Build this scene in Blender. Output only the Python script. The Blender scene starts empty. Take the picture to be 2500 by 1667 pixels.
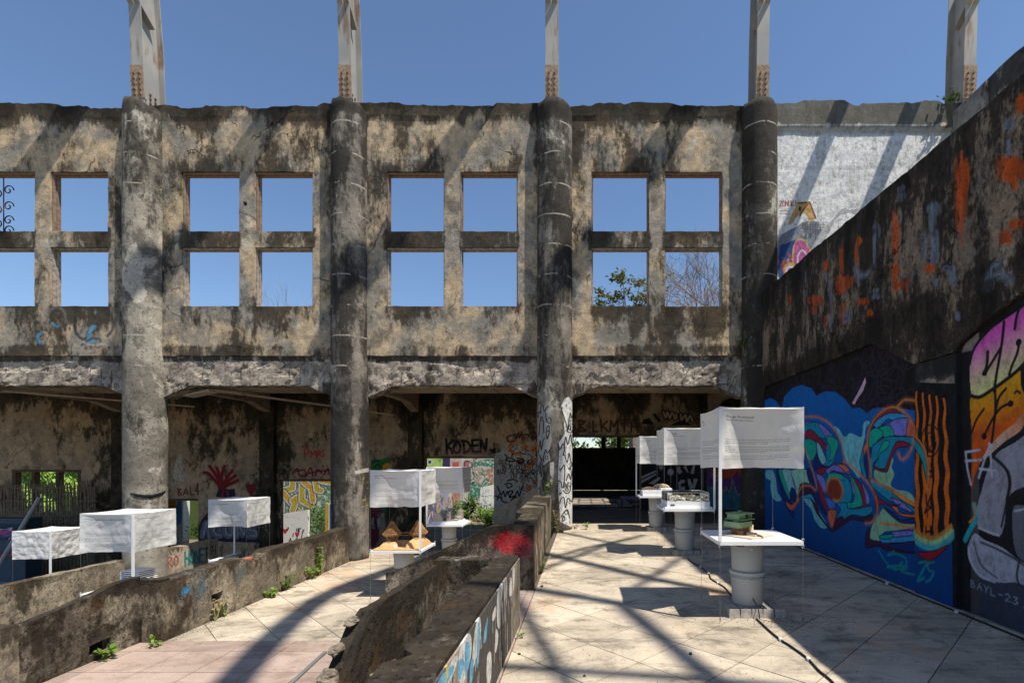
import bpy, math, random
import numpy as np
from mathutils import Vector, Matrix, noise
from math import radians as R, sin, cos, pi
random.seed(7); np.random.seed(7)
SC = bpy.context.scene
COL = SC.collection

# ------------------------------------------------------------------ camera
EYE = 1.4; FPX = 1215.0; PX = 1430.0; PY = 1122.0     # eye height, focal length and principal point on a 2500 wide frame
cam = bpy.data.cameras.new("camera"); camo = bpy.data.objects.new("camera", cam); COL.objects.link(camo)
camo.location = (0, 0, EYE); camo.rotation_euler = (R(90), 0, 0)
cam.sensor_width = 36; cam.lens = FPX/2500*36
cam.shift_x = -(PX-1250)/2500; cam.shift_y = (PY-833.5)/2500
cam.clip_start = .05; cam.clip_end = 3000
SC.camera = camo

# ------------------------------------------------------------------ sky and sun
SUN = Vector((-.42, .28, -1.0)).normalized()          # direction the light travels
w = bpy.data.worlds.new("World"); SC.world = w; w.use_nodes = True
wn = w.node_tree; wn.nodes.clear()
sky = wn.nodes.new('ShaderNodeTexSky'); sky.sky_type = 'NISHITA'; sky.sun_disc = False
elev = math.asin(-SUN.z); sky.sun_elevation = elev
az = math.atan2(-SUN.x, -SUN.y)                        # compass angle of the sun seen from the ground
sky.sun_rotation = az
sky.altitude = 0; sky.air_density = 1.0; sky.dust_density = 0.25; sky.ozone_density = 5.0
bg = wn.nodes.new('ShaderNodeBackground'); bg.inputs[1].default_value = .118
wo = wn.nodes.new('ShaderNodeOutputWorld')
wn.links.new(sky.outputs[0], bg.inputs[0]); wn.links.new(bg.outputs[0], wo.inputs[0])
sl = bpy.data.lights.new("sun", 'SUN'); sl.energy = 5.0; sl.angle = R(.53); sl.color = (1, .94, .84)
so = bpy.data.objects.new("sun", sl); COL.objects.link(so)
so.rotation_euler = SUN.to_track_quat('-Z', 'Y').to_euler(); so.location = (10, -6, 25)
SC.view_settings.view_transform = 'Standard'; SC.view_settings.look = 'None'
SC.view_settings.exposure = 0.38; SC.view_settings.gamma = 1; SC.view_settings.use_curve_mapping = False

# ------------------------------------------------------------------ helpers: objects
def tag(o, label=None, cat=None, group=None, kind=None):
    if label: o['label'] = label
    if cat: o['category'] = cat
    if group: o['group'] = group
    if kind: o['kind'] = kind
    return o
def empty(name, loc=(0,0,0), rz=0, label=None, cat=None, group=None, kind=None):
    o = bpy.data.objects.new(name, None); COL.objects.link(o)
    o.location = loc; o.rotation_euler = (0,0,rz); o.empty_display_size = .1
    return tag(o, label, cat, group, kind)
def copy_tree(o, parent=None):
    c = o.copy(); COL.objects.link(c)
    if parent is not None: c.parent = parent
    for ch in list(o.children): copy_tree(ch, c)
    return c

class MB:
    """collects shapes in world or local space; build() links ONE mesh object"""
    def __init__(s): s.v=[]; s.f=[]; s.mi=[]; s.m=0; s.uv=None; s.dirt=None
    def add(s, vs, fs):
        n=len(s.v); s.v+= [tuple(p) for p in vs]
        for f in fs: s.f.append(tuple(i+n for i in f)); s.mi.append(s.m)
    def box(s, x0,x1,y0,y1,z0,z1):
        s.add([(x0,y0,z0),(x1,y0,z0),(x1,y1,z0),(x0,y1,z0),(x0,y0,z1),(x1,y0,z1),(x1,y1,z1),(x0,y1,z1)],
              [(0,3,2,1),(4,5,6,7),(0,1,5,4),(1,2,6,5),(2,3,7,6),(3,0,4,7)])
    def hexa(s, p):
        s.add(p, [(0,3,2,1),(4,5,6,7),(0,1,5,4),(1,2,6,5),(2,3,7,6),(3,0,4,7)])
    def obox(s, c, sz, M=None):
        M = M or Matrix.Identity(3); c=Vector(c); hx,hy,hz=[a/2 for a in sz]
        P=[(-hx,-hy,-hz),(hx,-hy,-hz),(hx,hy,-hz),(-hx,hy,-hz),(-hx,-hy,hz),(hx,-hy,hz),(hx,hy,hz),(-hx,hy,hz)]
        s.hexa([c+M@Vector(p) for p in P])
    def beam(s, p0, p1, wdt, h, up=(0,0,1)):
        p0=Vector(p0);p1=Vector(p1);d=(p1-p0);L=d.length;d.normalize();u=Vector(up)
        x=d.cross(u)
        if x.length<1e-4: x=d.cross(Vector((1,0,0)))
        x.normalize();z=x.cross(d).normalized()
        s.obox((p0+p1)/2,(wdt,L,h),Matrix((x,d,z)).transposed())
    def tube(s, pts, r, n=8, cap=True, closed=False):
        pts=[Vector(p) for p in pts]; m=len(pts); rs = r if isinstance(r,(list,tuple)) else [r]*m
        vs=[]; fs=[]; prev=None
        for i,p in enumerate(pts):
            a=pts[max(0,i-1)]; b=pts[min(m-1,i+1)]
            if closed: a=pts[i-1]; b=pts[(i+1)%m]
            d=(b-a).normalized()
            if prev is None:
                x=d.cross(Vector((0,0,1)))
                if x.length<.05: x=d.cross(Vector((1,0,0)))
            else: x=prev-d*prev.dot(d)
            x.normalize(); prev=x; y=d.cross(x)
            for k in range(n):
                t=2*pi*k/n; vs.append(p+(x*cos(t)+y*sin(t))*rs[i])
        for i in range(m if closed else m-1):
            j=(i+1)%m
            for k in range(n):
                fs.append((i*n+k,i*n+(k+1)%n,j*n+(k+1)%n,j*n+k))
        if cap and not closed:
            fs.append(tuple(range(n-1,-1,-1))); fs.append(tuple((m-1)*n+k for k in range(n)))
        s.add(vs,fs)
    def lathe(s, prof, c=(0,0,0), n=32, cap=True):
        vs=[];fs=[];c=Vector(c);m=len(prof)
        for r,z in prof:
            for k in range(n):
                t=2*pi*k/n; vs.append(c+Vector((r*cos(t),r*sin(t),z)))
        for i in range(m-1):
            for k in range(n): fs.append((i*n+k,i*n+(k+1)%n,(i+1)*n+(k+1)%n,(i+1)*n+k))
        if cap: fs.append(tuple(range(n-1,-1,-1))); fs.append(tuple((m-1)*n+k for k in range(n)))
        s.add(vs,fs)
    def prism(s, poly, z0, z1):
        n=len(poly); vs=[(x,y,z0) for x,y in poly]+[(x,y,z1) for x,y in poly]
        s.add(vs,[tuple(range(n-1,-1,-1)),tuple(range(n,2*n))]+[(i,(i+1)%n,n+(i+1)%n,n+i) for i in range(n)])
    def extr(s, poly, a, b, fn):
        """poly in (u,v) extruded from w=a to w=b; fn(u,v,w)->point"""
        n=len(poly); vs=[fn(u,v,a) for u,v in poly]+[fn(u,v,b) for u,v in poly]
        s.add(vs,[tuple(range(n-1,-1,-1)),tuple(range(n,2*n))]+[(i,(i+1)%n,n+(i+1)%n,n+i) for i in range(n)])
    def grid(s, fn, nu, nv):
        vs=[fn(i/nu,j/nv) for j in range(nv+1) for i in range(nu+1)]
        fs=[(j*(nu+1)+i,j*(nu+1)+i+1,(j+1)*(nu+1)+i+1,(j+1)*(nu+1)+i) for j in range(nv) for i in range(nu)]
        s.add(vs,fs)
    def build(s, name, mat, parent=None, smooth=False, world=False, dirt=None, recalc=False):
        """world=True: coordinates are world ones and are moved into the parent's space"""
        v=s.v
        if parent is not None and world:
            o=parent; off=Vector((0,0,0))
            while o is not None: off=off+Vector(o.location); o=o.parent
            v=[(p[0]-off.x,p[1]-off.y,p[2]-off.z) for p in v]
        me=bpy.data.meshes.new(name); me.from_pydata(v,[],s.f)
        mats = mat if isinstance(mat,(list,tuple)) else [mat]
        for mm in mats: me.materials.append(mm)
        if len(mats)>1: me.polygons.foreach_set('material_index', s.mi)
        if smooth: me.polygons.foreach_set('use_smooth',[True]*len(me.polygons))
        if dirt is not None:
            at=me.attributes.new('dirt','FLOAT','POINT'); at.data.foreach_set('value',dirt)
        if s.uv is not None:
            ul=me.uv_layers.new(name='uv'); flat=[]
            for f in s.f:
                for i in f: flat+=list(s.uv[i])
            ul.data.foreach_set('uv',flat)
        me.update()
        if recalc:
            import bmesh
            bm=bmesh.new(); bm.from_mesh(me); bmesh.ops.recalc_face_normals(bm,faces=bm.faces); bm.to_mesh(me); bm.free()
        o=bpy.data.objects.new(name,me); COL.objects.link(o)
        if parent is not None: o.parent=parent
        return o

def nz(x,y,z,sc=1.0): return noise.noise(Vector((x*sc,y*sc,z*sc)))
def fb(x,y,z,sc=1.0,o=4): return noise.fractal(Vector((x*sc,y*sc,z*sc)),1.0,2.0,o)

def lattice(name, us, vs, ws, fn, mat, parent=None, mask=None, amp=.01, nsc=6.0, dirtfn=None, smooth=False, chip=0, post=None):
    """closed rough slab: cells us x vs x ws, mask(i,j) False = hole; fn(u,v,w)->world point; noise relief amp"""
    nu,nv,nw=len(us)-1,len(vs)-1,len(ws)-1
    fill=[[ (mask((us[i]+us[i+1])/2,(vs[j]+vs[j+1])/2) if mask else True) for j in range(nv)] for i in range(nu)]
    idx={}; V=[]; F=[]; D=[]
    def g(i,j,k):
        key=(i,j,k)
        if key in idx: return idx[key]
        p=Vector(fn(us[i],vs[j],ws[k])); n=noise.noise_vector(p*nsc)*amp+noise.noise_vector(p*nsc*3.1)*amp*.45
        q=p+n
        if post: q=Vector(post(q,us[i],vs[j],ws[k]))
        idx[key]=len(V); V.append(tuple(q)); D.append(dirtfn(p.x,p.y,p.z) if dirtfn else 0.0)
        return idx[key]
    F1=F.append
    for i in range(nu):
        for j in range(nv):
            if not fill[i][j]: continue
            F1((g(i,j,0),g(i+1,j,0),g(i+1,j+1,0),g(i,j+1,0)))
            F1((g(i,j,nw),g(i,j+1,nw),g(i+1,j+1,nw),g(i+1,j,nw)))
            for k in range(nw):
                if i==0 or not fill[i-1][j]: F1((g(i,j,k),g(i,j+1,k),g(i,j+1,k+1),g(i,j,k+1)))
                if i==nu-1 or not fill[i+1][j]: F1((g(i+1,j,k),g(i+1,j,k+1),g(i+1,j+1,k+1),g(i+1,j+1,k)))
                if j==0 or not fill[i][j-1]: F1((g(i,j,k),g(i,j,k+1),g(i+1,j,k+1),g(i+1,j,k)))
                if j==nv-1 or not fill[i][j+1]: F1((g(i,j+1,k),g(i+1,j+1,k),g(i+1,j+1,k+1),g(i,j+1,k+1)))
    b=MB(); b.v=V; b.f=F; b.mi=[0]*len(F)
    return b.build(name,mat,parent,smooth,world=True,dirt=D,recalc=True)

def seq(a,b,step,fixed=()):
    """lines from a to b about step apart that hit every fixed value"""
    pts=sorted(set([a,b]+[f for f in fixed if a<f<b])); out=[]
    for p,q in zip(pts[:-1],pts[1:]):
        n=max(1,int(round((q-p)/step)))
        out+=[p+(q-p)*i/n for i in range(n)]
    return out+[b]

# ------------------------------------------------------------------ helpers: nodes
def srgb(r,g,b):
    f=lambda c:(c/255/12.92) if c<=10 else ((c/255+.055)/1.055)**2.4
    return (f(r),f(g),f(b),1)
class NT:
    def __init__(s,name):
        s.m=bpy.data.materials.new(name); s.m.use_nodes=True; s.t=s.m.node_tree; s.t.nodes.clear()
    def n(s,typ,ins=None,**pr):
        x=s.t.nodes.new(typ)
        for k,v in pr.items(): setattr(x,k,v)
        for k,v in (ins or {}).items(): s.set(x.inputs[k],v)
        return x
    def set(s,inp,v):
        if isinstance(v,bpy.types.NodeSocket): s.t.links.new(v,inp)
        else: inp.default_value=v
    def math(s,op,a,b=0.0,clamp=False):
        return s.n('ShaderNodeMath',{0:a,1:b},operation=op,use_clamp=clamp).outputs[0]
    def mix(s,fac,a,b,mode='MIX'):
        x=s.n('ShaderNodeMix',{0:fac,6:a,7:b},data_type='RGBA',blend_type=mode); x.clamp_factor=True
        return x.outputs[2]
    def ramp(s,v,a,b,lo=0.0,hi=1.0,smooth=True):
        x=s.n('ShaderNodeMapRange',{0:v,1:a,2:b,3:lo,4:hi},clamp=True)
        if smooth: x.interpolation_type='SMOOTHSTEP'
        return x.outputs[0]
    def noise(s,vec,scale,detail=6,rough=.55,dist=0.0):
        return s.n('ShaderNodeTexNoise',{'Vector':vec,'Scale':scale,'Detail':detail,'Roughness':rough,'Distortion':dist}).outputs[0]
    def vscale(s,vec,sc,off=(0,0,0)):
        return s.n('ShaderNodeMapping',{'Vector':vec,'Scale':sc,'Location':off}).outputs[0]
    def pos(s): return s.n('ShaderNodeNewGeometry').outputs['Position']
    def bump(s,h,strength=.5,dist=.02):
        return s.n('ShaderNodeBump',{'Height':h,'Strength':strength,'Distance':dist}).outputs[0]
    def done(s,color,rough=.9,normal=None,metal=0.0,spec=.25,**extra):
        b=s.n('ShaderNodeBsdfPrincipled')
        s.set(b.inputs['Base Color'],color); s.set(b.inputs['Roughness'],rough); s.set(b.inputs['Metallic'],metal)
        b.inputs['Specular IOR Level'].default_value=spec
        if normal is not None: s.set(b.inputs['Normal'],normal)
        for k,v in extra.items(): s.set(b.inputs[k.replace('_',' ')],v)
        o=s.n('ShaderNodeOutputMaterial'); s.t.links.new(b.outputs[0],o.inputs[0]); s.bsdf=b; s.out=o
        return s.m

def plain(name,col,rough=.6,metal=0.0,var=.12,scale=8.0,bump=.15,spec=.3):
    t=NT(name); P=t.pos(); n=t.noise(P,scale,6,.6)
    f=t.ramp(n,.3,.7,1-var,1+var); c=t.mix(1.0,(col[0],col[1],col[2],1),t.n('ShaderNodeCombineColor',{0:f,1:f,2:f}).outputs[0],'MULTIPLY')
    return t.done(c,rough,t.bump(t.noise(P,scale*4,4,.6),bump,.004),metal,spec)

def plaster(name,c1,c2,dark,c3=None,thr=.52,soft=.10,scale=1.0,streak=.34,bump=.6,pale=.62,img=None,fine=.22,pit=0.0,mossy=None,crack=True,wear=.47,rings=False):
    """weathered plaster: two tones in patches, vertical mould streaks, pale repairs, cracks; img=(image,axis,u0,v0,w,h) is paint on it"""
    t=NT(name); P=t.pos(); thr=(thr-.51)*2+.5; soft*=1.35
    big=t.noise(t.vscale(P,(1,1,.8),(3.1,0,7)),1.1*scale,9,.66,.3)
    base=t.mix(t.ramp(big,.43,.57),c1,c2)
    bl=t.noise(t.vscale(P,(1,1,.7),(6,1,2)),2.6*scale,10,.72); base=t.mix(t.math('MULTIPLY',t.ramp(bl,.50,.62),.70),base,tuple(q*.42 for q in c2[:3])+(1,))
    n3=t.noise(t.vscale(P,(1,1,.8),(9,4,1)),1.5*scale,10,.62,.3)
    if c3: base=t.mix(t.math('MULTIPLY',t.ramp(n3,pale,pale+.05),.85),base,c3)
    med=t.noise(P,7*scale,8,.68)
    base=t.mix(1.0,base,t.n('ShaderNodeCombineColor',{0:t.ramp(med,.25,.75,.72,1.22),1:t.ramp(med,.25,.75,.72,1.2),2:t.ramp(med,.25,.75,.7,1.18)}).outputs[0],'MULTIPLY')
    att=t.n('ShaderNodeAttribute',attribute_name='dirt').outputs['Fac']
    st=t.noise(t.vscale(P,(1.0,1.0,streak),(0,2,0)),3.0*scale,12,.72,.25)
    st2=t.noise(t.vscale(P,(1,1,.6),(5,5,5)),1.1*scale,9,.66)
    st3=t.noise(t.vscale(P,(1,1,.55),(1,7,2)),13*scale,9,.75)
    dv=t.math('ADD',t.math('ADD',t.math('MULTIPLY',st,.90),t.math('MULTIPLY',st2,.64)),t.math('MULTIPLY',st3,.50))
    dv=t.math('ADD',t.math('SUBTRACT',dv,.53),t.math('MULTIPLY',att,.42))
    dm=t.ramp(dv,thr,thr+soft)
    grain=t.noise(P,55,5,.7)
    dm=t.math('MULTIPLY',dm,t.ramp(grain,.30,.62,.78,1.0))
    col=base
    painth=None
    if img:
        im,axis,u0,v0,wd,ht=img[:6]
        sp=t.n('ShaderNodeSeparateXYZ',{0:P})
        a={'x':0,'y':1}[axis]
        uu=t.math('DIVIDE',t.math('SUBTRACT',sp.outputs[a],u0),wd); vv=t.math('DIVIDE',t.math('SUBTRACT',sp.outputs[2],v0),ht)
        uv=t.n('ShaderNodeCombineXYZ',{0:uu,1:vv}).outputs[0]
        tx=t.n('ShaderNodeTexImage',{'Vector':uv},image=im,extension='CLIP',interpolation='Linear')
        painth=t.math('MULTIPLY',tx.outputs[1],t.ramp(t.noise(t.vscale(P,(1,1,.5)),9,9,.7),wear-.07,wear,0.0 if wear>.3 else 1.0,1.0) if wear>0 else 1.0)
        # paint stays over light mould but heavy mould covers it
        col=t.mix(t.math('MULTIPLY',dm,.93),base,dark)
        pc=t.mix(t.ramp(t.noise(t.vscale(P,(1,1,.6)),16,8,.75),.42,.66,.0,.45),tx.outputs[0],(.035,.033,.03,1))
        col=t.mix(painth,col,pc)
        col=t.mix(t.math('MULTIPLY',t.ramp(dv,thr+soft*1.4,thr+soft*2.4),.85),col,dark)
    else:
        col=t.mix(t.math('MULTIPLY',dm,.93),base,dark)
        if mossy: 
            mm=t.noise(t.vscale(P,(1,1,1),(2,8,3)),2.3,8,.65)
            col=t.mix(t.math('MULTIPLY',t.ramp(mm,.55,.66),.7),col,mossy)
    if rings:
        zz=t.n('ShaderNodeSeparateXYZ',{0:P}).outputs[2]; wob=t.math('MULTIPLY',t.noise(P,2.2,4,.6),.10)
        fr=t.math('FRACT',t.math('DIVIDE',t.math('ADD',zz,wob),.60)); rg_=t.math('MULTIPLY',t.ramp(t.math('ABSOLUTE',t.math('SUBTRACT',fr,.5)),.012,.030,1,0),t.ramp(t.noise(P,3.3,7,.7),.49,.53))
        rg_=t.math('MULTIPLY',rg_,t.ramp(zz,3.0,3.3)); col=t.mix(t.math('MULTIPLY',rg_,.8),col,(.42,.38,.31,1))
    fn=t.ramp(grain,.25,.75,1-fine,1+fine)
    col=t.mix(1.0,col,t.n('ShaderNodeCombineColor',{0:fn,1:fn,2:fn}).outputs[0],'MULTIPLY')
    h=t.math('ADD',t.math('MULTIPLY',med,.5),t.math('MULTIPLY',grain,.3))
    h=t.math('SUBTRACT',h,t.math('MULTIPLY',dm,.12))
    if pit:
        pv=t.ramp(t.noise(P,26,3,.5),.60,.68); h=t.math('SUBTRACT',h,t.math('MULTIPLY',pv,pit))
        col=t.mix(t.math('MULTIPLY',pv,.5),col,dark)
    if crack:
        wv=t.n('ShaderNodeVectorMath',{0:P,1:t.n('ShaderNodeVectorMath',{0:t.n('ShaderNodeTexNoise',{'Vector':P,'Scale':3.0,'Detail':5.0}).outputs[1],1:(.35,.35,.35)},operation='MULTIPLY').outputs[0]},operation='ADD').outputs[0]
        vo=t.n('ShaderNodeTexVoronoi',{'Vector':t.vscale(wv,(1,1,.7)),'Scale':.8},feature='DISTANCE_TO_EDGE').outputs[0]
        cr=t.math('MULTIPLY',t.ramp(vo,.0,.006,1,0),t.ramp(t.noise(P,.9,3),.52,.58))
        col=t.mix(t.math('MULTIPLY',cr,.85),col,(.012,.01,.008,1)); h=t.math('SUBTRACT',h,t.math('MULTIPLY',cr,.8))
    return t.done(col,t.ramp(dm,0,1,.86,.95),t.bump(h,bump,.03),0,.18)

def img_mat(name,im,rough=.7,under=(.7,.7,.7),grime=.3,bump=.3):
    t=NT(name); uv=t.n('ShaderNodeTexCoord').outputs['UV']
    tx=t.n('ShaderNodeTexImage',{'Vector':uv},image=im,extension='EXTEND'); P=t.pos()
    c=t.mix(tx.outputs[1],under+(1,),tx.outputs[0]); n=t.noise(P,6,8,.7)
    c=t.mix(t.ramp(n,.5,.7,0,grime),c,(.06,.05,.04,1))
    return t.done(c,rough,t.bump(t.noise(P,30,5,.6),bump,.006),0,.2)

# ------------------------------------------------------------------ helpers: painter (flat graphics for print and spray paint)
class Paint:
    def __init__(s,u0,v0,w,h,ppm,bgc=None):
        s.u0,s.v0,s.w,s.h,s.ppm=u0,v0,w,h,ppm; s.W=max(4,int(w*ppm)); s.H=max(4,int(h*ppm))
        s.a=np.zeros((s.H,s.W,4),np.float32)
        if bgc: s.a[:]=bgc
    def px(s,p): return ((p[0]-s.u0)*s.ppm,(p[1]-s.v0)*s.ppm)
    def _bb(s,P,m=2):
        x0=max(0,int(P[:,0].min()-m)); x1=min(s.W,int(P[:,0].max()+m)+1); y0=max(0,int(P[:,1].min()-m)); y1=min(s.H,int(P[:,1].max()+m)+1)
        return x0,x1,y0,y1
    def blend(s,x0,x1,y0,y1,al,c):
        t=s.a[y0:y1,x0:x1]; al=al*(c[3] if len(c)>3 else 1); A=al[...,None]
        na=t[...,3]*(1-al)+al
        rgb=(t[...,:3]*(t[...,3:]*(1-A))+np.array(c[:3],np.float32)*A)/np.maximum(na,1e-4)[...,None]
        t[...,:3]=rgb; t[...,3]=na
    def inside(s,P,x0,x1,y0,y1):
        yy,xx=np.mgrid[y0:y1,x0:x1]; xx=xx+.5; yy=yy+.5; ins=np.zeros(xx.shape,bool); n=len(P); j=n-1
        for i in range(n):
            xi,yi=P[i]; xj,yj=P[j]
            if yi!=yj:
                c=((yi>yy)!=(yj>yy))&(xx<(xj-xi)*(yy-yi)/(yj-yi)+xi); ins^=c
            j=i
        return ins
    def fill(s,pts,c,smooth=False):
        if smooth: pts=cr(pts,True)
        P=np.array([s.px(p) for p in pts],float); x0,x1,y0,y1=s._bb(P,1)
        if x1<=x0 or y1<=y0: return
        s.blend(x0,x1,y0,y1,s.inside(P,x0,x1,y0,y1).astype(np.float32),c)
    def grad(s,pts,c0,c1,d0,d1,smooth=False):
        """fill with a paint fade from c0 at point d0 to c1 at d1"""
        if smooth: pts=cr(pts,True)
        P=np.array([s.px(p) for p in pts],float); x0,x1,y0,y1=s._bb(P,1)
        if x1<=x0 or y1<=y0: return
        ins=s.inside(P,x0,x1,y0,y1).astype(np.float32)[...,None]; a=np.array(s.px(d0)); b=np.array(s.px(d1)); d=b-a
        yy,xx=np.mgrid[y0:y1,x0:x1]; tt=np.clip(((xx-a[0])*d[0]+(yy-a[1])*d[1])/(d@d),0,1)[...,None]
        col=np.array(c0[:3])*(1-tt)+np.array(c1[:3])*tt; t=s.a[y0:y1,x0:x1]; t[...,:3]=t[...,:3]*(1-ins)+col*ins; t[...,3:]=np.maximum(t[...,3:],ins)
    def stroke(s,pts,wd,c,smooth=True,soft=1.2,closed=False):
        if smooth and len(pts)>2: pts=cr(pts,closed)
        elif closed: pts=list(pts)+[pts[0]]
        P=np.array([s.px(p) for p in pts],float); r=wd*s.ppm/2; x0,x1,y0,y1=s._bb(P,r+soft+2)
        if x1<=x0 or y1<=y0: return
        yy,xx=np.mgrid[y0:y1,x0:x1]; best=np.full(xx.shape,1e9)
        for i in range(len(P)-1):
            ax,ay=P[i]; dx,dy=P[i+1]-P[i]; L=dx*dx+dy*dy+1e-9
            t=np.clip(((xx-ax)*dx+(yy-ay)*dy)/L,0,1); best=np.minimum(best,(xx-ax-t*dx)**2+(yy-ay-t*dy)**2)
        al=np.clip((r+soft/2-np.sqrt(best))/soft,0,1).astype(np.float32); s.blend(x0,x1,y0,y1,al,c)
    def dot(s,p,r,c,soft=1.2,asp=1.0):
        s.fill([(p[0]+r*cos(t*pi/8),p[1]+r*asp*sin(t*pi/8)) for t in range(16)],c)
    def spray(s,p,r,c,n=4000,asp=1.0):
        x,y=s.px(p); rr=r*s.ppm
        for k in range(n):
            a=random.random()*2*pi; d=rr*min(1.6,abs(random.gauss(0,.5)))
            i=int(x+cos(a)*d); j=int(y+sin(a)*d*asp)
            if 0<=i<s.W-1 and 0<=j<s.H-1:
                s.a[j:j+2,i:i+2,:3]=c[:3]; s.a[j:j+2,i:i+2,3]=np.maximum(s.a[j:j+2,i:i+2,3],.85)
    def image(s,name):
        im=bpy.data.images.new(name,s.W,s.H,alpha=True,float_buffer=True); im.colorspace_settings.name='Non-Color'; im.alpha_mode='CHANNEL_PACKED'
        im.pixels.foreach_set(np.ascontiguousarray(s.a).ravel()); im.update(); im.pack(); return im
def cr(pts,closed=False,k=6):
    n=len(pts); out=[]; g=lambda i: pts[i%n] if closed else pts[max(0,min(n-1,i))]
    for i in range(n if closed else n-1):
        p0,p1,p2,p3=g(i-1),g(i),g(i+1),g(i+2)
        for q in range(k):
            t=q/k; out.append(tuple(.5*(2*p1[d]+(p2[d]-p0[d])*t+(2*p0[d]-5*p1[d]+4*p2[d]-p3[d])*t*t+(-p0[d]+3*p1[d]-3*p2[d]+p3[d])*t**3) for d in (0,1)))
    if not closed: out.append(tuple(pts[-1]))
    return out
_tc={}
def type_polys(txt,bold=False):
    """outline polygons of printed lettering, cap height about .7"""
    if txt in _tc: return _tc[txt]
    c=bpy.data.curves.new('t','FONT'); c.body=txt; c.size=1.0; c.resolution_u=2; c.space_character=1.12; c.offset=.012 if bold else .004
    o=bpy.data.objects.new('t',c); me=bpy.data.meshes.new_from_object(o)
    P=[[tuple(me.vertices[i].co[:2]) for i in f.vertices] for f in me.polygons]
    bpy.data.meshes.remove(me); bpy.data.objects.remove(o); bpy.data.curves.remove(c); _tc[txt]=P; return P
def put_type(pt,txt,u,v,size,c,bold=False):
    for f in type_polys(txt,bold): pt.fill([(u+x*size,v+y*size) for x,y in f],c)
# hand-drawn capitals, unit box
GL={'A':[[(0,0),(.5,1),(1,0)],[(.22,.4),(.8,.4)]],'B':[[(0,0),(0,1),(.6,.95),(.7,.75),(.1,.52),(.85,.35),(.8,.08),(0,0)]],'C':[[(.9,.85),(.5,1),(.1,.7),(.1,.25),(.5,0),(.95,.15)]],
'D':[[(0,0),(0,1),(.6,.9),(.95,.5),(.6,.08),(0,0)]],'E':[[(.9,1),(0,1),(0,0),(.9,0)],[(0,.5),(.75,.52)]],'F':[[(.95,1),(.05,.95),(0,0)],[(0,.5),(.8,.55)]],'G':[[(.9,.85),(.45,1),(.05,.55),(.4,0),(.9,.1),(.9,.45),(.5,.45)]],
'H':[[(0,0),(0,1)],[(1,0),(1,1)],[(0,.5),(1,.5)]],'I':[[(.5,0),(.5,1)]],'K':[[(0,0),(0,1)],[(.9,1),(.05,.45),(.95,0)]],'L':[[(0,1),(0,0),(.85,0)]],'M':[[(0,0),(.08,1),(.5,.4),(.92,1),(1,0)]],
'N':[[(0,0),(.05,1),(.95,0),(1,1)]],'O':[[(.5,1),(.05,.7),(.05,.25),(.5,0),(.95,.25),(.95,.7),(.5,1)]],'P':[[(0,0),(0,1),(.7,.95),(.8,.7),(.1,.5)]],'R':[[(0,0),(0,1),(.7,.95),(.75,.7),(.1,.5),(.9,0)]],
'S':[[(.9,.85),(.5,1),(.1,.75),(.85,.3),(.5,0),(.05,.12)]],'T':[[(0,1),(1,1)],[(.5,1),(.5,0)]],'U':[[(0,1),(.05,.2),(.5,0),(.95,.2),(1,1)]],'V':[[(0,1),(.5,0),(1,1)]],'W':[[(0,1),(.25,0),(.5,.7),(.75,0),(1,1)]],
'Y':[[(0,1),(.5,.5),(1,1)],[(.5,.5),(.4,0)]],'Z':[[(0,1),(1,1),(0,0),(1,0)]],'X':[[(0,0),(1,1)],[(0,1),(1,0)]],'1':[[(.3,.8),(.5,1),(.5,0)]],'2':[[(.05,.8),(.5,1),(.9,.7),(0,0),(1,.05)]],'3':[[(.1,.95),(.8,.9),(.4,.55),(.9,.3),(.4,0),(0,.1)]],
'5':[[(.9,1),(.2,1),(.1,.55),(.8,.5),(.8,.15),(.4,0),(0,.1)]],'-':[[(.1,.5),(.9,.5)]],'"':[[(.3,1),(.2,.8)],[(.7,1),(.6,.8)]],"9":[[(.8,.6),(.3,.5),(.1,.8),(.5,1),(.85,.8),(.7,0)]],'.':[[(.5,0),(.5,.05)]],'&':[[(1,0),(.2,.8),(.5,1),(.7,.8),(.1,.2),(.4,0),(1,.4)]]}
def hand(pt,txt,u,v,h,wd,sw,c,gap=.25,slant=0.0,jit=.05,du=1,dv=0.0,smooth=False):
    """spray lettering; wd letter width; du=-1 writes towards smaller u"""
    x=u
    for k,ch in enumerate(txt):
        if ch!=' ':
            jy=random.uniform(-jit,jit)*h
            for l in GL.get(ch,[]):
                pt.stroke([(x+du*(p[0]*wd+slant*p[1]*h),v+jy+dv*k+p[1]*h*random.uniform(.96,1.04)) for p in l],sw,c,smooth=smooth)
        x+=du*wd*(1+gap)
# ------------------------------------------------------------------ positions read off the place
CX = [-17.25,-13.10,-8.95,-4.79,-.63,3.52,7.67]       # column axis positions along the facade
FY = 10.1; WX = 3.47; BYK = 14.1                      # facade face, side wall face, back wall face
def Fp(px,py,Y=FY): return ((px-PX)*Y/FPX, EYE+(PY-py)*Y/FPX)
def Sp(px,py):
    Y=FPX*WX/(px-PX); return (Y, EYE+(PY-py)*Y/FPX)
GS = 3.6                                               # pigment value of a colour seen in open shade
def ph(r,g,b,G=GS):
    c=srgb(r,g,b); m=max(c[:3])*G; k=G*(.70/m if m>.70 else 1); return tuple(x*k for x in c[:3])
K=(.012,.011,.012)

# ------------------------------------------------------------------ paint on the side wall
pm=Paint(2.6,0,7.6,2.9,150); pd_=Paint(2.6,2.2,7.6,2.55,110)
def M4(*a): return [Sp(1850+x*.4145,900+y*.4145) for x,y in a]         # points measured on an enlargement
def M6(*a): return [Sp(1600+x*.3827,560+y*.3827) for x,y in a]
def M1(*a): return [Sp(1850+x*.4145,150+y*.4145) for x,y in a]
def N5(*a): return [Sp(2200+x*.5425,700+y*.5425) for x,y in a]
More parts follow.
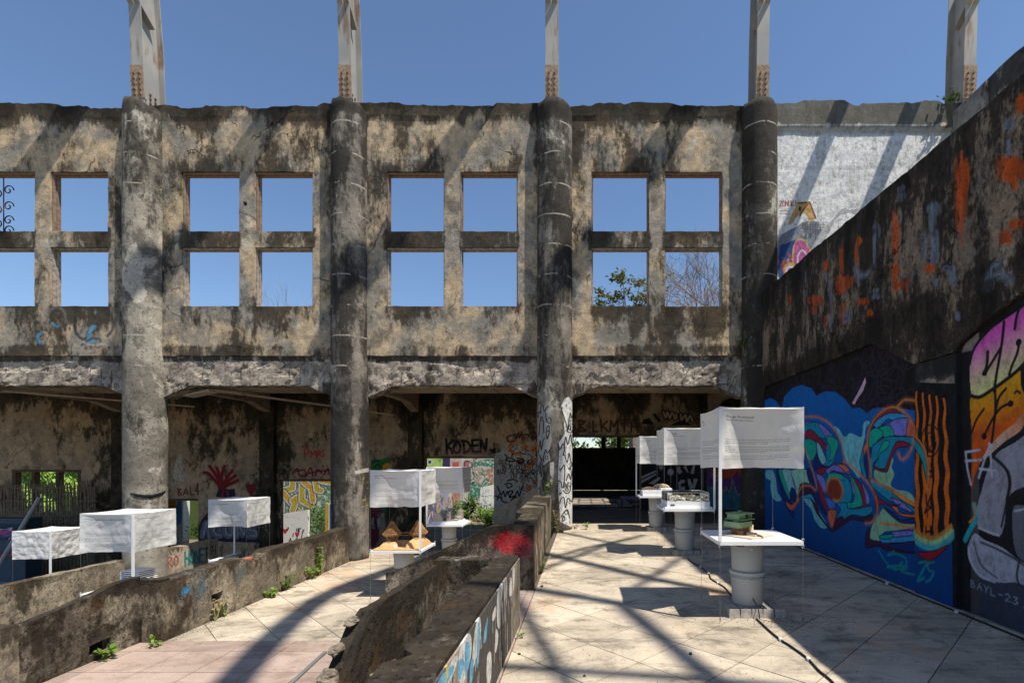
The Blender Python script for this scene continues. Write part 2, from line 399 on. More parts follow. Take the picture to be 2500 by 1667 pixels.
# infill: black ground with a dull violet web, blue cloud
pm.fill([(5.26,0),(10.05,0),(10.05,2.9),(5.26,2.9)],ph(13,12,14,2.6))
rng=random.Random(3)
for k in range(95):
    cy=rng.uniform(5.4,9.6); cz=rng.uniform(1.7,2.75); r=rng.uniform(.10,.26); n=rng.randint(5,8)
    pm.stroke([(cy+r*cos(2*pi*i/n+k)*rng.uniform(.7,1.2),cz+r*sin(2*pi*i/n+k)*rng.uniform(.7,1.2)) for i in range(n)],.014,ph(25,18,29),closed=True)
BL=ph(3,60,112,3.1); BLd=ph(2,42,86,2.9)
cloud=M4((-60,1300),(-60,230),(0,215),(30,185),(62,172),(95,190),(128,240),(140,165),(190,112),(240,95),(300,115),(328,160),(380,132),(440,137),(495,180),(535,235),(580,226),(620,262),(660,232),(720,226),(780,250),(830,235),(905,245),(912,640),(912,1300))
pm.grad(cloud+M4((912,1420),(-60,1420)),BL,BLd,M4((400,150))[0],M4((400,1150))[0])
pm.fill(M4((535,200),(560,160),(590,100),(612,50),(616,80),(600,130),(565,180),(548,212)),ph(120,100,120))
# pale swirling clouds
TE=ph(85,150,160,1.9); TG=ph(110,150,122,1.8)
for poly in ([(35,600),(70,600),(90,640),(100,720),(125,770),(95,778),(70,750),(60,690),(62,660),(35,640)],
             [(430,345),(455,350),(480,390),(500,400),(520,380),(545,385),(590,400),(600,330),(615,308),(640,315),(615,350),(610,400),(600,440),(590,500),(580,640),(540,600),(500,540),(470,430)],
             [(255,745),(300,750),(320,800),(350,850),(385,905),(390,935),(355,935),(320,890),(300,830),(260,780)],
             [(665,600),(700,590),(740,610),(765,520),(775,540),(765,580),(780,620),(760,680),(790,710),(850,720),(890,750),(905,800),(860,780),(740,700),(672,650)],
             [(640,1000),(650,930),(690,860),(720,820),(760,850),(820,900),(890,910),(890,930),(800,950),(720,960),(700,1010),(660,1025)]):
    pm.fill(M4(*poly),TE if poly[0][0]<500 else TG,smooth=True)
# letters, patch by patch
def L(col,*pts,edge=True,G=2.6):
    P=M4(*pts); pm.fill(P,ph(*col,G),smooth=True)
    if edge: pm.stroke(P,.012,K,closed=True,soft=1)
NV=(8,28,78); TL=(5,95,120); GR=(5,115,100); VI=(95,95,165); MR=(92,22,40); OR=(190,95,75); DK=(40,18,42); CY=(30,110,150)
L(NV,(95,600),(120,600),(165,700),(190,790),(195,870),(180,860),(130,760),(110,680))
L(GR,(110,600),(135,600),(165,690),(180,760),(165,760),(130,680))
L(TE,(130,600),(180,600),(195,680),(205,760),(190,800),(160,700)) if False else L((110,165,175),(130,600),(180,600),(197,680),(205,760),(188,790),(160,700))
L(NV,(172,735),(185,700),(205,720),(215,760),(200,790),(180,770))
L(VI,(180,600),(205,600),(222,700),(215,740),(200,700))
L(OR,(150,780),(185,800),(215,770),(235,740),(240,755),(210,810),(188,835),(165,820))
L((120,175,160),(185,600),(285,600),(300,680),(270,700),(240,690),(215,745),(205,680))
L(DK,(230,690),(262,672),(300,690),(320,740),(345,850),(400,930),(420,955),(440,940),(470,900),(520,870),(600,878),(650,860),(650,890),(600,900),(530,890),(480,925),(420,958),(390,930),(330,850),(300,780),(265,740),(230,760))
L(CY,(225,760),(262,745),(300,740),(325,800),(300,770),(262,760))
L(NV,(270,600),(300,600),(330,700),(360,790),(390,860),(360,840),(320,760),(290,680))
L(VI,(250,395),(262,320),(300,312),(360,330),(420,390),(445,430),(440,480),(400,420),(340,380),(290,360))
L(TL,(262,330),(330,315),(350,350),(380,410),(330,400),(270,380))
L(MR,(265,375),(300,360),(350,410),(385,450),(395,500),(370,470),(330,430),(270,410))
L(GR,(262,420),(320,430),(325,500),(300,545),(270,520))
L((110,170,185),(330,440),(350,450),(385,540),(370,570),(340,520))
L(TL,(390,450),(445,420),(450,480),(420,560),(380,580),(330,590),(310,560),(380,560))
L(NV,(310,560),(330,500),(350,560),(400,580),(350,600),(320,600))
L(GR,(385,400),(440,410),(455,450),(430,520),(400,545),(410,480))
L(MR,(330,595),(395,580),(380,610),(345,625))
L(VI,(385,600),(420,570),(460,555),(500,575),(525,620),(490,615),(460,610),(420,600),(400,625))
L(OR,(440,565),(490,565),(520,600),(500,610),(460,575))
L(VI,(330,620),(370,640),(385,690),(375,735),(350,700),(335,660))
L(MR,(335,655),(365,720),(385,790),(400,850),(380,830),(350,760))
L(TL,(380,660),(410,620),(460,615),(510,650),(535,720),(525,790),(480,800),(430,790),(400,740))
L(GR,(400,620),(470,620),(485,660),(420,640),(395,690))
L(VI,(520,620),(560,680),(575,760),(545,740),(530,680))
L((88,36,22),(385,720),(395,670),(425,645),(460,660),(482,710),(478,760),(450,778),(420,770),(398,745),edge=False)
L(GR,(525,640),(555,660),(585,740),(600,800),(560,820),(515,820),(510,790),(545,780),(550,710))
L(MR,(545,650),(580,670),(610,740),(618,810),(600,820),(590,740))
L(VI,(590,670),(625,720),(640,780),(620,800),(610,740))
L((60,90,170),(375,760),(400,760),(440,800),(420,835),(395,810))
L(TL,(445,795),(500,790),(510,820),(560,825),(640,810),(655,840),(610,870),(540,860),(480,890),(440,890),(470,830))
L(OR,(397,838),(440,832),(438,890),(420,940),(400,900))
L(DK,(440,890),(480,870),(480,905),(430,945))
# third letter
L(DK,(625,440),(640,340),(680,270),(740,232),(800,235),(760,260),(700,290),(660,350),(640,430))
L(MR,(665,310),(700,262),(760,240),(820,262),(780,270),(720,285),(690,310))
L(CY,(660,330),(700,290),(760,262),(850,275),(900,330),(860,290),(780,305),(740,300),(690,350))
L(VI,(690,345),(760,318),(760,340),(700,355)); L(VI,(755,320),(800,295),(866,295),(868,330),(850,392),(780,392),(758,350))
L(GR,(635,400),(650,360),(690,350),(720,390),(690,420),(660,460),(635,490)); L(GR,(690,350),(755,335),(780,395),(725,408),(712,370))
L(OR,(866,300),(905,340),(912,410),(860,400),(850,392)); L(OR,(600,500),(600,470),(622,430),(625,480),(605,530))
L(TL,(640,480),(720,410),(800,400),(912,410),(912,460),(860,440),(800,430),(770,480),(740,560),(722,590),(668,578),(690,530),(660,560),(655,640),(640,620))
L(NV,(600,560),(620,480),(650,470),(640,560),(645,640),(625,640)); L(TL,(580,540),(600,480),(605,560),(620,640),(605,640),(585,580))
L(MR,(668,575),(720,596),(745,540),(790,440),(830,428),(870,445),(860,460),(800,470),(770,520),(735,606),(668,590))
L(GR,(680,520),(720,430),(755,430),(740,470),(700,500),(672,560))
L(TL,(640,655),(700,680),(780,730),(870,800),(905,830),(880,845),(800,800),(740,770),(660,700))
L(VI,(762,760),(820,780),(880,830),(875,845),(800,805)); L((190,130,70),(740,695),(800,730),(905,800),(910,820),(820,770))
L(MR,(665,720),(690,760),(760,800),(820,800),(760,810),(700,800),(680,860)); L(OR,(765,810),(800,815),(820,850),(912,860),(912,878),(830,870),(790,840))
L(NV,(720,820),(780,850),(820,890),(912,880),(912,910),(830,910),(780,880))
L(DK,(612,1010),(620,960),(640,930),(640,1000),(700,1020),(760,1050),(912,1075),(912,1090),(740,1070),(690,1045),(620,1055)); 
L(CY,(700,985),(770,975),(912,960),(912,1015),(780,1025),(710,1025)); L(VI,(775,960),(912,955),(912,978),(775,992)); L(GR,(695,985),(768,975),(770,995),(715,1003)); L(NV,(740,1040),(800,1028),(912,1020),(912,1080),(780,1060))
# orange outlines
for pl in ([(262,285),(330,285),(400,320),(460,400),(485,500),(490,545)],[(490,545),(560,600),(640,690),(680,780),(680,860),(650,905),(615,910)],[(640,640),(640,560),(625,450),(640,350),(690,270),(760,228),(830,250),(890,330),(895,430),(860,510),(825,535),(805,500)],
           [(800,225),(840,185),(905,190)],[(650,655),(760,710),(908,800)],[(215,770),(240,700),(290,690),(325,715),(320,650),(262,470)],[(385,720),(405,655),(450,650),(480,710),(465,770),(430,772)],[(905,940),(850,930),(700,910)]):
    pm.stroke(M4(*pl),.05,ph(120,70,35)+(.35,),soft=7); pm.stroke(M4(*pl),.018,ph(150,92,45),soft=3)
# signature on the blue
GN=ph(8,80,86)
for pl in ([(690,1070),(720,1120),(760,1170),(780,1180)],[(780,1075),(745,1100),(790,1090),(850,1120),(840,1170),(780,1180),(830,1140)],[(740,1170),(790,1160),(860,1170),(820,1190),(880,1210),(915,1215)]):
    pm.stroke(M4(*pl),.026,GN,soft=2)
# striped pier
pm.fill([(4.70,0),(5.26,0),(5.26,2.22),(4.70,2.12)],ph(12,12,14,2.4))
pm.fill(M4((912,935),(960,990),(1030,1005),(1100,960),(1135,920),(1145,1500),(905,1500)),BLd)
for k,(x0,x1) in enumerate([(930,930),(970,975),(1010,1000),(1050,1040),(1090,1105)]):
    c0=M4((x0,60+10*(k%2)))[0][0]; c1=M4((x1,500))[0][0]; L1=[];L2=[]
    for i in range(40):
        t=i/39; z=2.12-.03*k-t*(1.60-.075*k); y=c0+(c1-c0)*min(1,t*1.5)+.012*sin(t*26+k*.7)-.01*t; wd=.013+.018*min(1,t*1.7)
        L1.append((y-wd,z)); L2.append((y+wd,z))
    pm.fill(L1+L2[::-1],ph(180,88,22,3.2))
for rr,(dx,dy) in ((62,(0,0)),(38,(0,10))): pm.stroke(M4(*[(1012+dx+rr*.85*cos(a*pi/8),425+dy+rr*1.5*sin(a*pi/8)) for a in range(15)]),.017,K)
pm.stroke(M4((1012,400),(1020,450),(1000,480),(1040,470),(1030,420)),.017,K)
for pl in ([(1005,600),(1025,620),(1010,640)],[(985,740),(990,790),(1010,820),(980,850),(1015,745),(1015,820)],[(985,930),(985,990)],[(1012,930),(1012,995)],[(985,960),(1012,960)]): pm.stroke(M4(*pl),.022,K,smooth=False)
rb=[(905,940),(960,985),(1030,1000),(1090,970),(1135,930)]
for wd,c,dy in ((.10,ph(40,110,110)+(.8,),45),(.05,ph(110,140,90)+(.9,),22),(.028,ph(200,130,40),0),(.012,ph(220,150,70),-12)): pm.stroke(M4(*[(x,y+dy) for x,y in rb]),wd,c,soft=4)
L((110,12,30),(930,1085),(980,1080),(1040,1070),(1115,1040),(1070,1090),(1000,1135))
L((10,100,110),(905,400),(950,450),(985,530),(1000,700),(985,640),(960,540),(905,440)); pm.stroke(M4((905,385),(955,440),(990,530),(1000,640),(992,710)),.022,ph(190,115,60),soft=3)
for pl in ([(945,1145),(990,1140),(960,1200),(935,1250),(975,1230)],[(1030,1140),(995,1150),(1005,1190),(1030,1200),(1010,1240),(985,1255)]): pm.stroke(M4(*pl),.026,GN,soft=2)
# gap strip of dark old wall between the pier and the next bay
pm.fill([(4.56,0),(4.70,0),(4.70,2.4),(4.56,2.4)],ph(10,10,12,4)); pm.fill([(4.47,0),(4.56,0),(4.56,2.4),(4.47,2.4)],ph(44,42,42,3))
# near infill: pink, yellow and orange blob with scrolls, grey figure below
pm.fill([(2.6,0),(4.47,0),(4.47,2.85),(2.6,2.85)],ph(14,15,18,2.6))
pm.fill([(2.6,0),(4.47,0),(4.47,.55),(2.6,.35)],ph(32,36,46,3.4))
PK=ph(150,62,130,3.2); YL=ph(165,165,110,3.0); OG=ph(196,140,20,3.2); OD=ph(190,80,16,3.2)
pm.grad(cr(N5((282,440),(280,380),(290,300),(340,230),(420,150),(520,85),(620,30),(760,-60),(800,120),(620,250),(553,310),(500,360),(400,450),(330,495),(290,490)),True),PK,YL,N5((380,230))[0],N5((420,420))[0])
pm.grad(cr(N5((282,500),(330,497),(390,460),(460,400),(500,375),(505,440),(522,500),(524,580),(500,640),(430,700),(340,770),(300,850),(288,900),(290,700)),True),OG,OD,N5((380,480))[0],N5((400,640))[0])
pm.grad(cr(N5((430,700),(510,640),(524,560),(480,610),(400,680),(340,760),(350,770)),True),ph(150,90,60),ph(120,105,95),N5((500,560))[0],N5((380,740))[0])
for pl,wd in (([(282,490),(325,497),(385,460),(440,420),(500,370),(560,300)],.035),([(280,350),(300,280),(360,200),(430,145),(520,85),(640,20)],.03),([(432,160),(425,230),(415,300),(400,390),(388,470)],.03),([(415,280),(385,330),(350,390)],.03),([(360,295),(357,350),(345,388)],.035),([(500,250),(490,300),(470,350),(455,395)],.028),
              ([(505,90),(490,130),(480,190)],.028),([(553,110),(548,160),(540,210)],.028),([(392,460),(395,540),(388,620),(378,700)],.028),([(440,460),(410,500),(396,560)],.026),([(460,525),(420,545),(385,590),(345,670)],.026),([(343,550),(310,600),(288,660)],.024),([(505,480),(490,470),(480,480)],.02)):
    pm.stroke(N5(*pl),wd,K)
for p in ((345,388),(495,250),(460,525),(343,672)): pm.dot(N5(p)[0],.03,K)
GY=ph(92,92,102,3.0)
pm.fill(N5((553,660),(480,700),(400,750),(360,820),(330,920),(310,1010),(320,1080),(400,1120),(430,1080),(450,950),(520,900),(700,860),(700,700)),GY,smooth=True)
pm.fill(N5((300,1110),(350,1140),(420,1170),(500,1230),(600,1280),(700,1300),(700,1370),(560,1360),(490,1330),(420,1330),(330,1310),(285,1250),(270,1180)),ph(105,106,116,3.0),smooth=True)
pm.fill(N5((470,1000),(540,980),(700,960),(700,1240),(540,1240),(480,1180)),ph(62,62,70,3.0),smooth=True)
for pl,c,wd in (([(390,770),(440,820),(460,880),(445,960)],K,.03),([(450,830),(455,900),(440,990),(420,1080)],K,.02),([(320,1085),(380,1110),(410,1120)],ph(150,150,158),.014),([(490,940),(530,930),(553,950)],K,.02),([(470,980),(520,975),(553,1000)],K,.016),([(480,1010),(530,1000)],ph(110,110,118),.012),
                ([(275,1170),(285,1240),(330,1300),(390,1330)],ph(150,150,158),.016),([(330,1150),(400,1180),(490,1230),(540,1270)],ph(30,32,38),.02),([(300,1150),(330,1250),(400,1310)],ph(50,52,60),.02),([(500,1240),(490,1300),(500,1340)],ph(20,22,28),.02),([(530,1270),(545,1330)],ph(140,140,150),.02),
                ([(300,980),(310,1040),(290,1080),(260,1140)],ph(20,95,105),.05),([(303,975),(305,1030),(280,1060)],ph(170,110,50),.02)):
    pm.stroke(N5(*pl),wd,c,soft=2)
WT=ph(125,128,140)
for pl in ([(262,745),(325,735)],[(262,785),(330,780)],[(262,745),(270,820),(285,890)],[(320,860),(345,780),(372,710)],[(365,705),(375,780),(378,855)],[(325,820),(395,828)]): pm.stroke(N5(*pl),.02,WT,smooth=False,soft=2)
hand(pm,'BAYL-23.',Sp(2200+285*.5425,700+1430*.5425)[0],.235,.062,.052,.008,ph(85,95,105),gap=.45,du=-1,dv=-.0035)
# splashes of paint on the old concrete above
ORG=ph(168,74,28,3.0); BW=ph(84,90,100,2.6)
def drip(cx,cy,hw,top,bot,c,r):
    hw*=1.45; P=[]; n=9
    H_=bot-top
    for k in range(12):
        x=cx+rng.gauss(0,.48)*hw; a=top+H_*rng.uniform(-.08,.35); b=bot-H_*rng.uniform(-.12,.4)
        q=M1((x,a),(x+rng.gauss(0,.12)*hw,(a+b)/2),(x+rng.gauss(0,.1)*hw,b)); g_=rng.uniform(.45,1.1); pd_.stroke(q,hw*.0013*rng.uniform(.5,1.3),tuple(v*g_ for v in c[:3])+(rng.uniform(.5,.95),),soft=rng.uniform(1.2,3.5))
for a in ((1210,0,22,560,1040,ORG,1),(1230,0,26,600,760,ORG,1),(1490,0,44,590,690,ORG,1),(1512,0,8,680,760,ORG,1),(810,0,17,900,1150,ORG,1),(808,0,22,1200,1270,ORG,1),(830,0,26,1290,1340,ORG,1),(495,0,12,1080,1280,ORG,1),(512,0,34,1270,1330,ORG,1),(500,0,20,1330,1370,ORG,1),(600,0,14,1040,1080,ORG,1),(580,0,11,1080,1220,ORG,1),(400,0,13,1180,1240,ORG,1),(345,0,32,1385,1430,ORG,1),(335,0,12,1430,1490,ORG,1),(190,0,8,1380,1430,ORG,1),
          (500,0,14,1430,1560,ORG,1),(620,0,22,1405,1430,ORG,1),(660,0,14,1470,1500,ORG,1),(1520,0,20,950,980,ORG,1),(1460,0,22,1010,1070,ORG,1),(1545,0,20,215,290,ORG,1),(410,0,12,1500,1560,ORG,1),(1020,0,22,1210,1235,ORG,1)): drip(*a)
for a in ((1040,0,24,850,900,BW,1),(1025,0,18,900,1000,BW,1),(980,0,14,1030,1160,BW,1),(1040,0,26,1020,1180,BW,1),(850,0,14,740,820,BW,1),(690,0,9,960,1220,BW,1),(712,0,6,970,1040,BW,1),(590,0,12,1230,1300,BW,1),(1490,0,16,360,400,BW,1),(1480,0,8,470,560,BW,1),(1365,0,20,1250,1340,BW,1),(1150,0,14,1220,1310,BW,1),(1120,0,20,1205,1230,BW,1),(695,0,17,1345,1360,BW,1),(695,0,17,1372,1398,BW,1),(525,0,18,1470,1540,BW,1),(430,0,14,1490,1560,BW,1),(285,0,6,1240,1330,BW,1),(400,0,9,1240,1300,BW,1),(430,0,7,1310,1440,BW,1),(1050,0,9,1290,1320,BW,1),(1180,0,10,1480,1520,BW,1)): drip(*a)
for pl in ([(575,1210),(590,1250),(620,1265),(650,1250)],[(1340,1340),(1380,1280),(1440,1260),(1490,1290)],[(1350,1280),(1390,1220),(1420,1190)]): pd_.stroke(M1(*pl),.06,BW+(.8,),soft=6)
IM_side=pm.image('side_wall_paint'); IM_drip=pd_.image('side_wall_splashes')

# ------------------------------------------------------------------ materials of the building
OCH=(.485,.375,.245,1); GRYP=(.27,.245,.205,1); PALE=(.52,.47,.385,1); MOULD=(.022,.016,.011,1)
fp=Paint(-11.4,3.5,2.2,1.05,110)
def FQ(*a): return [Fp(x*.3827,560+y*.3827) for x,y in a]
for pl,wd,c in (([(290,600),(320,520),(370,500),(410,530),(420,600)],.05,(.16,.14,.12)),([(475,560),(480,650),(520,700),(560,690)],.06,(.03,.03,.03)),([(690,540),(720,590),(715,640),(690,680)],.07,(.04,.04,.05)),([(600,625),(572,650),(570,700),(590,715)],.09,(.10,.32,.48)),([(270,660),(240,680),(245,720),(270,725)],.06,(.08,.26,.40)),([(230,700),(260,760),(320,780),(360,750),(365,700)],.03,(.05,.05,.05)),([(380,700),(410,690),(430,750)],.05,(.04,.04,.04)),([(520,740),(580,700),(630,700),(640,720)],.05,(.05,.07,.10)),([(530,720),(600,740),(680,720)],.03,(.45,.45,.42)),([(330,600),(360,620),(380,610)],.06,(.12,.28,.38))):
    fp.stroke(FQ(*pl),wd,c+(.85,),soft=4)
M_fac=plaster('facade_plaster',OCH,GRYP,MOULD,PALE,thr=.500,soft=.13,bump=1.0,fine=.32,img=(fp.image('facade_faded_paint'),'x',-11.4,3.5,2.2,1.05),wear=.42)
M_beam=plaster('spalled_concrete',(.42,.36,.29,1),(.28,.24,.20,1),(.03,.023,.017,1),(.50,.43,.35,1),thr=.515,soft=.12,scale=1.6,bump=1.0,pale=.52,pit=.4)
M_col=plaster('column_concrete',(.24,.215,.18,1),(.13,.115,.095,1),(.022,.019,.016,1),(.50,.47,.40,1),thr=.48,soft=.12,scale=.9,streak=.22,pale=.58,bump=.8,rings=True,crack=False,pit=.3)
M_colL=plaster('column_concrete_pale',(.34,.31,.255,1),(.19,.17,.14,1),(.028,.023,.018,1),(.52,.48,.41,1),thr=.535,soft=.12,scale=.9,streak=.25,pale=.54,bump=.8,rings=True,crack=False,pit=.3)
M_side=plaster('side_wall_concrete',(.30,.225,.16,1),(.20,.16,.125,1),(.014,.012,.010,1),(.36,.30,.24,1),thr=.47,soft=.09,scale=1.7,streak=.30,bump=1.0,pale=.60,img=(IM_drip,'y',2.6,2.2,7.6,2.55),fine=.3,pit=.25,wear=.35)
M_mural=plaster('mural_plaster',(.36,.30,.24,1),(.25,.22,.2,1),(.02,.02,.02,1),None,thr=.66,soft=.10,scale=2.0,bump=.35,img=(IM_side,'y',2.6,0,7.6,2.9),fine=.12,wear=.30,crack=False)
M_par=plaster('parapet_concrete',(.20,.17,.13,1),(.105,.088,.068,1),(.020,.015,.010,1),(.27,.235,.18,1),thr=.475,soft=.13,scale=1.7,streak=.6,bump=1.2,pale=.58,fine=.5,pit=.35,mossy=(.075,.042,.018,1),crack=False)
M_parL=plaster('parapet_concrete_pale',(.34,.285,.21,1),(.22,.185,.14,1),(.035,.026,.017,1),(.40,.34,.25,1),crack=False,thr=.50,soft=.13,scale=1.5,streak=.5,bump=1.0,pale=.58,fine=.35,pit=.3,mossy=(.16,.09,.035,1))
M_back=plaster('back_wall_plaster',(.58,.46,.32,1),(.46,.38,.30,1),(.022,.020,.014,1),(.62,.52,.40,1),thr=.535,soft=.10,scale=.8,streak=.45,bump=.5)
M_roofslab=plaster('slab_concrete',(.40,.31,.22,1),(.33,.26,.19,1),(.10,.07,.05,1),None,thr=.66,scale=1.0,bump=.4)
M_rebar=plain('rusty_rebar',(.09,.045,.025),.9)
M_wood=plain('weathered_window_wood',(.22,.15,.10),.85,scale=14,var=.35,bump=.4)
M_woodg=plain('grey_window_wood',(.30,.25,.20),.85,scale=14,var=.4,bump=.4)
M_void=plain('dark_inside',(.01,.01,.01),.95)

# ------------------------------------------------------------------ facade
def topz(x):
    z=8.57+.012*sin(x*1.3)+.018*fb(x,0,3,2.2)
    z+= .055*max(0,min(1,30*nz(x,1.7,0,.55)+.1)) + .022*nz(x,7,7,9)-.05*max(0,min(1,20*(nz(x,3.1,2,1.3)-.28)))
    return z
WN=[(-.16-1.17,-.16,6.03,7.24),(.16,.16+1.17,6.03,7.24),(-.16-1.17,-.16,4.51,5.71),(.16,.16+1.17,4.51,5.71)]
def fdirt(x,y,z):
    d=0
    if z>7.7: d+=min(1.1,max(0,(z-8.05+.35*nz(x,9,0,1.1))/.45*1.0))
    k=min(abs(x-c) for c in CX)
    if k<.62: d+=.25*(1-(k-.3)/.32) if k>.3 else .25
    xl=min(((x-(a+b)/2) for a,b in zip(CX[:-1],CX[1:])),key=abs); inw=.12<abs(xl)<1.38
    if inw and z<4.52: d+=.48*max(0,1-(4.52-z)/.75)
    if inw and 5.7<z<6.04: d+=.62
    if inw and z>7.2: d+=.25*max(0,1-(z-7.2)/.35)
    if z<3.75: d+=.35
    d+=.55*nz(x,3,z*.8,.75)+.30*nz(x,8,z*.5,2.1)
    return d-.10
facade=empty('facade_wall',(0,FY,0),label='tall roofless plaster wall with paired square window openings between round columns',cat='wall')
for bi in range(0,6):
    a,b=CX[bi],CX[bi+1]; xc=(a+b)/2; white=(bi==5)
    fixx=[] if white else [xc+q for wv in WN for q in wv[:2]]
    fixz=[] if white else [6.03,7.24,4.51,5.71]
    us=seq(a,b,.085,fixx); vs=seq(3.51,8.5,.085,fixz)
    mask=None if white else (lambda u,v,xc=xc: not any(xc+q[0]<u<xc+q[1] and q[2]<v<q[3] for q in WN) and not (abs(u+6.90)<.05 and abs(v-6.57)<.05))
    def fn(u,v,w_):
        z=v
        if v>8.2: z=8.2+(v-8.2)/.3*(topz(u)-8.2)
        y=w_ if not (w_==FY and v>8.30) else w_-.012-.02*max(0,nz(u,4,v,1.5))
        return (u,y,z)
    if bi<5: lattice('plaster_panel',us,vs,[FY,FY+.10,FY+.20],fn,M_fac,facade,mask,amp=.012,nsc=3.5,dirtfn=fdirt)
    if bi==1:
        pass
# beams of the facade, spalled, haunched at the columns
def beam_bot(x,a,b):
    d=min(x-a,b-x)
    return 2.91-(.24*(1-min(1,max(0,(d-.34))/.55)))+.015*nz(x,0,0,9)
for bi in range(0,6):
    a,b=CX[bi],CX[bi+1]
    def fn(u,v,w_,a=a,b=b):
        z0=beam_bot(u,a,b); return (u,w_,z0+(3.51-z0)*v)
    def post(q,u,v,w_):
        if w_<=FY+.05:
            s=fb(q.x*.8,1+q.x*.05,q.z*1.2,2.6,5)
            if .03<v<.95: q.y+=.030*max(0,min(1,(s-.05)*9))+.016*max(0,min(1,(s-.05)*9))*fb(q.x,5,q.z,11,3)+.006*fb(q.x,2,q.z,9,3)
        return q
    o=lattice('lintel_beam',seq(a,b,.045),seq(0,1,.07),[FY+.035,FY+.2,FY+.38],fn,M_beam,facade,None,amp=.008,nsc=9,dirtfn=lambda x,y,z:.45 if z>3.4 else (-.1 if z>2.95 else .2),post=post)
    mb=MB(); rr=random.Random(bi)
    x=a+.5
    while x<b-.4:
        if fb(x*.8,1+x*.05,3.2*1.2,2.6,5)>.0 or rr.random()<.15:
            h0=beam_bot(x,a,b)+.01; mb.tube([(x+rr.uniform(-.01,.01),FY+.048,h0),(x+rr.uniform(-.015,.015),FY+.044,h0+rr.uniform(.25,.38))],.006,5)
        x+=rr.uniform(.14,.24)
    mb.tube([(a+.6,FY+.046,2.935),(xc0:=(a+b)/2,FY+.043,2.925),(b-.6,FY+.046,2.94)],.006,5)
    mb.build('rebar',M_rebar,facade,world=True)['kind']='stuff'
# window frames
for bi in range(0,5):
    xc=(CX[bi]+CX[bi+1])/2
    for q in WN:
        x0,x1,z0,z1=xc+q[0],xc+q[1],q[2],q[3]; mb=MB(); t=.020; y0,y1=FY+.03,FY+.19
        e=.004
        mb.box(x0+e,x1-e,y0,y1,z1-t-.008,z1-e)
        mb.box(x0+e,x0+t,y0,y1,z0+e,z1-t-.010); mb.box(x1-t,x1-e,y0,y1,z0+e,z1-t-.010)
        mb.box(x0+t+.002,x1-t-.002,y0,y1,z0+e,z0+t*.6)
        # stepped profile on the inner side
        mb.box(x0+t+.001,x0+t+.014,y0+.07,y1-.05,z0+t,z1-t-.02); mb.box(x1-t-.014,x1-t-.001,y0+.07,y1-.05,z0+t,z1-t-.02); mb.box(x0+t+.016,x1-t-.016,y0+.07,y1-.05,z1-t-.024,z1-t-.0095)
        mb.build('window_frame',M_wood if q[2]>5 else M_woodg,facade,world=True)

# white painted bay with mural
pw=Paint(3.4,3.4,4.4,5.3,120)
def W6(*a): return [Fp(1760+x*.2869,250+y*.2869) for x,y in a]
WH=(.80,.80,.77)
pw.fill([(3.4,3.4),(7.8,3.4),(7.8,8.02),(3.4,7.98)],WH)
for x0,x1 in ((545,800),(900,1140),(1170,1330),(1330,1470),(1480,1640)): pw.stroke(W6((x0,275),(x1,285),(x1,540),(x0,540)),.04,(.82,.82,.80),smooth=False,soft=4,closed=True)
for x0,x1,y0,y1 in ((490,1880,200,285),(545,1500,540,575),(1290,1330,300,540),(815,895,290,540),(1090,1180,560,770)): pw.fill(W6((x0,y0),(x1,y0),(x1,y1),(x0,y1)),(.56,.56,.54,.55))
pw.fill(W6((490,1500),(490,1180),(560,1100),(640,1060),(700,1020),(800,1010),(860,1100),(800,1200),(740,1300),(600,1500)),(.10,.13,.20,.8),smooth=True)
pw.grad(W6((605,950),(650,860),(755,850),(805,990),(750,1025),(740,970),(700,940),(660,960),(600,1030),(570,1045)),(.62,.40,.14),(.55,.36,.13),W6((650,860))[0],W6((650,1000))[0])
for pl in ([(650,860),(755,850),(805,990)],[(755,850),(690,930),(670,970)]): pw.stroke(W6(*pl),.03,(.25,.06,.03),smooth=False)
pw.fill(W6((665,880),(685,890),(680,930),(660,915)),(.05,.03,.03))
for k in range(14): pw.stroke(W6((690+k*14,1020+5*(k%3)),(692+k*14,1080+9*(k%4)),(690+k*14,1140+13*(k%3))),.012,(.06,.06,.07))
for k in range(6): pw.stroke(W6((690,1040+k*22),(780,1046+k*20),(880,1044+k*24)),.008,(.10,.10,.10))
pw.fill(W6((500,1500),(500,1240),(560,1200),(640,1180),(760,1290),(700,1400),(600,1500)),(.03,.08,.25),smooth=True)
pw.fill(W6((515,1360),(560,1340),(610,1370),(600,1430),(540,1480)),(.35,.08,.10),smooth=True); pw.fill(W6((560,1265),(600,1300),(610,1360),(580,1330)),(.35,.08,.10))
for c,s in (((.62,.40,.12),0),((.50,.12,.30),14)):
    pw.fill(W6((615+s,1400-s),(610+s,1260),(640,1175+s),(690,1160+s),(740-s,1210),(765-s,1280),(700,1420-s)),c,smooth=True)
pw.stroke(W6((655,1380),(655,1310),(690,1260),(730,1300)),.03,(.75,.7,.75)); pw.dot(W6((590,1420))[0],.14,(.60,.38,.12)); pw.dot(W6((592,1425))[0],.10,(.6,.55,.6)); pw.dot(W6((594,1432))[0],.06,(.35,.08,.2))
for k in range(12): pw.stroke(W6((750+k*9,1290-k*6),(850+k*8,1110-k*5),(960+k*7,1000-k*8),(1080+k*6,925+k*3),(1180,905+k*6)),.012,(.20,.20,.20) if k%2 else (.75,.75,.75))
hand(pw,'ZONUKI',*W6((498,885))[0],.10,.052,.02,(.36,.10,.07),gap=.15)
for yy in (925,948): pw.stroke(W6((498,yy),(585,yy+3)),.012,(.36,.10,.07),smooth=False)
IM_white=pw.image('white_bay_paint')
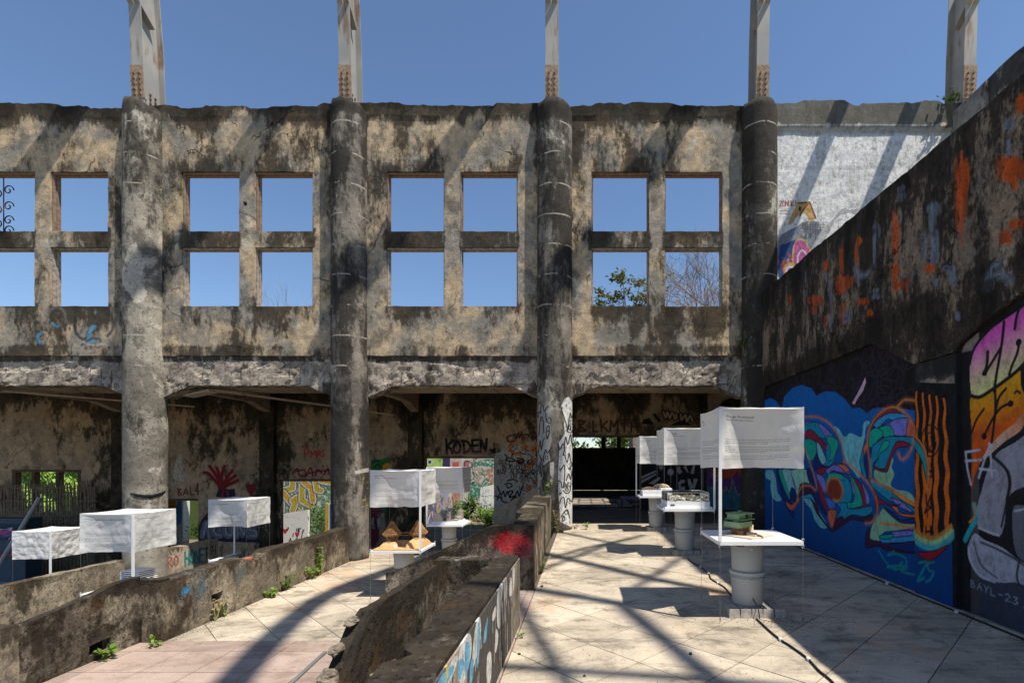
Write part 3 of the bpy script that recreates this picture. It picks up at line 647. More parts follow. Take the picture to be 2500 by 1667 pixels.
M_white=plaster('whitewashed_plaster',(.52,.47,.36,1),(.44,.42,.37,1),(.10,.095,.08,1),(.5,.5,.48,1),thr=.64,soft=.12,scale=1.4,streak=.3,bump=.8,img=(IM_white,'x',3.4,3.4,4.4,5.3),wear=.435,crack=False)
def wd(x,y,z): return 1.3 if z>8.12+.06*nz(x,0,0,3) else (.0 if z>7.9 else -.15)
lattice('whitewashed_panel',seq(3.52,7.67,.09),seq(3.51,8.5,.09),[FY,FY+.13,FY+.26],lambda u,v,w_:(u,(w_-.05 if (w_==FY and v>8.08) else w_),v if v<8.2 else 8.2+(v-8.2)/.3*(topz(u)+.02-8.2)),M_white,facade,None,amp=.008,nsc=3.5,dirtfn=wd)

# round columns
drp=Paint(-1.05,-.05,.84,3.0,260)
def C3(*a): return [Fp(1280+x*.2232,950+y*.2232,9.75) for x,y in a]
CW=(.66,.66,.64)
drp.fill(C3((400,180),(440,100),(480,70),(535,150),(545,1500),(520,1540),(480,1500),(390,1450),(380,1250),(370,1150),(370,900),(385,620),(375,590),(440,480),(430,330)),CW,smooth=False)
drp.fill(C3((132,150),(175,160),(280,180),(300,270),(290,380),(300,560),(270,700),(290,790),(200,840),(200,950),(170,1020),(165,1200),(132,1230)),(.34,.34,.33,.8))
drp.fill(C3((280,800),(325,790),(325,900),(300,1050),(280,1000)),(.5,.49,.46))
for pl in ([(140,300),(150,240),(170,250),(175,180),(200,180),(215,240),(240,200),(260,180)],[(150,500),(165,350),(180,300),(200,340),(210,470)],[(230,250),(240,330),(275,310),(290,350),(270,370),(235,340)],[(140,700),(165,560),(180,660),(200,560),(215,540)],[(235,470),(250,540),(270,470),(265,400),(240,430),(245,460),(265,450)],
           [(165,800),(180,960),(190,830),(160,720)],[(200,780),(215,700),(230,660),(250,700),(290,640)],[(200,840),(230,830),(260,800),(310,780)],[(400,200),(430,300),(460,400),(465,460)],[(470,460),(480,350),(500,250),(510,300),(530,240)],[(475,460),(500,470),(520,440),(530,400)],[(490,380),(480,420),(500,440),(500,390)],
           [(370,590),(385,660),(410,610),(430,600),(435,650),(425,720)],[(430,640),(450,520),(470,600),(500,490),(510,560),(520,620)],[(385,870),(400,880),(430,830),(440,900),(430,1080)],[(440,720),(465,800),(485,700),(500,780),(515,830),(480,870),(500,880)],[(365,1000),(400,1020),(410,1080),(430,1060)],[(455,1000),(480,930),(500,990),(515,900)],
           [(425,1110),(450,1140),(490,1130),(500,1060)],[(460,1060),(450,1110),(475,1110),(462,1060)],[(385,1250),(400,1200),(430,1190),(445,1300),(470,1200),(500,1230),(525,1250)],[(400,1400),(440,1340),(470,1330),(490,1420)],[(410,1440),(425,1390),(440,1430),(415,1450)],[(140,900),(150,830),(165,900),(150,920)],[(145,1100),(160,1080),(165,1160)],[(215,900),(240,1080),(260,1010),(265,1100)]):
    drp.stroke(C3(*pl),.022,K,soft=3)
for p,r in (((240,745),.025),((510,350),.03),((440,1050),.028),((487,1045),.03),((455,1355),.028),((345,850),.018)):
    drp.stroke([(C3(p)[0][0]+r*cos(a*pi/6),C3(p)[0][1]+1.3*r*sin(a*pi/6)) for a in range(12)],.014,K,closed=True)
IM_drp=drp.image('column_paint')
M_col3=plaster('column_concrete_painted',(.25,.225,.19,1),(.14,.125,.105,1),(.024,.02,.017,1),(.50,.47,.40,1),thr=.49,soft=.12,scale=.9,streak=.22,pale=.58,bump=.7,rings=True,crack=False,img=(IM_drp,'x',-1.05,-.05,.84,3.0),wear=.455,pit=.3)
ylw=Paint(-5.2,-.6,.9,3.4,150)
def C2(*a): return [Fp(x,y,9.75) for x,y in a]
ylw.fill(C2((892,1133),(905,1130),(903,1200),(901,1260),(892,1235),(896,1180)),(.72,.55,.04),smooth=True); ylw.fill(C2((880,1136),(894,1132),(892,1158),(882,1150)),(.66,.50,.05),smooth=True)
for k in range(60): ylw.dot(C2((873+rng.random()*24,1165+rng.random()*80))[0],.006+.014*rng.random(),(.5,.38,.05,.6))
ylw.fill(C2((860,1150),(885,1140),(883,1152),(862,1158)),(.5,.47,.4)); ylw.fill(C2((900,1270),(905,1270),(905,1290),(900,1290)),(.3,.45,.65))
IM_yl=ylw.image('column_yellow_paint')
M_col2=plaster('column_concrete_yellow',(.24,.215,.18,1),(.13,.115,.10,1),(.022,.019,.016,1),(.50,.47,.40,1),thr=.485,soft=.12,scale=.9,streak=.22,pale=.60,bump=.8,rings=True,crack=False,img=(IM_yl,'x',-5.2,-.6,.9,3.4),wear=.30,pit=.3)
clab={2:('pale grey round column with a sagging horizontal gash low down, rising behind the left fabric covers','left'),
      3:('dark mottled round column with yellow paint low on its right side','mid'),
      4:('round column painted low down with black and white dripping outlines','r'),
      5:('blackened round column banded with pale rings, beside the white painted bay','rr')}
cols={}
for ci in range(0,7):
    x0=CX[ci]; zb={0:-2.4,1:-1.85,2:-1.2,3:-.62,4:-.02,5:-.02,6:0}[ci]; top=8.53
    if ci in (0,6): continue
    cy=FY+.02; rad=.355
    th=[2*pi*k/40 for k in range(41)]; zs=seq(zb,top,.11)
    rr=random.Random(ci*5)
    def fn(u,v,w_,x0=x0,cy=cy): return None
    mb=MB(); V=[];F=[];D=[]
    for j,z in enumerate(zs):
        for k in range(40):
            t=2*pi*k/40; r=rad*(1+.012*nz(cos(t)*2,sin(t)*2,z*1.5+ci*9))
            zz=z
            if j==len(zs)-1: zz=top+.07*nz(cos(t)*2,sin(t)*2,ci*3)-.10*max(0,cos(t-.3)); r*=.97
            # casting rings
            # gash in the left column
            p=Vector((x0+r*cos(t),cy+r*sin(t),zz))
            V.append(tuple(p)); dd=.12*nz(p.x,p.y,p.z*.4,2)+(.45 if z>8.2 else 0)
            
            if ci==5: dd+=.34
            if ci==2: dd+=(.28 if z>5.9 else (-.05 if z<3.2 else .05))
            if ci==3: dd+=.20-.55*max(0,1-abs(t-5.55)/.35)*(.5+nz(0,0,z,.8))
            if ci==4: dd+=.16 if z>3 else -.1
            D.append(dd)
    n=40
    for j in range(len(zs)-1):
        for k in range(n): F.append((j*n+k,j*n+(k+1)%n,(j+1)*n+(k+1)%n,(j+1)*n+k))
    F.append(tuple(range(n-1,-1,-1)));
    V.append((x0,cy,top-.02)); D.append(.4); ct=len(V)-1; b0=(len(zs)-1)*n
    for k in range(n): F.append((b0+k,b0+(k+1)%n,ct))
    mb.v=V; mb.f=F; mb.mi=[0]*len(F)
    root=empty('concrete_column',(x0,cy,zb),label=clab.get(ci,('round concrete column at the far left end, outside most of the view',''))[0],cat='column',group='round columns of the facade')
    cols[ci]=mb.build('shaft',{2:M_colL,4:M_col3,3:M_col2}.get(ci,M_col),root,smooth=True,world=True,dirt=D); cols[ci].location=(0,0,0)
    if ci==2:
        g=MB(); pts=[]
        for i in range(15):
            t=i/14; a=R(-88+t*98)                      # sagging gash across the front
            px=x0+(rad+.004)*cos(a); py=cy+(rad+.004)*sin(a); z=.80-.12*sin(pi*(.12+.80*t))+.015*nz(i,0,0,1.3)
            pts.append((px,py,z))
        g.tube(pts,[.006+.026*sin(pi*i/14)**.6 for i in range(15)],6); g.build('gash',M_void,root,world=True)

# bushings of mould: ledge between wall and beam already modelled; slab soffit and rooms behind
slab=empty('roof_slab',(0,12,3.3),label='low flat concrete slab roofing the dim rooms behind the facade',cat='roof')
mb=MB(); mb.box(-17.3,9.0,FY+.39,11.46,2.93,3.05); mb.build('slab_soffit',M_roofslab,slab,world=True)
mb=MB(); mb.box(-17.3,9.0,FY+.39,14.35,3.42,3.6)
mb.box(-17.3,9.0,11.36,11.458,3.052,3.415)
mb.build('slab_deck',M_roofslab,slab,world=True)
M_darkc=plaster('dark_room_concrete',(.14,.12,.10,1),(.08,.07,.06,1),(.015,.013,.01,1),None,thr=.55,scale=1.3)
mb=MB()
for (xa,xb,ya,yb) in ((-.8,5.6,14.36,14.7),(-.8,1.0,14.71,17.6),(2.3,5.6,14.71,17.6),(-.8,5.6,17.61,23.3)): mb.box(xa,xb,ya,yb,3.42,3.6)
mb.build('slab_deck',M_darkc,slab,world=True)
for ci in range(1,6):
    mb=MB(); x=CX[ci]
    mb.extr([(FY+.40,3.40),(FY+.40,2.72),(11.1,2.95),(13.2,2.95),(13.95,2.74),(14.08,2.74),(14.08,3.40)],x-.11,x+.11,lambda u,v,w_:(w_,u,v))
    mb.build('cross_beam',M_roofslab,slab,world=True)
# ties hanging loose under the soffit
mb=MB(); rr=random.Random(4)
for x,z in ((-7.6,2.9),(-6.2,2.9),(-2.9,2.9),(-2.0,2.9),(.7,2.9),(1.9,2.9),(-11,2.9)):
    mb.tube([(x,10.7,2.93),(x+.22,10.8,2.80),(x+.34,10.85,2.70)],.006,5)
mb.build('loose_tie_rod',M_rebar,slab,world=True)['kind']='stuff'
mb=MB(); mb.beam((-8.0,10.5,2.88),(-6.6,12.6,2.78),.16,.03); mb.beam((-6.6,12.6,2.78),(-5.3,13.7,2.62),.14,.03); mb.build('fallen_batten',plain('batten_wood',(.5,.42,.33),.8),slab,world=True)
mb=MB(); mb.beam((-12.4,10.6,2.86),(-9.9,12.6,2.74),.10,.03); mb.build('fallen_batten',bpy.data.materials['batten_wood'],slab,world=True)
mb=MB(); mb.obox((-8.15,FY+.45,2.80),(.55,.3,.03),Matrix.Rotation(R(-12),3,'Y')); mb.build('hanging_board',bpy.data.materials['batten_wood'],slab,world=True)
# ------------------------------------------------------------------ steel arch ribs
def steel_mat():
    t=NT('painted_steel_rusting'); P=t.pos(); st=t.noise(t.vscale(P,(1,1,.12),(0,0,3)),5,10,.7); big=t.noise(P,1.1,6,.6)
    m=t.ramp(t.math('ADD',t.math('MULTIPLY',st,.6),t.math('MULTIPLY',big,.4)),.52,.62)
    c=t.mix(t.ramp(big,.4,.6),(.29,.285,.265,1),(.38,.365,.33,1)); c=t.mix(t.math('MULTIPLY',m,.8),c,(.17,.085,.04,1))
    return t.done(c,.65,t.bump(t.noise(P,30,5,.6),.2,.005),0,.3)
M_steel=steel_mat(); M_rust=plain('rust',(.15,.06,.025),.9,var=.4,scale=30,bump=.5)
M_rustpl=plain('rusty_plate',(.33,.24,.16),.85,var=.4,scale=22,bump=.4)
ARCH=[(9.94,8.3),(9.91,8.9),(9.87,9.8),(9.80,10.95),(9.42,11.35),(8.55,12.4),(7.75,13.7),(6.8,14.8),(5.6,15.6),(4.3,16.05),(2.9,16.7),(2.2,16.75),(1.5,16.4),(.85,15.95),(.06,15.2),(-1.0,14.2)]
ribl={1:'steel arch rib at the far left, mostly out of view',2:'leaning rusty steel rib with a wide sunlit web, leftmost in view',3:'steel rib on the dark column second from the left',4:'narrow steel rib seen edge on, above the column with dripping paint',5:'steel rib with its web on the left, above the ring banded column',6:'rust stained steel rib standing where the wall meets the right side wall'}
def rib(ci):
    x=CX[ci]+{2:.03,4:-.05,6:-.03}.get(ci,0); path=ARCH if ci!=6 else ARCH[:3]+[(9.83,10.9)]
    root=empty('steel_rib',(x,9.9,8.6),label=ribl[ci],cat='steel rib',group='arched steel ribs on the columns')
    dep=.50; inn=[Vector((x,y,z)) for y,z in path]; out=[]
    for i,p in enumerate(inn):
        a=inn[max(0,i-1)];b=inn[min(len(inn)-1,i+1)]; d=(b-a).normalized(); nrm=Vector((0,d.z,-d.y)); out.append(p+nrm*(dep if i<3 else max(.27,dep-.035*(i-2))))
    def strip(pa,hw,th,name):
        mb=MB(); n=len(pa); vs=[]
        for i,p in enumerate(pa):
            a=pa[max(0,i-1)];b=pa[min(n-1,i+1)]; d=(b-a).normalized(); nr=Vector((0,d.z,-d.y))
            vs+=[p+Vector((-hw,0,0)),p+Vector((hw,0,0)),p+Vector((hw,0,0))+nr*th,p+Vector((-hw,0,0))+nr*th]
        fs=[(3,2,1,0)]
        for i in range(n-1):
            for k in range(4): fs.append((i*4+k,i*4+(k+1)%4,i*4+4+(k+1)%4,i*4+4+k))
        fs.append(tuple((n-1)*4+k for k in range(4))); mb.add(vs,fs); return mb.build(name,M_steel,root,world=True)
    strip(inn,.12,.016,'flange'); strip(out,.12,.016,'flange')
    mb=MB(); vs=[];fs=[]
    for i in range(len(inn)):
        a=inn[i]; b=out[i]; d=(b-a); a2=a+d*.034; b2=b
        vs+=[a2+Vector((-.006,0,0)),a2+Vector((.006,0,0)),b2+Vector((.006,0,0)),b2+Vector((-.006,0,0))]
    for i in range(len(inn)-1):
        for k in range(4): fs.append((i*4+k,i*4+(k+1)%4,i*4+4+(k+1)%4,i*4+4+k))
    mb.add(vs,fs); mb.build('web',M_steel,root,world=True)
    mb=MB(); 
    for s in (-1,1): mb.hexa([(x+s*.01,9.70,10.50),(x+s*.118,9.70,10.50),(x+s*.118,10.17,10.17),(x+s*.01,10.17,10.17),(x+s*.01,9.70,10.52),(x+s*.118,9.70,10.52),(x+s*.118,10.17,10.19),(x+s*.01,10.17,10.19)])
    mb.build('stiffener',M_steel,root,world=True)
    mb=MB(); mb.hexa([(x-.13,9.918,8.6),(x+.13,9.918,8.6),(x+.13,9.933,8.6),(x-.13,9.933,8.6),(x-.13,9.865,9.22),(x+.13,9.865,9.22),(x+.13,9.880,9.22),(x-.13,9.880,9.22)])
    mb.build('splice_plate',M_rustpl,root,world=True)
    mb=MB()
    for k in range(5):
        z=8.66+k*.10
        for s in (-.055,.055):
            y=9.916-(z-8.6)*.085; mb.lathe([(.0,0),(.019,0),(.019,.02),(0,.02)],(0,0,0),6,False)
            n=len(mb.v)
            for q in range(24): v=mb.v[n-24+q]; mb.v[n-24+q]=(x+s+v[0],y-.022+v[2],z+v[1])
    s_=1 if x<0 else -1
    for k in range(4):
        for yy in (10.06,10.18,10.30):
            if k<2 or yy>10.15: mb.obox((x+s_*.014,yy,8.58+k*.09),(.03,.035,.035))
    mb.build('bolt',M_rust,root,world=True)['kind']='stuff'
for ci in range(1,7): rib(ci)
# roof bracing whose crossing shadows lie on the floor
def arch_z(y):
    P=sorted(ARCH)
    for a,b in zip(P[:-1],P[1:]):
        if a[0]<=y<=b[0]: return a[1]+(b[1]-a[1])*(y-a[0])/(b[0]-a[0])
    return P[0][1] if y<P[0][0] else P[-1][1]
def lift(X,Y,z0=0.0):
    """point of the roof surface whose shadow falls on (X,Y,z0)"""
    h=10.0
    for _ in range(60):
        y=Y-.28*(h-z0); h=.5*h+.5*(arch_z(y)+.1)
    return Vector((X+.42*(h-z0),Y-.28*(h-z0),h))
BR=[[(-1.2,8.1),(-.614,7.46),(.758,5.9),(1.396,5.3),(2.2,4.6)],[(-1.4,5.9),(-.553,5.38),(-.111,5.12),(.333,4.85),(.44,4.49),(.769,3.33),(1.0,2.5)],[(-1.3,5.3),(-.545,6.37),(-.156,7.19),(.43,8.35),(1.1,9.3)],[(-1.2,10.3),(-.43,9.55),(.43,8.4),(1.15,7.6),(1.9,6.9)],
    [(.545,5.47),(.753,5.87),(1.2,6.79),(1.6,7.6)],[(-1.3,3.5),(-.507,3.37),(.805,3.17),(1.6,3.0)],[(-1.1,6.0),(-.63,4.8),(-.364,3.9),(-.22,3.44),(.1,2.5)],[(-.55,7.0),(.0,7.9),(.9,9.0)]]
brc=empty('roof_bracing',(3,3,16),label='crossing thin steel braces of the open arched roof overhead',cat='roof bracing')
for k,pl in enumerate(BR):
    mb=MB(); mb.tube([lift(*p) for p in pl],[.095 if k in (0,1) else .065]*len(pl),6); mb.build('brace',M_steel,brc,world=True)
rp=empty('roof_beam',(6.2,9.9,10.95),label='level steel roof beam above the white painted bay, nearer the banded column',cat='roof beam',group='level roof beams over the right annex')
mb=MB(); mb.box(6.07,6.33,3.0,9.78,10.98,11.12); mb.build('beam',M_steel,rp,world=True)
rp=empty('roof_beam',(7.64,9.9,10.95),label='level steel roof beam running back from the head of the rightmost rib',cat='roof beam',group='level roof beams over the right annex')
mb=MB(); mb.box(7.51,7.77,3.0,9.78,10.98,11.12); mb.build('beam',M_steel,rp,world=True)
mb=MB(); mb.beam((-3.55,1.2,17.2),(-.63,9.4,12.0),.14,.14) if False else None

# ------------------------------------------------------------------ side wall with the mural, outer wall
side=empty('side_wall',(WX,4,0),label='right hand wall of mouldy concrete over bays painted with a blue letter mural and a pink and orange one',cat='wall')
def soff(y):
    pts=[(-3.2,2.8),(3.8,2.8),(4.64,2.48),(4.67,2.41),(5.27,2.41),(6.06,2.81),(9.62,2.81),(9.95,2.42),(10.12,2.42)]
    for a,b in zip(pts[:-1],pts[1:]):
        if a[0]<=y<=b[0]: return a[1]+(b[1]-a[1])*(y-a[0])/(b[0]-a[0])
    return 2.8
us=seq(-3.0,10.1,.10,(3.8,4.64,4.67,5.27,6.06,9.62,9.95))
def sfn(u,v,w_): z0=soff(u); return (w_,u,z0+(4.70-.039*(10.1-u)-z0)*v+(.03*nz(u,0,0,1.5)+.02*nz(u,5,0,7) if v==1 else 0))
def sdirt(x,y,z):
    d=.12*fb(x,y,z,.8,3)
    d+=.42*max(0,(z-4.1)/.6) if z>4.1 else 0
    if z<3.1: d+=.22
    d+=.38*max(0,nz(0,y,z*.35,1.9))
    return d+.02
lattice('concrete_panel',us,seq(0,1,.055),[WX,WX+.14,WX+.30],sfn,M_side,side,None,amp=.010,nsc=5,dirtfn=sdirt)
lattice('pier',seq(4.675,5.265,.1),seq(0,2.405,.15),[WX+.012,WX+.29],lambda u,v,w_:(w_,u,v),M_mural,side,None,amp=.004,nsc=4,dirtfn=lambda x,y,z:1.5 if z>2.2 else 0)
lattice('pier',seq(9.90,10.09,.1),seq(0,2.415,.15),[WX+.012,WX+.29],lambda u,v,w_:(w_,u,v),M_col,side,None,amp=.008,nsc=4)
lattice('infill_panel',seq(5.268,9.895,.15),seq(-.02,2.84,.15),[WX+.045,WX+.2],lambda u,v,w_:(w_,u,min(v,soff(u)+.03)),M_mural,side,None,amp=.003,nsc=3,dirtfn=lambda x,y,z:.5*max(0,(z-2.45)/.35))
lattice('infill_panel',seq(-3.0,4.672,.15),seq(-.02,2.84,.15),[WX+.06,WX+.2],lambda u,v,w_:(w_,u,min(v,soff(u)+.03)),M_mural,side,None,amp=.003,nsc=3)
outer=empty('outer_wall',(7.45,4,0),label='tall grey outer wall whose sloping broken top shows above the right side wall',cat='wall')
M_outer=plaster('outer_wall_plaster',(.36,.34,.30,1),(.24,.22,.2,1),(.04,.035,.03,1),(.5,.48,.44,1),thr=.52,scale=1.3,bump=.9)
lattice('wall_panel',seq(-3,10.08,.16),seq(0,8.4,.3),[7.45,7.7],lambda u,v,w_:(w_,u,v if v<8.3 else 8.45+.10*fb(u,0,0,1.1,4)),M_outer,outer,None,amp=.02,nsc=3,dirtfn=lambda x,y,z:.5 if z>7.9 else 0)
lattice('plaster_return',seq(9.2,10.04,.08),seq(7.3,8.40,.09),[7.40,7.446],lambda u,v,w_:(w_,u,v),M_outer,outer,None,amp=.012,nsc=5)

# ------------------------------------------------------------------ rooms behind: back walls with graffiti
bk=Paint(-17.2,-2.4,22.5,5.8,95)
def B(px,py): return Fp(px,py,BYK)
def ZB(k,*a):
    ox,oy,s={'c':(1060,1000,.1913),'l':(400,1100,.1913),'r':(1500,960,.1913),'m':(850,1050,.1913),'u':(800,560,.3827),'a':(0,1067,.3827)}[k]
    return [B(ox+x*s,oy+y*s) for x,y in a]
BKC=(.012,.010,.012)
for wd_,pl in ((1,0),):
    for p in ([(150,380),(155,470),(160,560)],[(240,395),(170,460),(205,500),(230,560)],[(290,410),(255,450),(245,510),(275,550),(320,530),(330,470),(310,420),(285,405)],[(370,400),(380,545)],[(350,400),(420,410),(460,480),(430,530),(375,550)],[(480,390),(490,540),(570,535)],[(480,390),(560,385)],[(490,460),(550,455)],[(590,545),(595,390),(650,530),(665,375)],[(715,515),(770,545)],[(770,505),(730,550)],
              ):
        bk.stroke(ZB('c',*p),.072,BKC,smooth=len(p)>3)
bk.fill(ZB('c',(120,560),(200,500),(420,470),(640,500),(780,560),(780,590),(120,590)),(.30,.12,.12,.28),smooth=True)
MRN=(.10,.012,.012)
for p in ([(980,330),(930,350),(930,390),(970,410),(1015,395)],[(1030,310),(1045,370),(1070,300),(1085,360),(1115,290)],[(1150,315),(1200,318)],[(1230,300),(1270,280),(1285,300),(1240,350),(1295,345)]): bk.stroke(ZB('c',*p),.045,MRN)
bk.fill(ZB('c',(770,560),(1300,380),(1300,1290),(770,1290)),(.50,.49,.46,.88)); OR2=(.62,.20,.05)
bk.fill(ZB('c',(880,420),(960,420),(960,520),(850,540)),(.42,.43,.42,.8))
for p in ([(1300,415),(1200,400),(1050,415),(960,440),(945,480),(980,530),(1060,560),(1160,560)],): bk.stroke(ZB('c',*p),.035,OR2)
bk.fill(ZB('c',(950,440),(980,470),(1010,530),(1080,550),(1160,550),(1100,580),(1000,570),(950,520)),OR2,smooth=True)
for c,r in (((1155,475),.09),((1270,495),.11),((1205,1000),.08),((1120,905),.05),((1270,920),.06),((1090,650),.09),((1180,830),.07)): bk.dot(ZB('c',c)[0],r,OR2)
bk.fill(ZB('c',(1210,570),(1260,600),(1265,680),(1220,745),(1165,740),(1160,700),(1210,700),(1235,650)),OR2,smooth=True)
for p in ([(945,520),(930,620),(870,730),(870,800),(940,860)],): bk.stroke(ZB('c',*p),.02,OR2)
rg=random.Random(8)
for k in range(420):
    x=rg.uniform(960,1300); y=rg.uniform(430,1100)
    if x>1080 or y<560: bk.dot(ZB('c',(x,y))[0],.010+.008*rg.random(),BKC)
def hw(txt,x,y,h,wd_,sw,c,k='c',gap=.22,jit=.08,**kw):
    p=ZB(k,(x,y))[0]; hand(bk,txt,p[0],p[1],h,wd_,sw,c,gap=gap,jit=jit,**kw)
hw('SELL DRUGS',815,705,.14,.085,.024,BKC); hw('IN RUSSIA',850,760,.10,.065,.02,BKC); hw('BUY ALBOROADOT',800,820,.12,.075,.022,BKC); hw('IN BAL',960,880,.11,.085,.022,BKC)
for p in ([(915,625),(960,615),(1030,650),(990,660),(930,650),(915,625)],[(1060,620),(1120,630),(1130,670),(1080,690),(1055,650)],[(900,570),(920,600)],[(1000,570),(985,595)],[(780,1100),(850,1130)],[(830,1080),(800,1150)],[(800,980),(850,1080),(880,1040),(900,1110),(930,1050),(960,1110)],[(930,1050),(1000,1040),(960,1120),(1040,1090)],[(1020,1130),(1060,1040),(1080,1110),(1110,1010),(1130,970)],
          [(960,1200),(1000,1130),(1060,1120)],[(900,950),(960,940),(990,970),(940,1000),(920,970)],[(850,1100),(870,1170),(950,1190)],[(1100,1120),(1190,1090)],[(930,910),(1000,890),(1060,915)]): bk.stroke(ZB('c',*p),.04,BKC)
for p in ([(1000,1250),(1010,1310),(1060,1360),(1065,1440)],[(970,1330),(1030,1350)],[(1070,1330),(1150,1340),(1200,1290)]): bk.stroke(ZB('c',*p),.035,BKC)
bk.fill(ZB('c',(960,1330),(1100,1260),(1290,1190),(1290,1480),(920,1480)),(.40,.42,.16,.8),smooth=True)
hw('LAMPSO',1030,1260,.16,.11,.035,(.05,.05,.05),slant=.2)
bk.stroke([(-1.9,-.60),(-1.9,-.55)],.01,BKC)
# bay over the door: BLKMTH, rays, tag
for p in ([(1600,1220),(1605,1290)],[(1600,1220),(1640,1225),(1605,1255),(1645,1285),(1600,1290)],[(1690,1225),(1692,1290),(1720,1290)],[(1740,1215),(1745,1290)],[(1780,1225),(1750,1255),(1790,1290)],[(1800,1290),(1805,1220),(1825,1260),(1845,1215),(1850,1290)],[(1865,1215),(1925,1218)],[(1893,1195),(1892,1290)],[(1935,1225),(1935,1290)],[(1975,1215),(1975,1290)],[(1935,1260),(1975,1258)]): bk.stroke(ZB('u',*p),.055,(.10,.03,.02),smooth=False)
for p in ([(2010,1215),(2050,1200),(2080,1240),(2000,1240)],[(2070,1180),(2090,1170),(2130,1225),(2110,1230)],[(2180,1250),(2260,1210),(2330,1250)]): bk.fill(ZB('u',*p),BKC)
for wv,c in ((.13,BKC),(.05,(.40,.31,.22))):
    for p in ([(2140,1165),(2155,1200),(2165,1165),(2180,1205),(2195,1170),(2215,1210)],[(2250,1180),(2255,1215),(2280,1185),(2290,1225),(2310,1190),(2325,1225)],[(2220,1180),(2225,1205)]): bk.stroke(ZB('u',*p),wv,c)
# black and white ray mural right of the door
bk.fill(ZB('r',(340,905),(1120,905),(1160,1350),(1180,1480),(340,1480)),(.02,.02,.025))
LG=(.42,.42,.44)
for p in ([(340,1060),(530,980),(535,1000),(340,1090)],[(340,1110),(530,1020),(530,1040),(340,1150)],[(430,1150),(570,1065),(585,1085),(500,1160)],[(880,940),(910,910),(930,980),(950,1010),(930,1010)],[(1000,910),(1030,910),(1010,1030),(970,1020)],[(570,905),(620,905),(620,960),(590,980),(565,940)],[(800,940),(835,930),(840,970),(870,1000),(830,1030),(800,1000)],
          [(810,1140),(850,1100),(900,1110),(890,1140),(850,1150),(850,1190),(900,1190),(895,1225),(820,1225)],[(930,1090),(960,1090),(1000,1180),(1010,1090),(1060,1090),(1020,1220),(960,1230),(940,1150)]): bk.fill(ZB('r',*p),LG)
bk.dot(ZB('r',(715,1005))[0],.093,LG)
# blue and orange zigzag right of it
bk.fill(ZB('r',(1160,960),(1700,960),(1700,1590),(1160,1590)),(.06,.20,.28)); bk.fill(ZB('r',(1160,960),(1700,960),(1700,1120),(1620,1310),(1560,1270),(1500,1100),(1470,1260),(1440,1230),(1420,1190),(1400,1240),(1300,1210),(1160,1180)),(.14,.06,.26)); bk.fill(ZB('r',(1210,960),(1640,960),(1620,1080),(1590,1050),(1560,980),(1500,1090),(1460,1080),(1360,1090),(1300,1060),(1230,1090)),(.50,.10,.04))
for p in ([(1210,1195),(1300,1215),(1400,1245),(1420,1190),(1450,1250),(1470,1250),(1502,1095),(1560,1280),(1620,1300)],[(1230,1090),(1290,1110),(1360,1100)]): bk.stroke(ZB('r',*p),.016,(.6,.35,.2),smooth=False)
for k in range(40): x=rg.uniform(1200,1640); y=rg.uniform(1290,1500); bk.stroke(ZB('r',(x,y),(x+5,y+rg.uniform(20,60))),.03,(.10,.30,.36) if k%2 else (.04,.13,.20),smooth=False)
# left rooms
RD=(.22,.014,.02)
for p in ([(510,280),(560,290),(620,350),(700,440)],[(580,200),(640,280),(680,350),(720,430)],[(670,220),(700,300),(725,420)],[(770,200),(740,300),(740,420)],[(870,260),(820,320),(760,430)],[(910,320),(840,370),(780,440)],[(940,380),(880,410),(790,450)]): bk.stroke(ZB('l',*p),.10,RD,soft=3)
bk.fill(ZB('l',(690,420),(800,420),(790,500),(760,500),(700,500)),RD,smooth=True); bk.fill(ZB('l',(660,590),(690,500),(730,490),(850,490),(900,480),(920,600)),(.03,.02,.04)); bk.fill(ZB('l',(720,590),(745,500),(765,500),(760,590)),(.25,.03,.05)); bk.fill(ZB('l',(810,590),(790,510),(820,510),(840,590)),(.25,.03,.05))
bk.fill(ZB('l',(1110,570),(1050,480),(1045,430),(1080,415),(1110,430),(1150,410),(1175,440),(1165,500)),(.22,.015,.03),smooth=True)
for p in ([(175,480),(185,570)],[(175,490),(215,490),(190,525),(225,560),(190,575)],[(245,565),(275,485),(310,560)],[(255,540),(300,540)],[(335,465),(340,560),(385,560)],[(430,420),(400,520),(440,515)],[(430,420),(432,560)]): bk.stroke(ZB('l',*p),.035,(.16,.02,.02),smooth=False)
bk.stroke(ZB('l',(105,325),(145,325),(115,375)),.03,BKC,smooth=False); bk.fill(ZB('l',(85,420),(110,395),(150,400),(165,420),(150,445),(100,445)),(.4,.36,.3,.7),smooth=True)
bk.fill(ZB('l',(110,300),(150,150),(190,60),(240,50),(230,200),(290,380),(140,370)),(.52,.44,.36,.8),smooth=True)
for p in ([(1790,0),(1800,90)],[(1785,0),(1830,-30),(1850,10),(1800,40)],[(1870,90),(1880,10),(1900,60),(1925,0),(1940,80)],[(1955,100),(1950,10),(1985,20),(1960,60)],[(2040,0),(2000,20),(1995,70),(2040,70),(2030,40)],[(1770,-60),(1765,-40)],[(1790,-62),(1787,-42)]): bk.stroke(ZB('l',*p),.035,(.5,.03,.03))
for p in ([(1640,300),(1700,230),(1720,310)],[(1690,260),(1790,250),(1800,320),(1740,320)],[(1810,330),(1870,220),(1900,320)],[(1830,290),(2000,260),(2110,250)],[(1930,320),(1960,240),(2010,290)],[(2040,310),(2090,230),(2110,300)]): bk.stroke(ZB('l',*p),.045,(.18,.01,.04))
for x in (2030,2080): bk.dot(ZB('l',(x,195))[0],.022,BKC)
bk.fill(ZB('l',(450,960),(480,880),(580,760),(600,960),(1200,930),(1215,1170),(760,1160),(440,1110)),(.03,.025,.05))
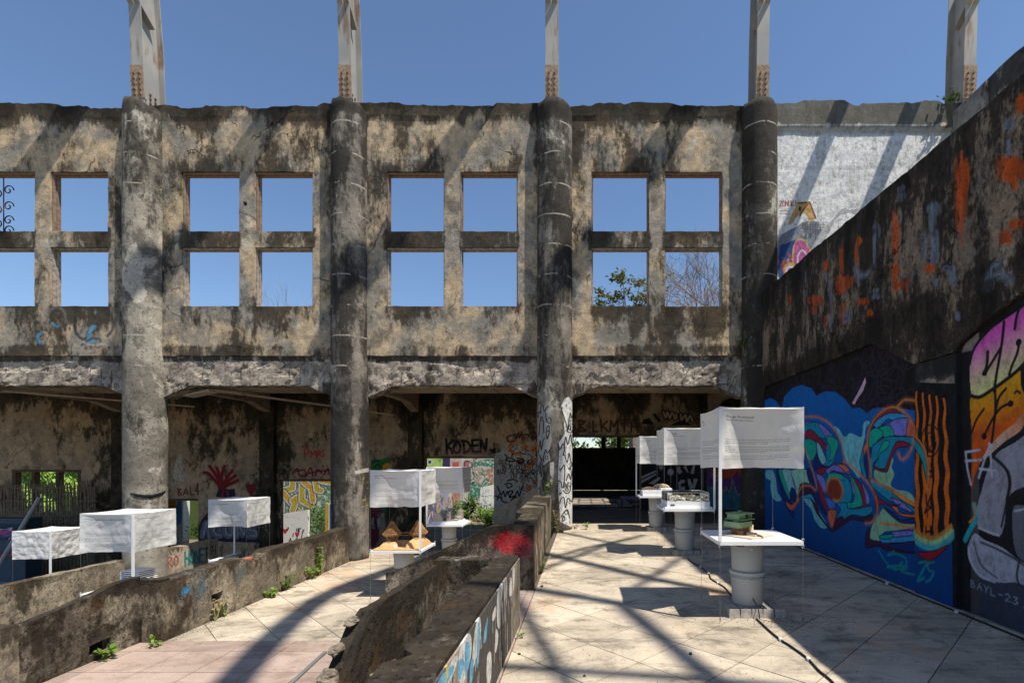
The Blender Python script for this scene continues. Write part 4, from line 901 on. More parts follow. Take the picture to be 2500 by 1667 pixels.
for k,p in enumerate(([(490,1090),(520,950),(560,930),(580,1090)],[(700,950),(640,960),(620,1040),(680,1090),(740,1070),(740,1020),(700,1020)],[(770,950),(775,1050),(820,1090),(850,1060),(850,950)],[(920,1100),(930,950),(1000,1080),(1020,950)],[(1160,960),(1100,960),(1080,1020),(1150,1030),(1160,1090),(1080,1090)])):
    bk.stroke(ZB('l',*p),.20,(.10,.03,.06)); bk.stroke(ZB('l',*p),.15,(.17,.18,.22))
    bk.stroke(ZB('l',*[(x+16,y-8) for x,y in p]),.03,(.45,.38,.42))
bk.fill(ZB('m',(290,370),(420,370),(520,340),(540,400),(540,510),(290,510)),(.03,.16,.05),smooth=False); bk.fill(ZB('m',(430,460),(470,415),(530,430),(545,510),(430,510)),(.6,.28,.03),smooth=True)
for p in ([(300,420),(350,390),(400,400)],[(340,470),(380,430),(400,480)],[(430,510),(430,440),(480,410)]): bk.stroke(ZB('m',*p),.03,BKC)
bk.fill(ZB('m',(290,980),(480,980),(480,1050),(290,1060)),(.16,.03,.05)); bk.fill(ZB('m',(380,980),(490,980),(480,1050)),(.03,.15,.09)); bk.fill(ZB('m',(290,1100),(380,1110),(390,1380),(290,1480)),(.14,.015,.03),smooth=True)
for k in range(26): x=rg.uniform(290,400); bk.stroke(ZB('m',(x,1110+rg.random()*60),(x+8,1180+rg.random()*100)),.02,(.35,.30,.32) if k%3 else BKC)
IM_back=bk.image('back_wall_paint')
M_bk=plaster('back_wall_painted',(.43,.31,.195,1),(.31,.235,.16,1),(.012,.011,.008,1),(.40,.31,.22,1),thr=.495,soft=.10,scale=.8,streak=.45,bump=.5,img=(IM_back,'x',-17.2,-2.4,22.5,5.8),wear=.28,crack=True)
back=empty('back_wall',(-4,BYK,0),label='stained back wall of the dim rooms, sprayed with graffiti words and pierced by door openings',cat='wall')
OP=[(-16.25,-14.3,-.35,1.12),(-12.0,-10.98,-1.8,.30),(-8.70,-7.15,-1.2,.85),(-4.56,-2.60,-.6,1.50),(-.50,1.57,0,2.10)]
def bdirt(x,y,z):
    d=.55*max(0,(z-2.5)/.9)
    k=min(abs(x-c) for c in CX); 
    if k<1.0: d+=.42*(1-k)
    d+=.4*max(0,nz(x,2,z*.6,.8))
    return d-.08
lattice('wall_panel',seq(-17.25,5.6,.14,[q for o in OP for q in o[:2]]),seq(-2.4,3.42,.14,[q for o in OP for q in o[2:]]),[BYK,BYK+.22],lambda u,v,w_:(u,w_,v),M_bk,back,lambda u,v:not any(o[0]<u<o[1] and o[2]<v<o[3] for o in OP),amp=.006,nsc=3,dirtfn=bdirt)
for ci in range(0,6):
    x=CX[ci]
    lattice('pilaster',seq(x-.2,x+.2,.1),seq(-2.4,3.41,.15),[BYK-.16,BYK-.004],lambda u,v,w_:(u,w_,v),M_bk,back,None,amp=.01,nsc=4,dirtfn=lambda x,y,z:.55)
M_frame=plain('dark_door_frame',(.10,.06,.035),.8)
for o in OP[1:]:
    mb=MB(); mb.box(o[0]+.004,o[1]-.004,BYK-.02,BYK+.2,o[3]-.06,o[3]-.004); mb.build('door_lintel',M_frame,back,world=True)
o=OP[0]; mb=MB(); mb.box(o[0]+.004,o[1]-.004,BYK-.02,BYK+.2,o[3]-.07,o[3]-.004)
for q in (0,.29,.66,1): xx=o[0]+.05+(o[1]-o[0]-.1)*q; mb.box(xx-.045,xx+.045,BYK,BYK+.15,o[2],o[3]-.072)
mb.build('window_frame',M_frame,back,world=True)
# low return wall in the room beside the painted column
# ------------------------------------------------------------------ dark second room
r2=empty('rear_room_wall',(2,23.1,0),label='black unlit far wall seen through the doorway, with narrow windows under the roof',cat='wall')
WO=[(-1.0,-.0,1.96,2.6),(.0,.70,1.96,2.72),(.84,1.22,1.96,2.72),(1.38,1.72,1.96,2.72)]
W2=[(-.62,.72,1.96,3.1),(.92,1.45,1.96,3.1),(1.62,2.5,1.96,3.1)]
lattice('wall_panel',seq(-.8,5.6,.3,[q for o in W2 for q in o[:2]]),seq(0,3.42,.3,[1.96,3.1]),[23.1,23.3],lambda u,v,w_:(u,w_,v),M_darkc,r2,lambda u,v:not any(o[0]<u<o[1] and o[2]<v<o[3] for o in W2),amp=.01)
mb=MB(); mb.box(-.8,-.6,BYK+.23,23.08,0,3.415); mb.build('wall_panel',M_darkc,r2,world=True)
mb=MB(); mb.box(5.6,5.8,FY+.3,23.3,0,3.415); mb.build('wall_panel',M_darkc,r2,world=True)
# ------------------------------------------------------------------ ground and floors
def ground_mat(name,c1,c2,c3,sc=1.0):
    t=NT(name); P=t.pos(); n=t.noise(P,1.2*sc,10,.7); m=t.noise(P,9*sc,8,.7)
    c=t.mix(t.ramp(n,.4,.6),c1,c2); c=t.mix(t.math('MULTIPLY',t.ramp(m,.5,.62),.8),c,c3)
    return t.done(c,.95,t.bump(m,1.0,.05),0,.1)
M_soil=ground_mat('dry_soil',(.30,.25,.18,1),(.20,.17,.12,1),(.09,.10,.04,1))
M_rubble=ground_mat('dark_rubble_floor',(.14,.12,.10,1),(.09,.08,.07,1),(.22,.19,.16,1),2.0)
mb=MB(); mb.box(-600,600,-600,900,-3.2,-2.45); tag(mb.build('ground',M_soil),kind='structure')
def slabmat(name,c1,c2,dk,orange=0,streak=(1,1,1)):
    t=NT(name); P=t.pos(); rnd=t.n('ShaderNodeObjectInfo').outputs['Random']
    Q=t.vscale(P,streak)
    a=t.noise(Q,1.3,10,.68,.4); b=t.noise(t.vscale(P,(.55,1,1),(4,4,4)),4,12,.78,.15); g=t.noise(P,70,4,.6)
    c=t.mix(t.ramp(a,.36,.64),c1,c2)
    c=t.mix(t.math('MULTIPLY',t.ramp(b,.50,.66),.55),c,dk)
    s=t.noise(t.vscale(P,(1,1,1),(7,1,0)),2.6,12,.74); c=t.mix(t.math('MULTIPLY',t.ramp(s,.51,.66),.62),c,dk)
    if orange: 
        o=t.noise(t.vscale(P,(1,1,1),(1,9,0)),1.0,6,.6); c=t.mix(t.math('MULTIPLY',t.ramp(o,.56,.68),.45),c,(.62,.36,.20,1))
    sx_=t.noise(t.vscale(P,(.35,1.6,1),(2,2,0)),3.2,12,.75); c=t.mix(t.math('MULTIPLY',t.ramp(sx_,.50,.62),.42),c,dk)
    pits=t.ramp(t.noise(P,34,3,.5),.66,.72); c=t.mix(t.math('MULTIPLY',pits,.55),c,dk)
    v=t.math('MULTIPLY',t.ramp(rnd,0,1,.80,1.08,False),t.ramp(g,.25,.75,.86,1.12))
    c=t.mix(1.0,c,t.n('ShaderNodeCombineColor',{0:v,1:v,2:v}).outputs[0],'MULTIPLY')
    return t.done(c,t.ramp(s,.3,.7,.62,.85),t.bump(t.math('ADD',t.math('MULTIPLY',b,.5),t.math('MULTIPLY',g,.3)),.35,.01),0,.3)
M_tile=slabmat('cream_stone_tile',(.58,.495,.375,1),(.43,.365,.28,1),(.085,.072,.056,1),1)
M_pink=slabmat('pink_stone_tile',(.43,.325,.27,1),(.37,.28,.23,1),(.22,.15,.11,1),0)
M_cem=slabmat('trodden_cement',(.19,.17,.14,1),(.13,.115,.10,1),(.07,.06,.05,1),0,(1,2.5,1))
M_grout=plain('dark_grout',(.10,.082,.062),.95)
def clip(poly,x0,x1,y0,y1):
    def c(P,f,g):
        out=[]
        for i in range(len(P)):
            a,b=P[i-1],P[i]; fa,fb_=f(a),f(b)
            if fb_>=0:
                if fa<0: out.append(g(a,b,fa,fb_))
                out.append(b)
            elif fa>=0: out.append(g(a,b,fa,fb_))
        return out
    it=lambda a,b,fa,fb_:(a[0]+(b[0]-a[0])*fa/(fa-fb_),a[1]+(b[1]-a[1])*fa/(fa-fb_))
    for f in (lambda p:p[0]-x0,lambda p:x1-p[0],lambda p:p[1]-y0,lambda p:y1-p[1]):
        if not poly: return []
        poly=c(poly,f,it)
    return poly
def tiles(parent,z,reg,org,size,ang,mat,gap=.0036,rs=1):
    r=random.Random(rs); x0,x1,y0,y1=reg; ca,sa=cos(ang),sin(ang); proto=None; n=0
    N=int(max(x1-x0,y1-y0)/size)+16; h=size/2-gap
    for i in range(-N,N):
        for j in range(-N,N):
            u,v=(i+.5)*size,(j+.5)*size; cx,cy=org[0]+u*ca-v*sa,org[1]+u*sa+v*ca
            if cx<x0-size or cx>x1+size or cy<y0-size or cy>y1+size: continue
            sq=[(a*ca-b*sa,a*sa+b*ca) for a,b in ((-h,-h),(h,-h),(h,h),(-h,h))]
            P=[(cx+a,cy+b) for a,b in sq]; Q=clip(P,x0,x1,y0,y1)
            if len(Q)<3: continue
            ar=abs(sum(Q[k-1][0]*Q[k][1]-Q[k][0]*Q[k-1][1] for k in range(len(Q))))/2
            if ar<.0015: continue
            dz=r.uniform(-.0012,.0012); full=abs(ar-4*h*h)<1e-4
            if full and proto is not None:
                o=proto.copy(); COL.objects.link(o)
            else:
                mb=MB(); mb.prism([(a-cx,b-cy) for a,b in Q],-.022,0); o=mb.build('floor_tile',mat,parent)
                if full: proto=o
            o.parent=parent; o.location=(cx-parent.location[0],cy-parent.location[1],z+dz-parent.location[2]); o.rotation_euler=(r.uniform(-.002,.002),r.uniform(-.002,.002),0); n+=1
    return n
def floor(name,x0,x1,y0,y1,z,mat,th=.3):
    mb=MB(); mb.box(x0,x1,y0,y1,z-th,z); o=mb.build(name,mat); o['kind']='structure'; return o
f0=floor('upper_floor',-.62,3.75,-3,10.95,-.010,M_grout,.6)
n=tiles(f0,0,(-.54,3.50,1.9,10.95),(.015,3.794),.495,R(45),M_tile); 
n+=tiles(f0,0,(-.62,-.545,1.9,5.34),(-.545,4.69),.5,0,M_pink,rs=4)
mb=MB(); mb.box(-.62,3.75,-3,1.89,-.01,0); mb.build('screed',M_tile,f0,world=False)
floor('upper_rear_floor',-.62,5.6,10.952,BYK,-.006,M_cem,.6); floor('rear_room_floor',-.6,5.6,BYK+.002,23.1,-.02,M_rubble,.5)
fe=floor('entry_floor',-1.7,-.622,4.36,5.34,-.010,M_grout,.5); tiles(fe,0,(-1.7,-.626,4.36,5.34),(-.545,4.69),.5,0,M_pink,rs=5)
f1=floor('middle_landing',-4.95,-.63,-3,10.95,-.610,M_grout,.5)
tiles(f1,-.6,(-4.64,-.64,5.505,10.95),(-4.15,6.28),.50,R(45),M_tile,rs=2)
tiles(f1,-.6,(-4.93,-.64,1.7,5.50),(-4.22,4.69),.515,0,M_pink,rs=3)
floor('middle_rear_floor',-4.79,-.63,10.952,BYK,-.606,M_cem,.5)
floor('lower_floor',-8.95,-4.80,-3,BYK,-1.2,M_cem,.5); floor('lowest_floor',-17.3,-8.96,-3,BYK,-1.8,M_rubble,.5)
mb=MB(); mb.box(-.62,-.60,10.952,BYK,-.6,-.012); tag(mb.build('floor_edge',M_cem),kind='structure')
# garden behind the building
for a,b,z in ((-17.3,-12.6,-1.6),(-12.6,-8.95,-1.8),(-8.95,-4.8,-1.22),(-4.8,-.82,-.62)): tag(floor('garden_ground',a,b,BYK+.24,21,z,M_soil,.8),kind='structure')
# broken pink paving in the sunlit patch of the rear room
M_pinkd=slabmat('dusty_pink_tile',(.50,.40,.34,1),(.42,.34,.29,1),(.2,.16,.13,1))
rf=bpy.data.objects['rear_room_floor']
r=random.Random(11)
for i in range(7):
    for j in range(6):
        if r.random()<.2: continue
        mb=MB(); s=.19; mb.prism([(-s+r.uniform(0,.05),-s),(s,-s+r.uniform(0,.04)),(s-r.uniform(0,.06),s),(-s,s-r.uniform(0,.05))],-.015,.012)
        o=mb.build('floor_tile',M_pinkd,rf); o.location=(-.45+i*.42,15.3+j*.45,-.01+.004*r.random())

# ------------------------------------------------------------------ parapets
def pdirt(top):
    def f(x,y,z): return .45*max(0,1-(top-z)/.25)-.08+.55*nz(x,y,z,1.1)+.2*nz(x,y,z,3.0)
    return f
# trough on the right side of the middle landing
tp=empty('planter_trough',(-.85,2.5,-.6),label='long low concrete trough with chipped top, blue and black graffiti on its right face',cat='planter')
gp=Paint(.8,0,3.5,.8,240)
def Tp(px,py): 
    Y=FPX*(-.56)/(px-PX); return (Y,EYE+(PY-py)*Y/FPX)
def T(*a): return [Tp(1050+x*.2341,1300+y*.2341) for x,y in a]
gp.fill([(.8,.05),(3.5,.05),(3.62,.6),(.8,.6)],(.38,.32,.28,.85))
LBL=(.16,.42,.62); DBL=(.03,.10,.18); BKG=(.03,.03,.028); WTG=(.62,.62,.60)
gp.fill([(.8,.0),(1.95,0),(2.0,.58),(.8,.58)],(.08,.09,.10,.9)); gp.fill([(2.3,0),(3.75,0),(3.8,.6),(2.4,.6)],(.07,.065,.06,.95))
for P_,c in (([(160,1500),(250,1300),(290,1290),(270,1400),(180,1600)],WTG),([(300,1400),(320,1200),(400,1060),(430,1080),(435,1250),(380,1480),(330,1600)],WTG),([(370,1180),(400,1130),(415,1170),(415,1350),(370,1500)],LBL),([(470,1020),(510,880),(530,900),(535,1000),(520,1150),(460,1400),(440,1350)],WTG),([(500,980),(520,940),(525,1050),(515,1280),(490,1400)],LBL),
             ([(580,1000),(600,890),(615,930),(610,1020),(570,1160)],DBL),([(560,1140),(575,1000),(605,880),(590,1100)],LBL),([(90,1568),(150,1460),(240,1380),(250,1430),(160,1600)],LBL),([(300,1340),(350,1310),(355,1400),(300,1550)],LBL),([(165,1568),(175,1400),(190,1380),(185,1500)],(.62,.48,.05)),
             ([(430,1340),(460,1330),(450,1500),(420,1600)],LBL),([(710,600),(760,520),(750,700),(740,960),(710,980),(700,800)],WTG),([(830,560),(850,460),(860,620),(835,660)],WTG),([(865,400),(885,370),(880,520),(870,600)],WTG),([(655,850),(690,760),(690,850),(660,920)],WTG),([(690,1010),(715,1060),(700,1200),(680,1240)],WTG),([(600,1300),(640,1250),(640,1500),(600,1600)],WTG),([(770,480),(800,440),(805,620),(780,700)],(.3,.28,.26))):
    gp.fill(T(*P_),c,smooth=True)
for k in range(60):
    y=rg.uniform(1.2,3.9); z=rg.uniform(.05,.5); gp.stroke([(y,z),(y+rg.uniform(-.02,.02),z-rg.uniform(.05,.2))],rg.uniform(.006,.02),rg.choice([WTG,BKG,(.35,.30,.24)]),smooth=False)
IM_tr=gp.image('trough_paint')
M_tr=plaster('trough_painted',(.26,.22,.17,1),(.16,.135,.11,1),(.03,.022,.015,1),(.4,.35,.3,1),crack=False,thr=.62,soft=.1,scale=2,streak=.5,bump=.8,img=(IM_tr,'y',.8,0,3.5,.8),wear=.40,fine=.3)
def jag(lo,hi,sc=5): return lambda u:lo+(hi-lo)*max(0,nz(u,3,3,sc)+.3)
def tfn(u,v,w_):
    x=w_
    if w_<-.7: x+=.05*nz(u,1,v,2.5)+(-.0)
    if w_<-.7 and 2.0<u<2.16: x+=.10*(1-abs(u-2.08)/.08)
    z=v
    return (x,u,z)
lattice('right_wall',seq(.2,4.24,.05),[0,.1,.2,.3,.4,.5,.56,.585],[-.775,-.67,-.575],tfn,M_par,tp,None,amp=.008,nsc=7,dirtfn=pdirt(.58))
lattice('painted_face',seq(.2,4.24,.12),[.0,.2,.4,.565],[-.572,-.562],lambda u,v,w_:(w_,u,v),M_tr,tp,None,amp=.002,nsc=4)
lattice('end_wall',seq(-1.24,-.80,.05),[-.6,-.2,.1,.3,.5,.58],[4.06,4.15,4.24],lambda u,v,w_:(u,w_,v),M_par,tp,None,amp=.008,nsc=7,dirtfn=pdirt(.58))
def lwt(u,v,w_):
    # u along y from the broken end at 2.3; v height fraction; broken end slopes
    top=.585-.0*u
    y=u
    if v>.4: y=u+max(0,(2.75-u))*0
    brk=.14+.46*min(1,max(0,(u-2.30)/.50))**.7+.035*nz(u,0,0,11)*(1 if u<2.9 else 0)
    t=min(top,brk) if u<2.85 else top
    z=-.6+(t+.6)*v
    x=-1.135-.05*(4.2-u)/2+w_
    if v==1 and w_<-.03: z-=.04
    return (x,y,z)
lattice('left_wall',seq(2.30,4.24,.04),seq(0,1,.06),[-.12,-.06,0],lwt,M_par,tp,None,amp=.012,nsc=9,dirtfn=pdirt(.5))
mb=MB(); mb.box(-1.13,-.79,.2,4.05,-.6,.02); mb.build('soil_fill',M_soil,tp,world=True)
M_lump=plain('broken_mortar',(.19,.155,.115),.95,var=.45,scale=30,bump=1.0)
M_brick=plain('broken_red_brick',(.42,.13,.07),.9,var=.4,scale=20,bump=.6)
def rock(name,c,r,mat,parent=None,seed=0,sq=(1,1,1),n=7):
    mb=MB(); V=[];F=[]
    for j in range(n+1):
        a=pi*j/n
        for k in range(n+2):
            t=2*pi*k/(n+2); d=Vector((sin(a)*cos(t),sin(a)*sin(t),cos(a))); q=r*(1+.42*noise.noise(d*1.7+Vector((seed,seed*2,0))))
            V.append((c[0]+d.x*q*sq[0],c[1]+d.y*q*sq[1],c[2]+d.z*q*sq[2]))
    m=n+2
    for j in range(n):
        for k in range(m): F.append((j*m+k,j*m+(k+1)%m,(j+1)*m+(k+1)%m,(j+1)*m+k))
    mb.add(V,F); return mb.build(name,mat,parent,world=parent is not None,recalc=True)
rock('brick',(-1.26,2.36,.25),.062,M_brick,tp,3,(.9,.7,1.0),9); rock('mortar_lump',(-1.26,2.52,.44),.05,M_lump,tp,5,(.7,1.2,.5),10); rock('mortar_lump',(-1.26,2.68,.53),.035,M_lump,tp,7,(.9,1.6,.7),10); rock('mortar_lump',(-1.25,2.33,.15),.050,M_lump,tp,6,(1,.8,.8),10); rock('mortar_lump',(-1.25,2.42,.34),.050,M_lump,tp,16,(.9,1.2,.8),10)
rock('brick',(-.80,2.05,.53),.045,M_brick,tp,8,(1,1.3,.8)); rock('mortar_lump',(-.83,2.02,.50),.05,M_parL,tp,9)
M_lil=plain('lilac_paint',(.55,.42,.60),.9,var=.3,scale=30)
mb=MB(); mb.grid(lambda a,b:(-.785-.15*a+.12*a*b,1.42+.30*b,.590+.01*sin(a*6)-.08*a*a),6,4); tag(mb.build('paint_patch',M_lil,tp,world=True))

rsp=Paint(-2.2,-.6,1.8,1.4,220)
for c,n_,rr_ in (((.80,.02,.03),5200,.17),((.62,.03,.04),1500,.22)): rsp.spray((-.80,.50),rr_,c,n_,.55)
rsp.spray((-.66,.42),.12,(.22,.02,.03),900,.8)
IM_rs=rsp.image('red_spray')
M_parR=plaster('parapet_concrete_red_spray',(.19,.16,.125,1),(.10,.085,.068,1),(.020,.015,.011,1),(.34,.29,.22,1),crack=False,thr=.49,soft=.12,scale=1.8,streak=.5,bump=1.0,pale=.58,fine=.4,pit=.3,img=(IM_rs,'x',-2.2,-.6,1.8,1.4),wear=.30)
pb=empty('red_sprayed_parapet',(-.8,5.5,-.6),label='dark parapet splashed bright red, running back to the column with dripping paint',cat='wall')
def ptop(x): return .69 if x>-1.0 else max(.19,.69-(-1.0-x)*.47)
lattice('front_wall',seq(-2.15,-.565,.06),seq(0,1,.08),[5.35,5.45,5.55],lambda u,v,w_:(u,w_,-.6+(ptop(u)+.6)*v+(0.0)),M_parR,pb,None,amp=.010,nsc=7,dirtfn=lambda x,y,z:.45*max(0,1-(ptop(x)-z)/.25)-.05+.2*nz(x,y,z,1.6))
gs=Paint(5.5,0,4.6,.8,160)
for k in range(26): y=rg.uniform(5.6,8.5); gs.stroke([(y,.15+rg.random()*.4),(y+.05,.1+rg.random()*.5)],rg.uniform(.02,.06),rg.choice([(.5,.04,.05),(.04,.12,.25),(.06,.18,.12),(.5,.48,.42)]))
M_sidep=plaster('parapet_side',(.25,.21,.15,1),(.15,.125,.09,1),(.025,.018,.011,1),(.36,.31,.23,1),crack=False,thr=.52,scale=1.6,streak=.25,bump=.9,img=(gs.image('parapet_side_paint'),'y',5.5,0,4.6,.8),wear=.46,mossy=(.15,.09,.03,1))
lattice('long_wall',seq(5.56,9.74,.08),seq(-.6,.70,.12),[-.80,-.68,-.565],lambda u,v,w_:(w_-.026*(u-5.5)-(.10*(v>.62 or True) if (w_<-.7 and u>6.6) else 0),u,v),M_sidep,pb,None,amp=.010,nsc=6,dirtfn=pdirt(.7))

pc=empty('landing_parapet',(-4.7,6,-.6),label='low mossy parapet with blue paint traces along the left of the pink landing',cat='wall')
cp=Paint(5.4,-.6,4.6,.8,150)
cp.spray((5.78,-.13),.05,(.04,.24,.42),260,.5); cp.spray((6.0,-.12),.20,(.06,.13,.20),420,1.3); cp.spray((6.7,-.15),.22,(.10,.18,.18),300,1.0); cp.stroke([(5.70,-.20),(5.74,-.11),(5.86,-.10)],.035,(.03,.22,.42,.8),soft=5)
M_pc=plaster('landing_parapet_plaster',(.29,.245,.18,1),(.18,.15,.115,1),(.030,.020,.011,1),(.38,.34,.27,1),crack=False,thr=.475,soft=.14,scale=1.5,streak=.5,bump=1.0,fine=.35,pit=.3,mossy=(.15,.085,.03,1),img=(cp.image('landing_parapet_paint'),'y',5.4,-.6,4.6,.8),wear=.47)
def chipc(u):
    return .07+.012*sin(u*2)-.10*max(0,1-abs(u-7.05)/.28)**.5*(1 if abs(u-7.05)<.28 else 0)
hole=lambda y0,y1,z0,z1:(lambda u,v:not(y0<u<y1 and z0<v<z1))
lattice('long_wall',seq(5.45,9.78,.07,(6.18,6.38)),seq(0,1,.08,(.35,.50)),[-4.86,-4.75,-4.65],lambda u,v,w_:(w_,u,-.62+(chipc(u)+.62)*v),M_pc,pc,hole(6.18,6.38,.35,.50),amp=.012,nsc=6,dirtfn=pdirt(.07))
mb=MB(); mb.box(-4.82,-4.81,6.1,6.5,-.45,-.2); mb.build('hole_back',M_void,pc,world=True)
rock('brick',(-4.74,6.93,.0),.10,M_brick,pc,4,(.8,1.3,.45))
def ct(u): return .12 if u>5.28 else max(-.03,.12-.15*(5.28-u)/.85)
lattice('corner_wall',seq(4.31,5.445,.07,(4.90,5.12)),seq(0,1,.08,(.12,.28)),[-4.975,-4.93,-4.885],lambda u,v,w_:(w_+(.232 if (u>5.44 and w_>-4.95) else 0)*0,u,-.62+(ct(u)+.62)*v),M_par,pc,hole(4.90,5.12,.12,.28),amp=.012,nsc=6,dirtfn=pdirt(.1))
lattice('corner_block',seq(-5.095,-4.655,.07),seq(-.62,.085,.08),[5.452,5.56],lambda u,v,w_:(u,w_,v),M_par,pc,None,amp=.010,nsc=6,dirtfn=pdirt(.07))
mb=MB(); mb.box(-4.998,-4.985,4.7,5.3,-.60,-.3); mb.build('hole_back',M_void,pc,world=True)
yp=Paint(-5.9,-.6,1.0,.6,150); yp.spray((-5.22,-.42),.08,(.50,.42,.05),700,.8); yp.spray((-5.18,-.52),.10,(.50,.42,.05),700,.5)
M_pcy=plaster('block_plaster',(.30,.26,.20,1),(.2,.17,.135,1),(.035,.024,.014,1),(.38,.34,.28,1),crack=False,thr=.54,scale=1.6,bump=1.0,img=(yp.image('block_paint'),'x',-5.9,-.6,1.0,.6),wear=.3,mossy=(.15,.085,.03,1))
lattice('end_block',seq(-5.8,-4.90,.08),seq(-1.2,-.02,.1),[4.10,4.2,4.30],lambda u,v,w_:(u,w_,v),M_pcy,pc,None,amp=.012,nsc=6,dirtfn=pdirt(-.03))

pd=empty('lower_parapet',(-8.9,7,-1.2),label='second low parapet further left, plain weathered plaster ending short of the pale column',cat='wall')
lattice('wall_block',seq(3.6,9.62,.10),seq(-1.82,-.53,.12),[-9.08,-8.9],lambda u,v,w_:(w_,u,v),M_parL,pd,None,amp=.014,nsc=5,dirtfn=pdirt(-.53))
hp=Paint(10.3,-1.2,1.8,.7,160); hand(hp,'HONET',11.0,-.95,.30,.11,.05,(.03,.25,.25),gap=.3,du=1); hand(hp,'RO',10.55,-.9,.22,.12,.03,(.4,.06,.05)); hand(hp,'DSH',11.62,-.85,.2,.08,.02,K)
pe=empty('inner_parapet',(-8.9,11.2,-1.2),label='low parapet inside the left room sprayed with teal and red lettering',cat='wall')
lattice('wall_block',seq(10.48,11.98,.1),seq(-1.82,-.50,.12),[-9.05,-8.86],lambda u,v,w_:(w_,u,v),plaster('inner_parapet_plaster',(.48,.40,.3,1),(.34,.29,.24,1),(.05,.035,.02,1),(.5,.46,.4,1),thr=.57,scale=1.6,bump=.9,img=(hp.image('inner_parapet_paint'),'y',10.3,-1.2,1.8,.7),wear=.3),pe,None,amp=.012,nsc=5,dirtfn=pdirt(-.5))
# stair flank against the back wall beside the painted column
sf=empty('stair_flank',(-1.4,13.7,-.6),label='sloping sprayed stair flank against the back wall, left of the painted column',cat='stair')
mb=MB(); mb.extr([(-2.55,-.6),(-.72,-.6),(-.72,1.02),(-2.55,-.02)],13.72,13.90,lambda u,v,w_:(u,w_,v)); mb.build('flank',plaster('stair_flank_plaster',(.55,.44,.33,1),(.45,.37,.28,1),(.03,.025,.02,1),None,thr=.62,scale=1.3,bump=.4),sf,world=True)
# ------------------------------------------------------------------ display stands: white board on buckets, hung fabric cover
def cloth_mat(name,im,crump=.45):
    t=NT(name); P=t.pos()
    n=t.n('ShaderNodeTexNoise',{'Vector':P,'Scale':9.0,'Detail':6.0,'Roughness':.6,'Distortion':.8}).outputs[0]
    h=t.math('ADD',t.math('MULTIPLY',n,.8),t.math('MULTIPLY',t.noise(P,2.6,3,.5,1.2),.9))
    col=(.78,.765,.735,1)
    if im:
        tx=t.n('ShaderNodeTexImage',{'Vector':t.n('ShaderNodeTexCoord').outputs['UV']},image=im,extension='EXTEND'); col=t.mix(tx.outputs[1],col,tx.outputs[0])
    nb=t.bump(h,crump,.022)
    d=t.n('ShaderNodeBsdfDiffuse',{'Color':col,'Normal':nb}); tr=t.n('ShaderNodeBsdfTranslucent',{'Color':col,'Normal':nb})
    m=t.n('ShaderNodeMixShader',{0:.20,1:d.outputs[0],2:tr.outputs[0]}); o=t.n('ShaderNodeOutputMaterial'); t.t.links.new(m.outputs[0],o.inputs[0])
    return t.m
def print_panel(name,title,sub,seed,w=.71,h=.53,right=None,blank=False):
    p=Paint(0,0,w,h,760,(.78,.765,.735,0)); r=random.Random(seed); INK=(.07,.07,.075)
    if not blank:
        put_type(p,title,.055,h-.085,.026,(.02,.02,.02),True); put_type(p,sub,.055,h-.110,.0165,(.05,.05,.05),True)
        if right: put_type(p,right,w-.08,h-.10,.018,INK,True)
        y=.255
        for para,n in ((0,3),(1,4),(2,3)):
            for k in range(n):
                x=.05; end=.61 if k<n-1 else r.uniform(.2,.55)
                while x<end:
                    l=r.uniform(.008,.035); p.fill([(x,y),(min(x+l,end),y),(min(x+l,end),y+.0042),(x,y+.0042)],(.22,.22,.23)); x+=l+.005
                y-=.0165
            y-=.014
    return p.image(name)
M_clothtop=cloth_mat('white_fabric',None)
M_crump=cloth_mat('crumpled_fabric',None,1.3)
M_whitepole=plain('white_enamel_tube',(.80,.80,.79),.35,bump=.03,var=.03,spec=.5)
M_board=plain('white_laminate_board',(.80,.79,.80),.45,bump=.02,var=.03,spec=.4)
M_wire=plain('steel_wire',(.35,.35,.35),.4,metal=.8,bump=0)
M_bucket=plain('grey_plastic_bucket',(.44,.44,.415),.5,bump=.03,var=.04,scale=3,spec=.4)
M_rim=plain('grey_plastic_rim',(.48,.485,.47),.45,bump=.03,var=.03,spec=.4)
M_paver=plain('grey_concrete_paver',(.36,.33,.285),.95,bump=.5,var=.25,scale=25)
GSTAND='white display stands on bucket plinths'
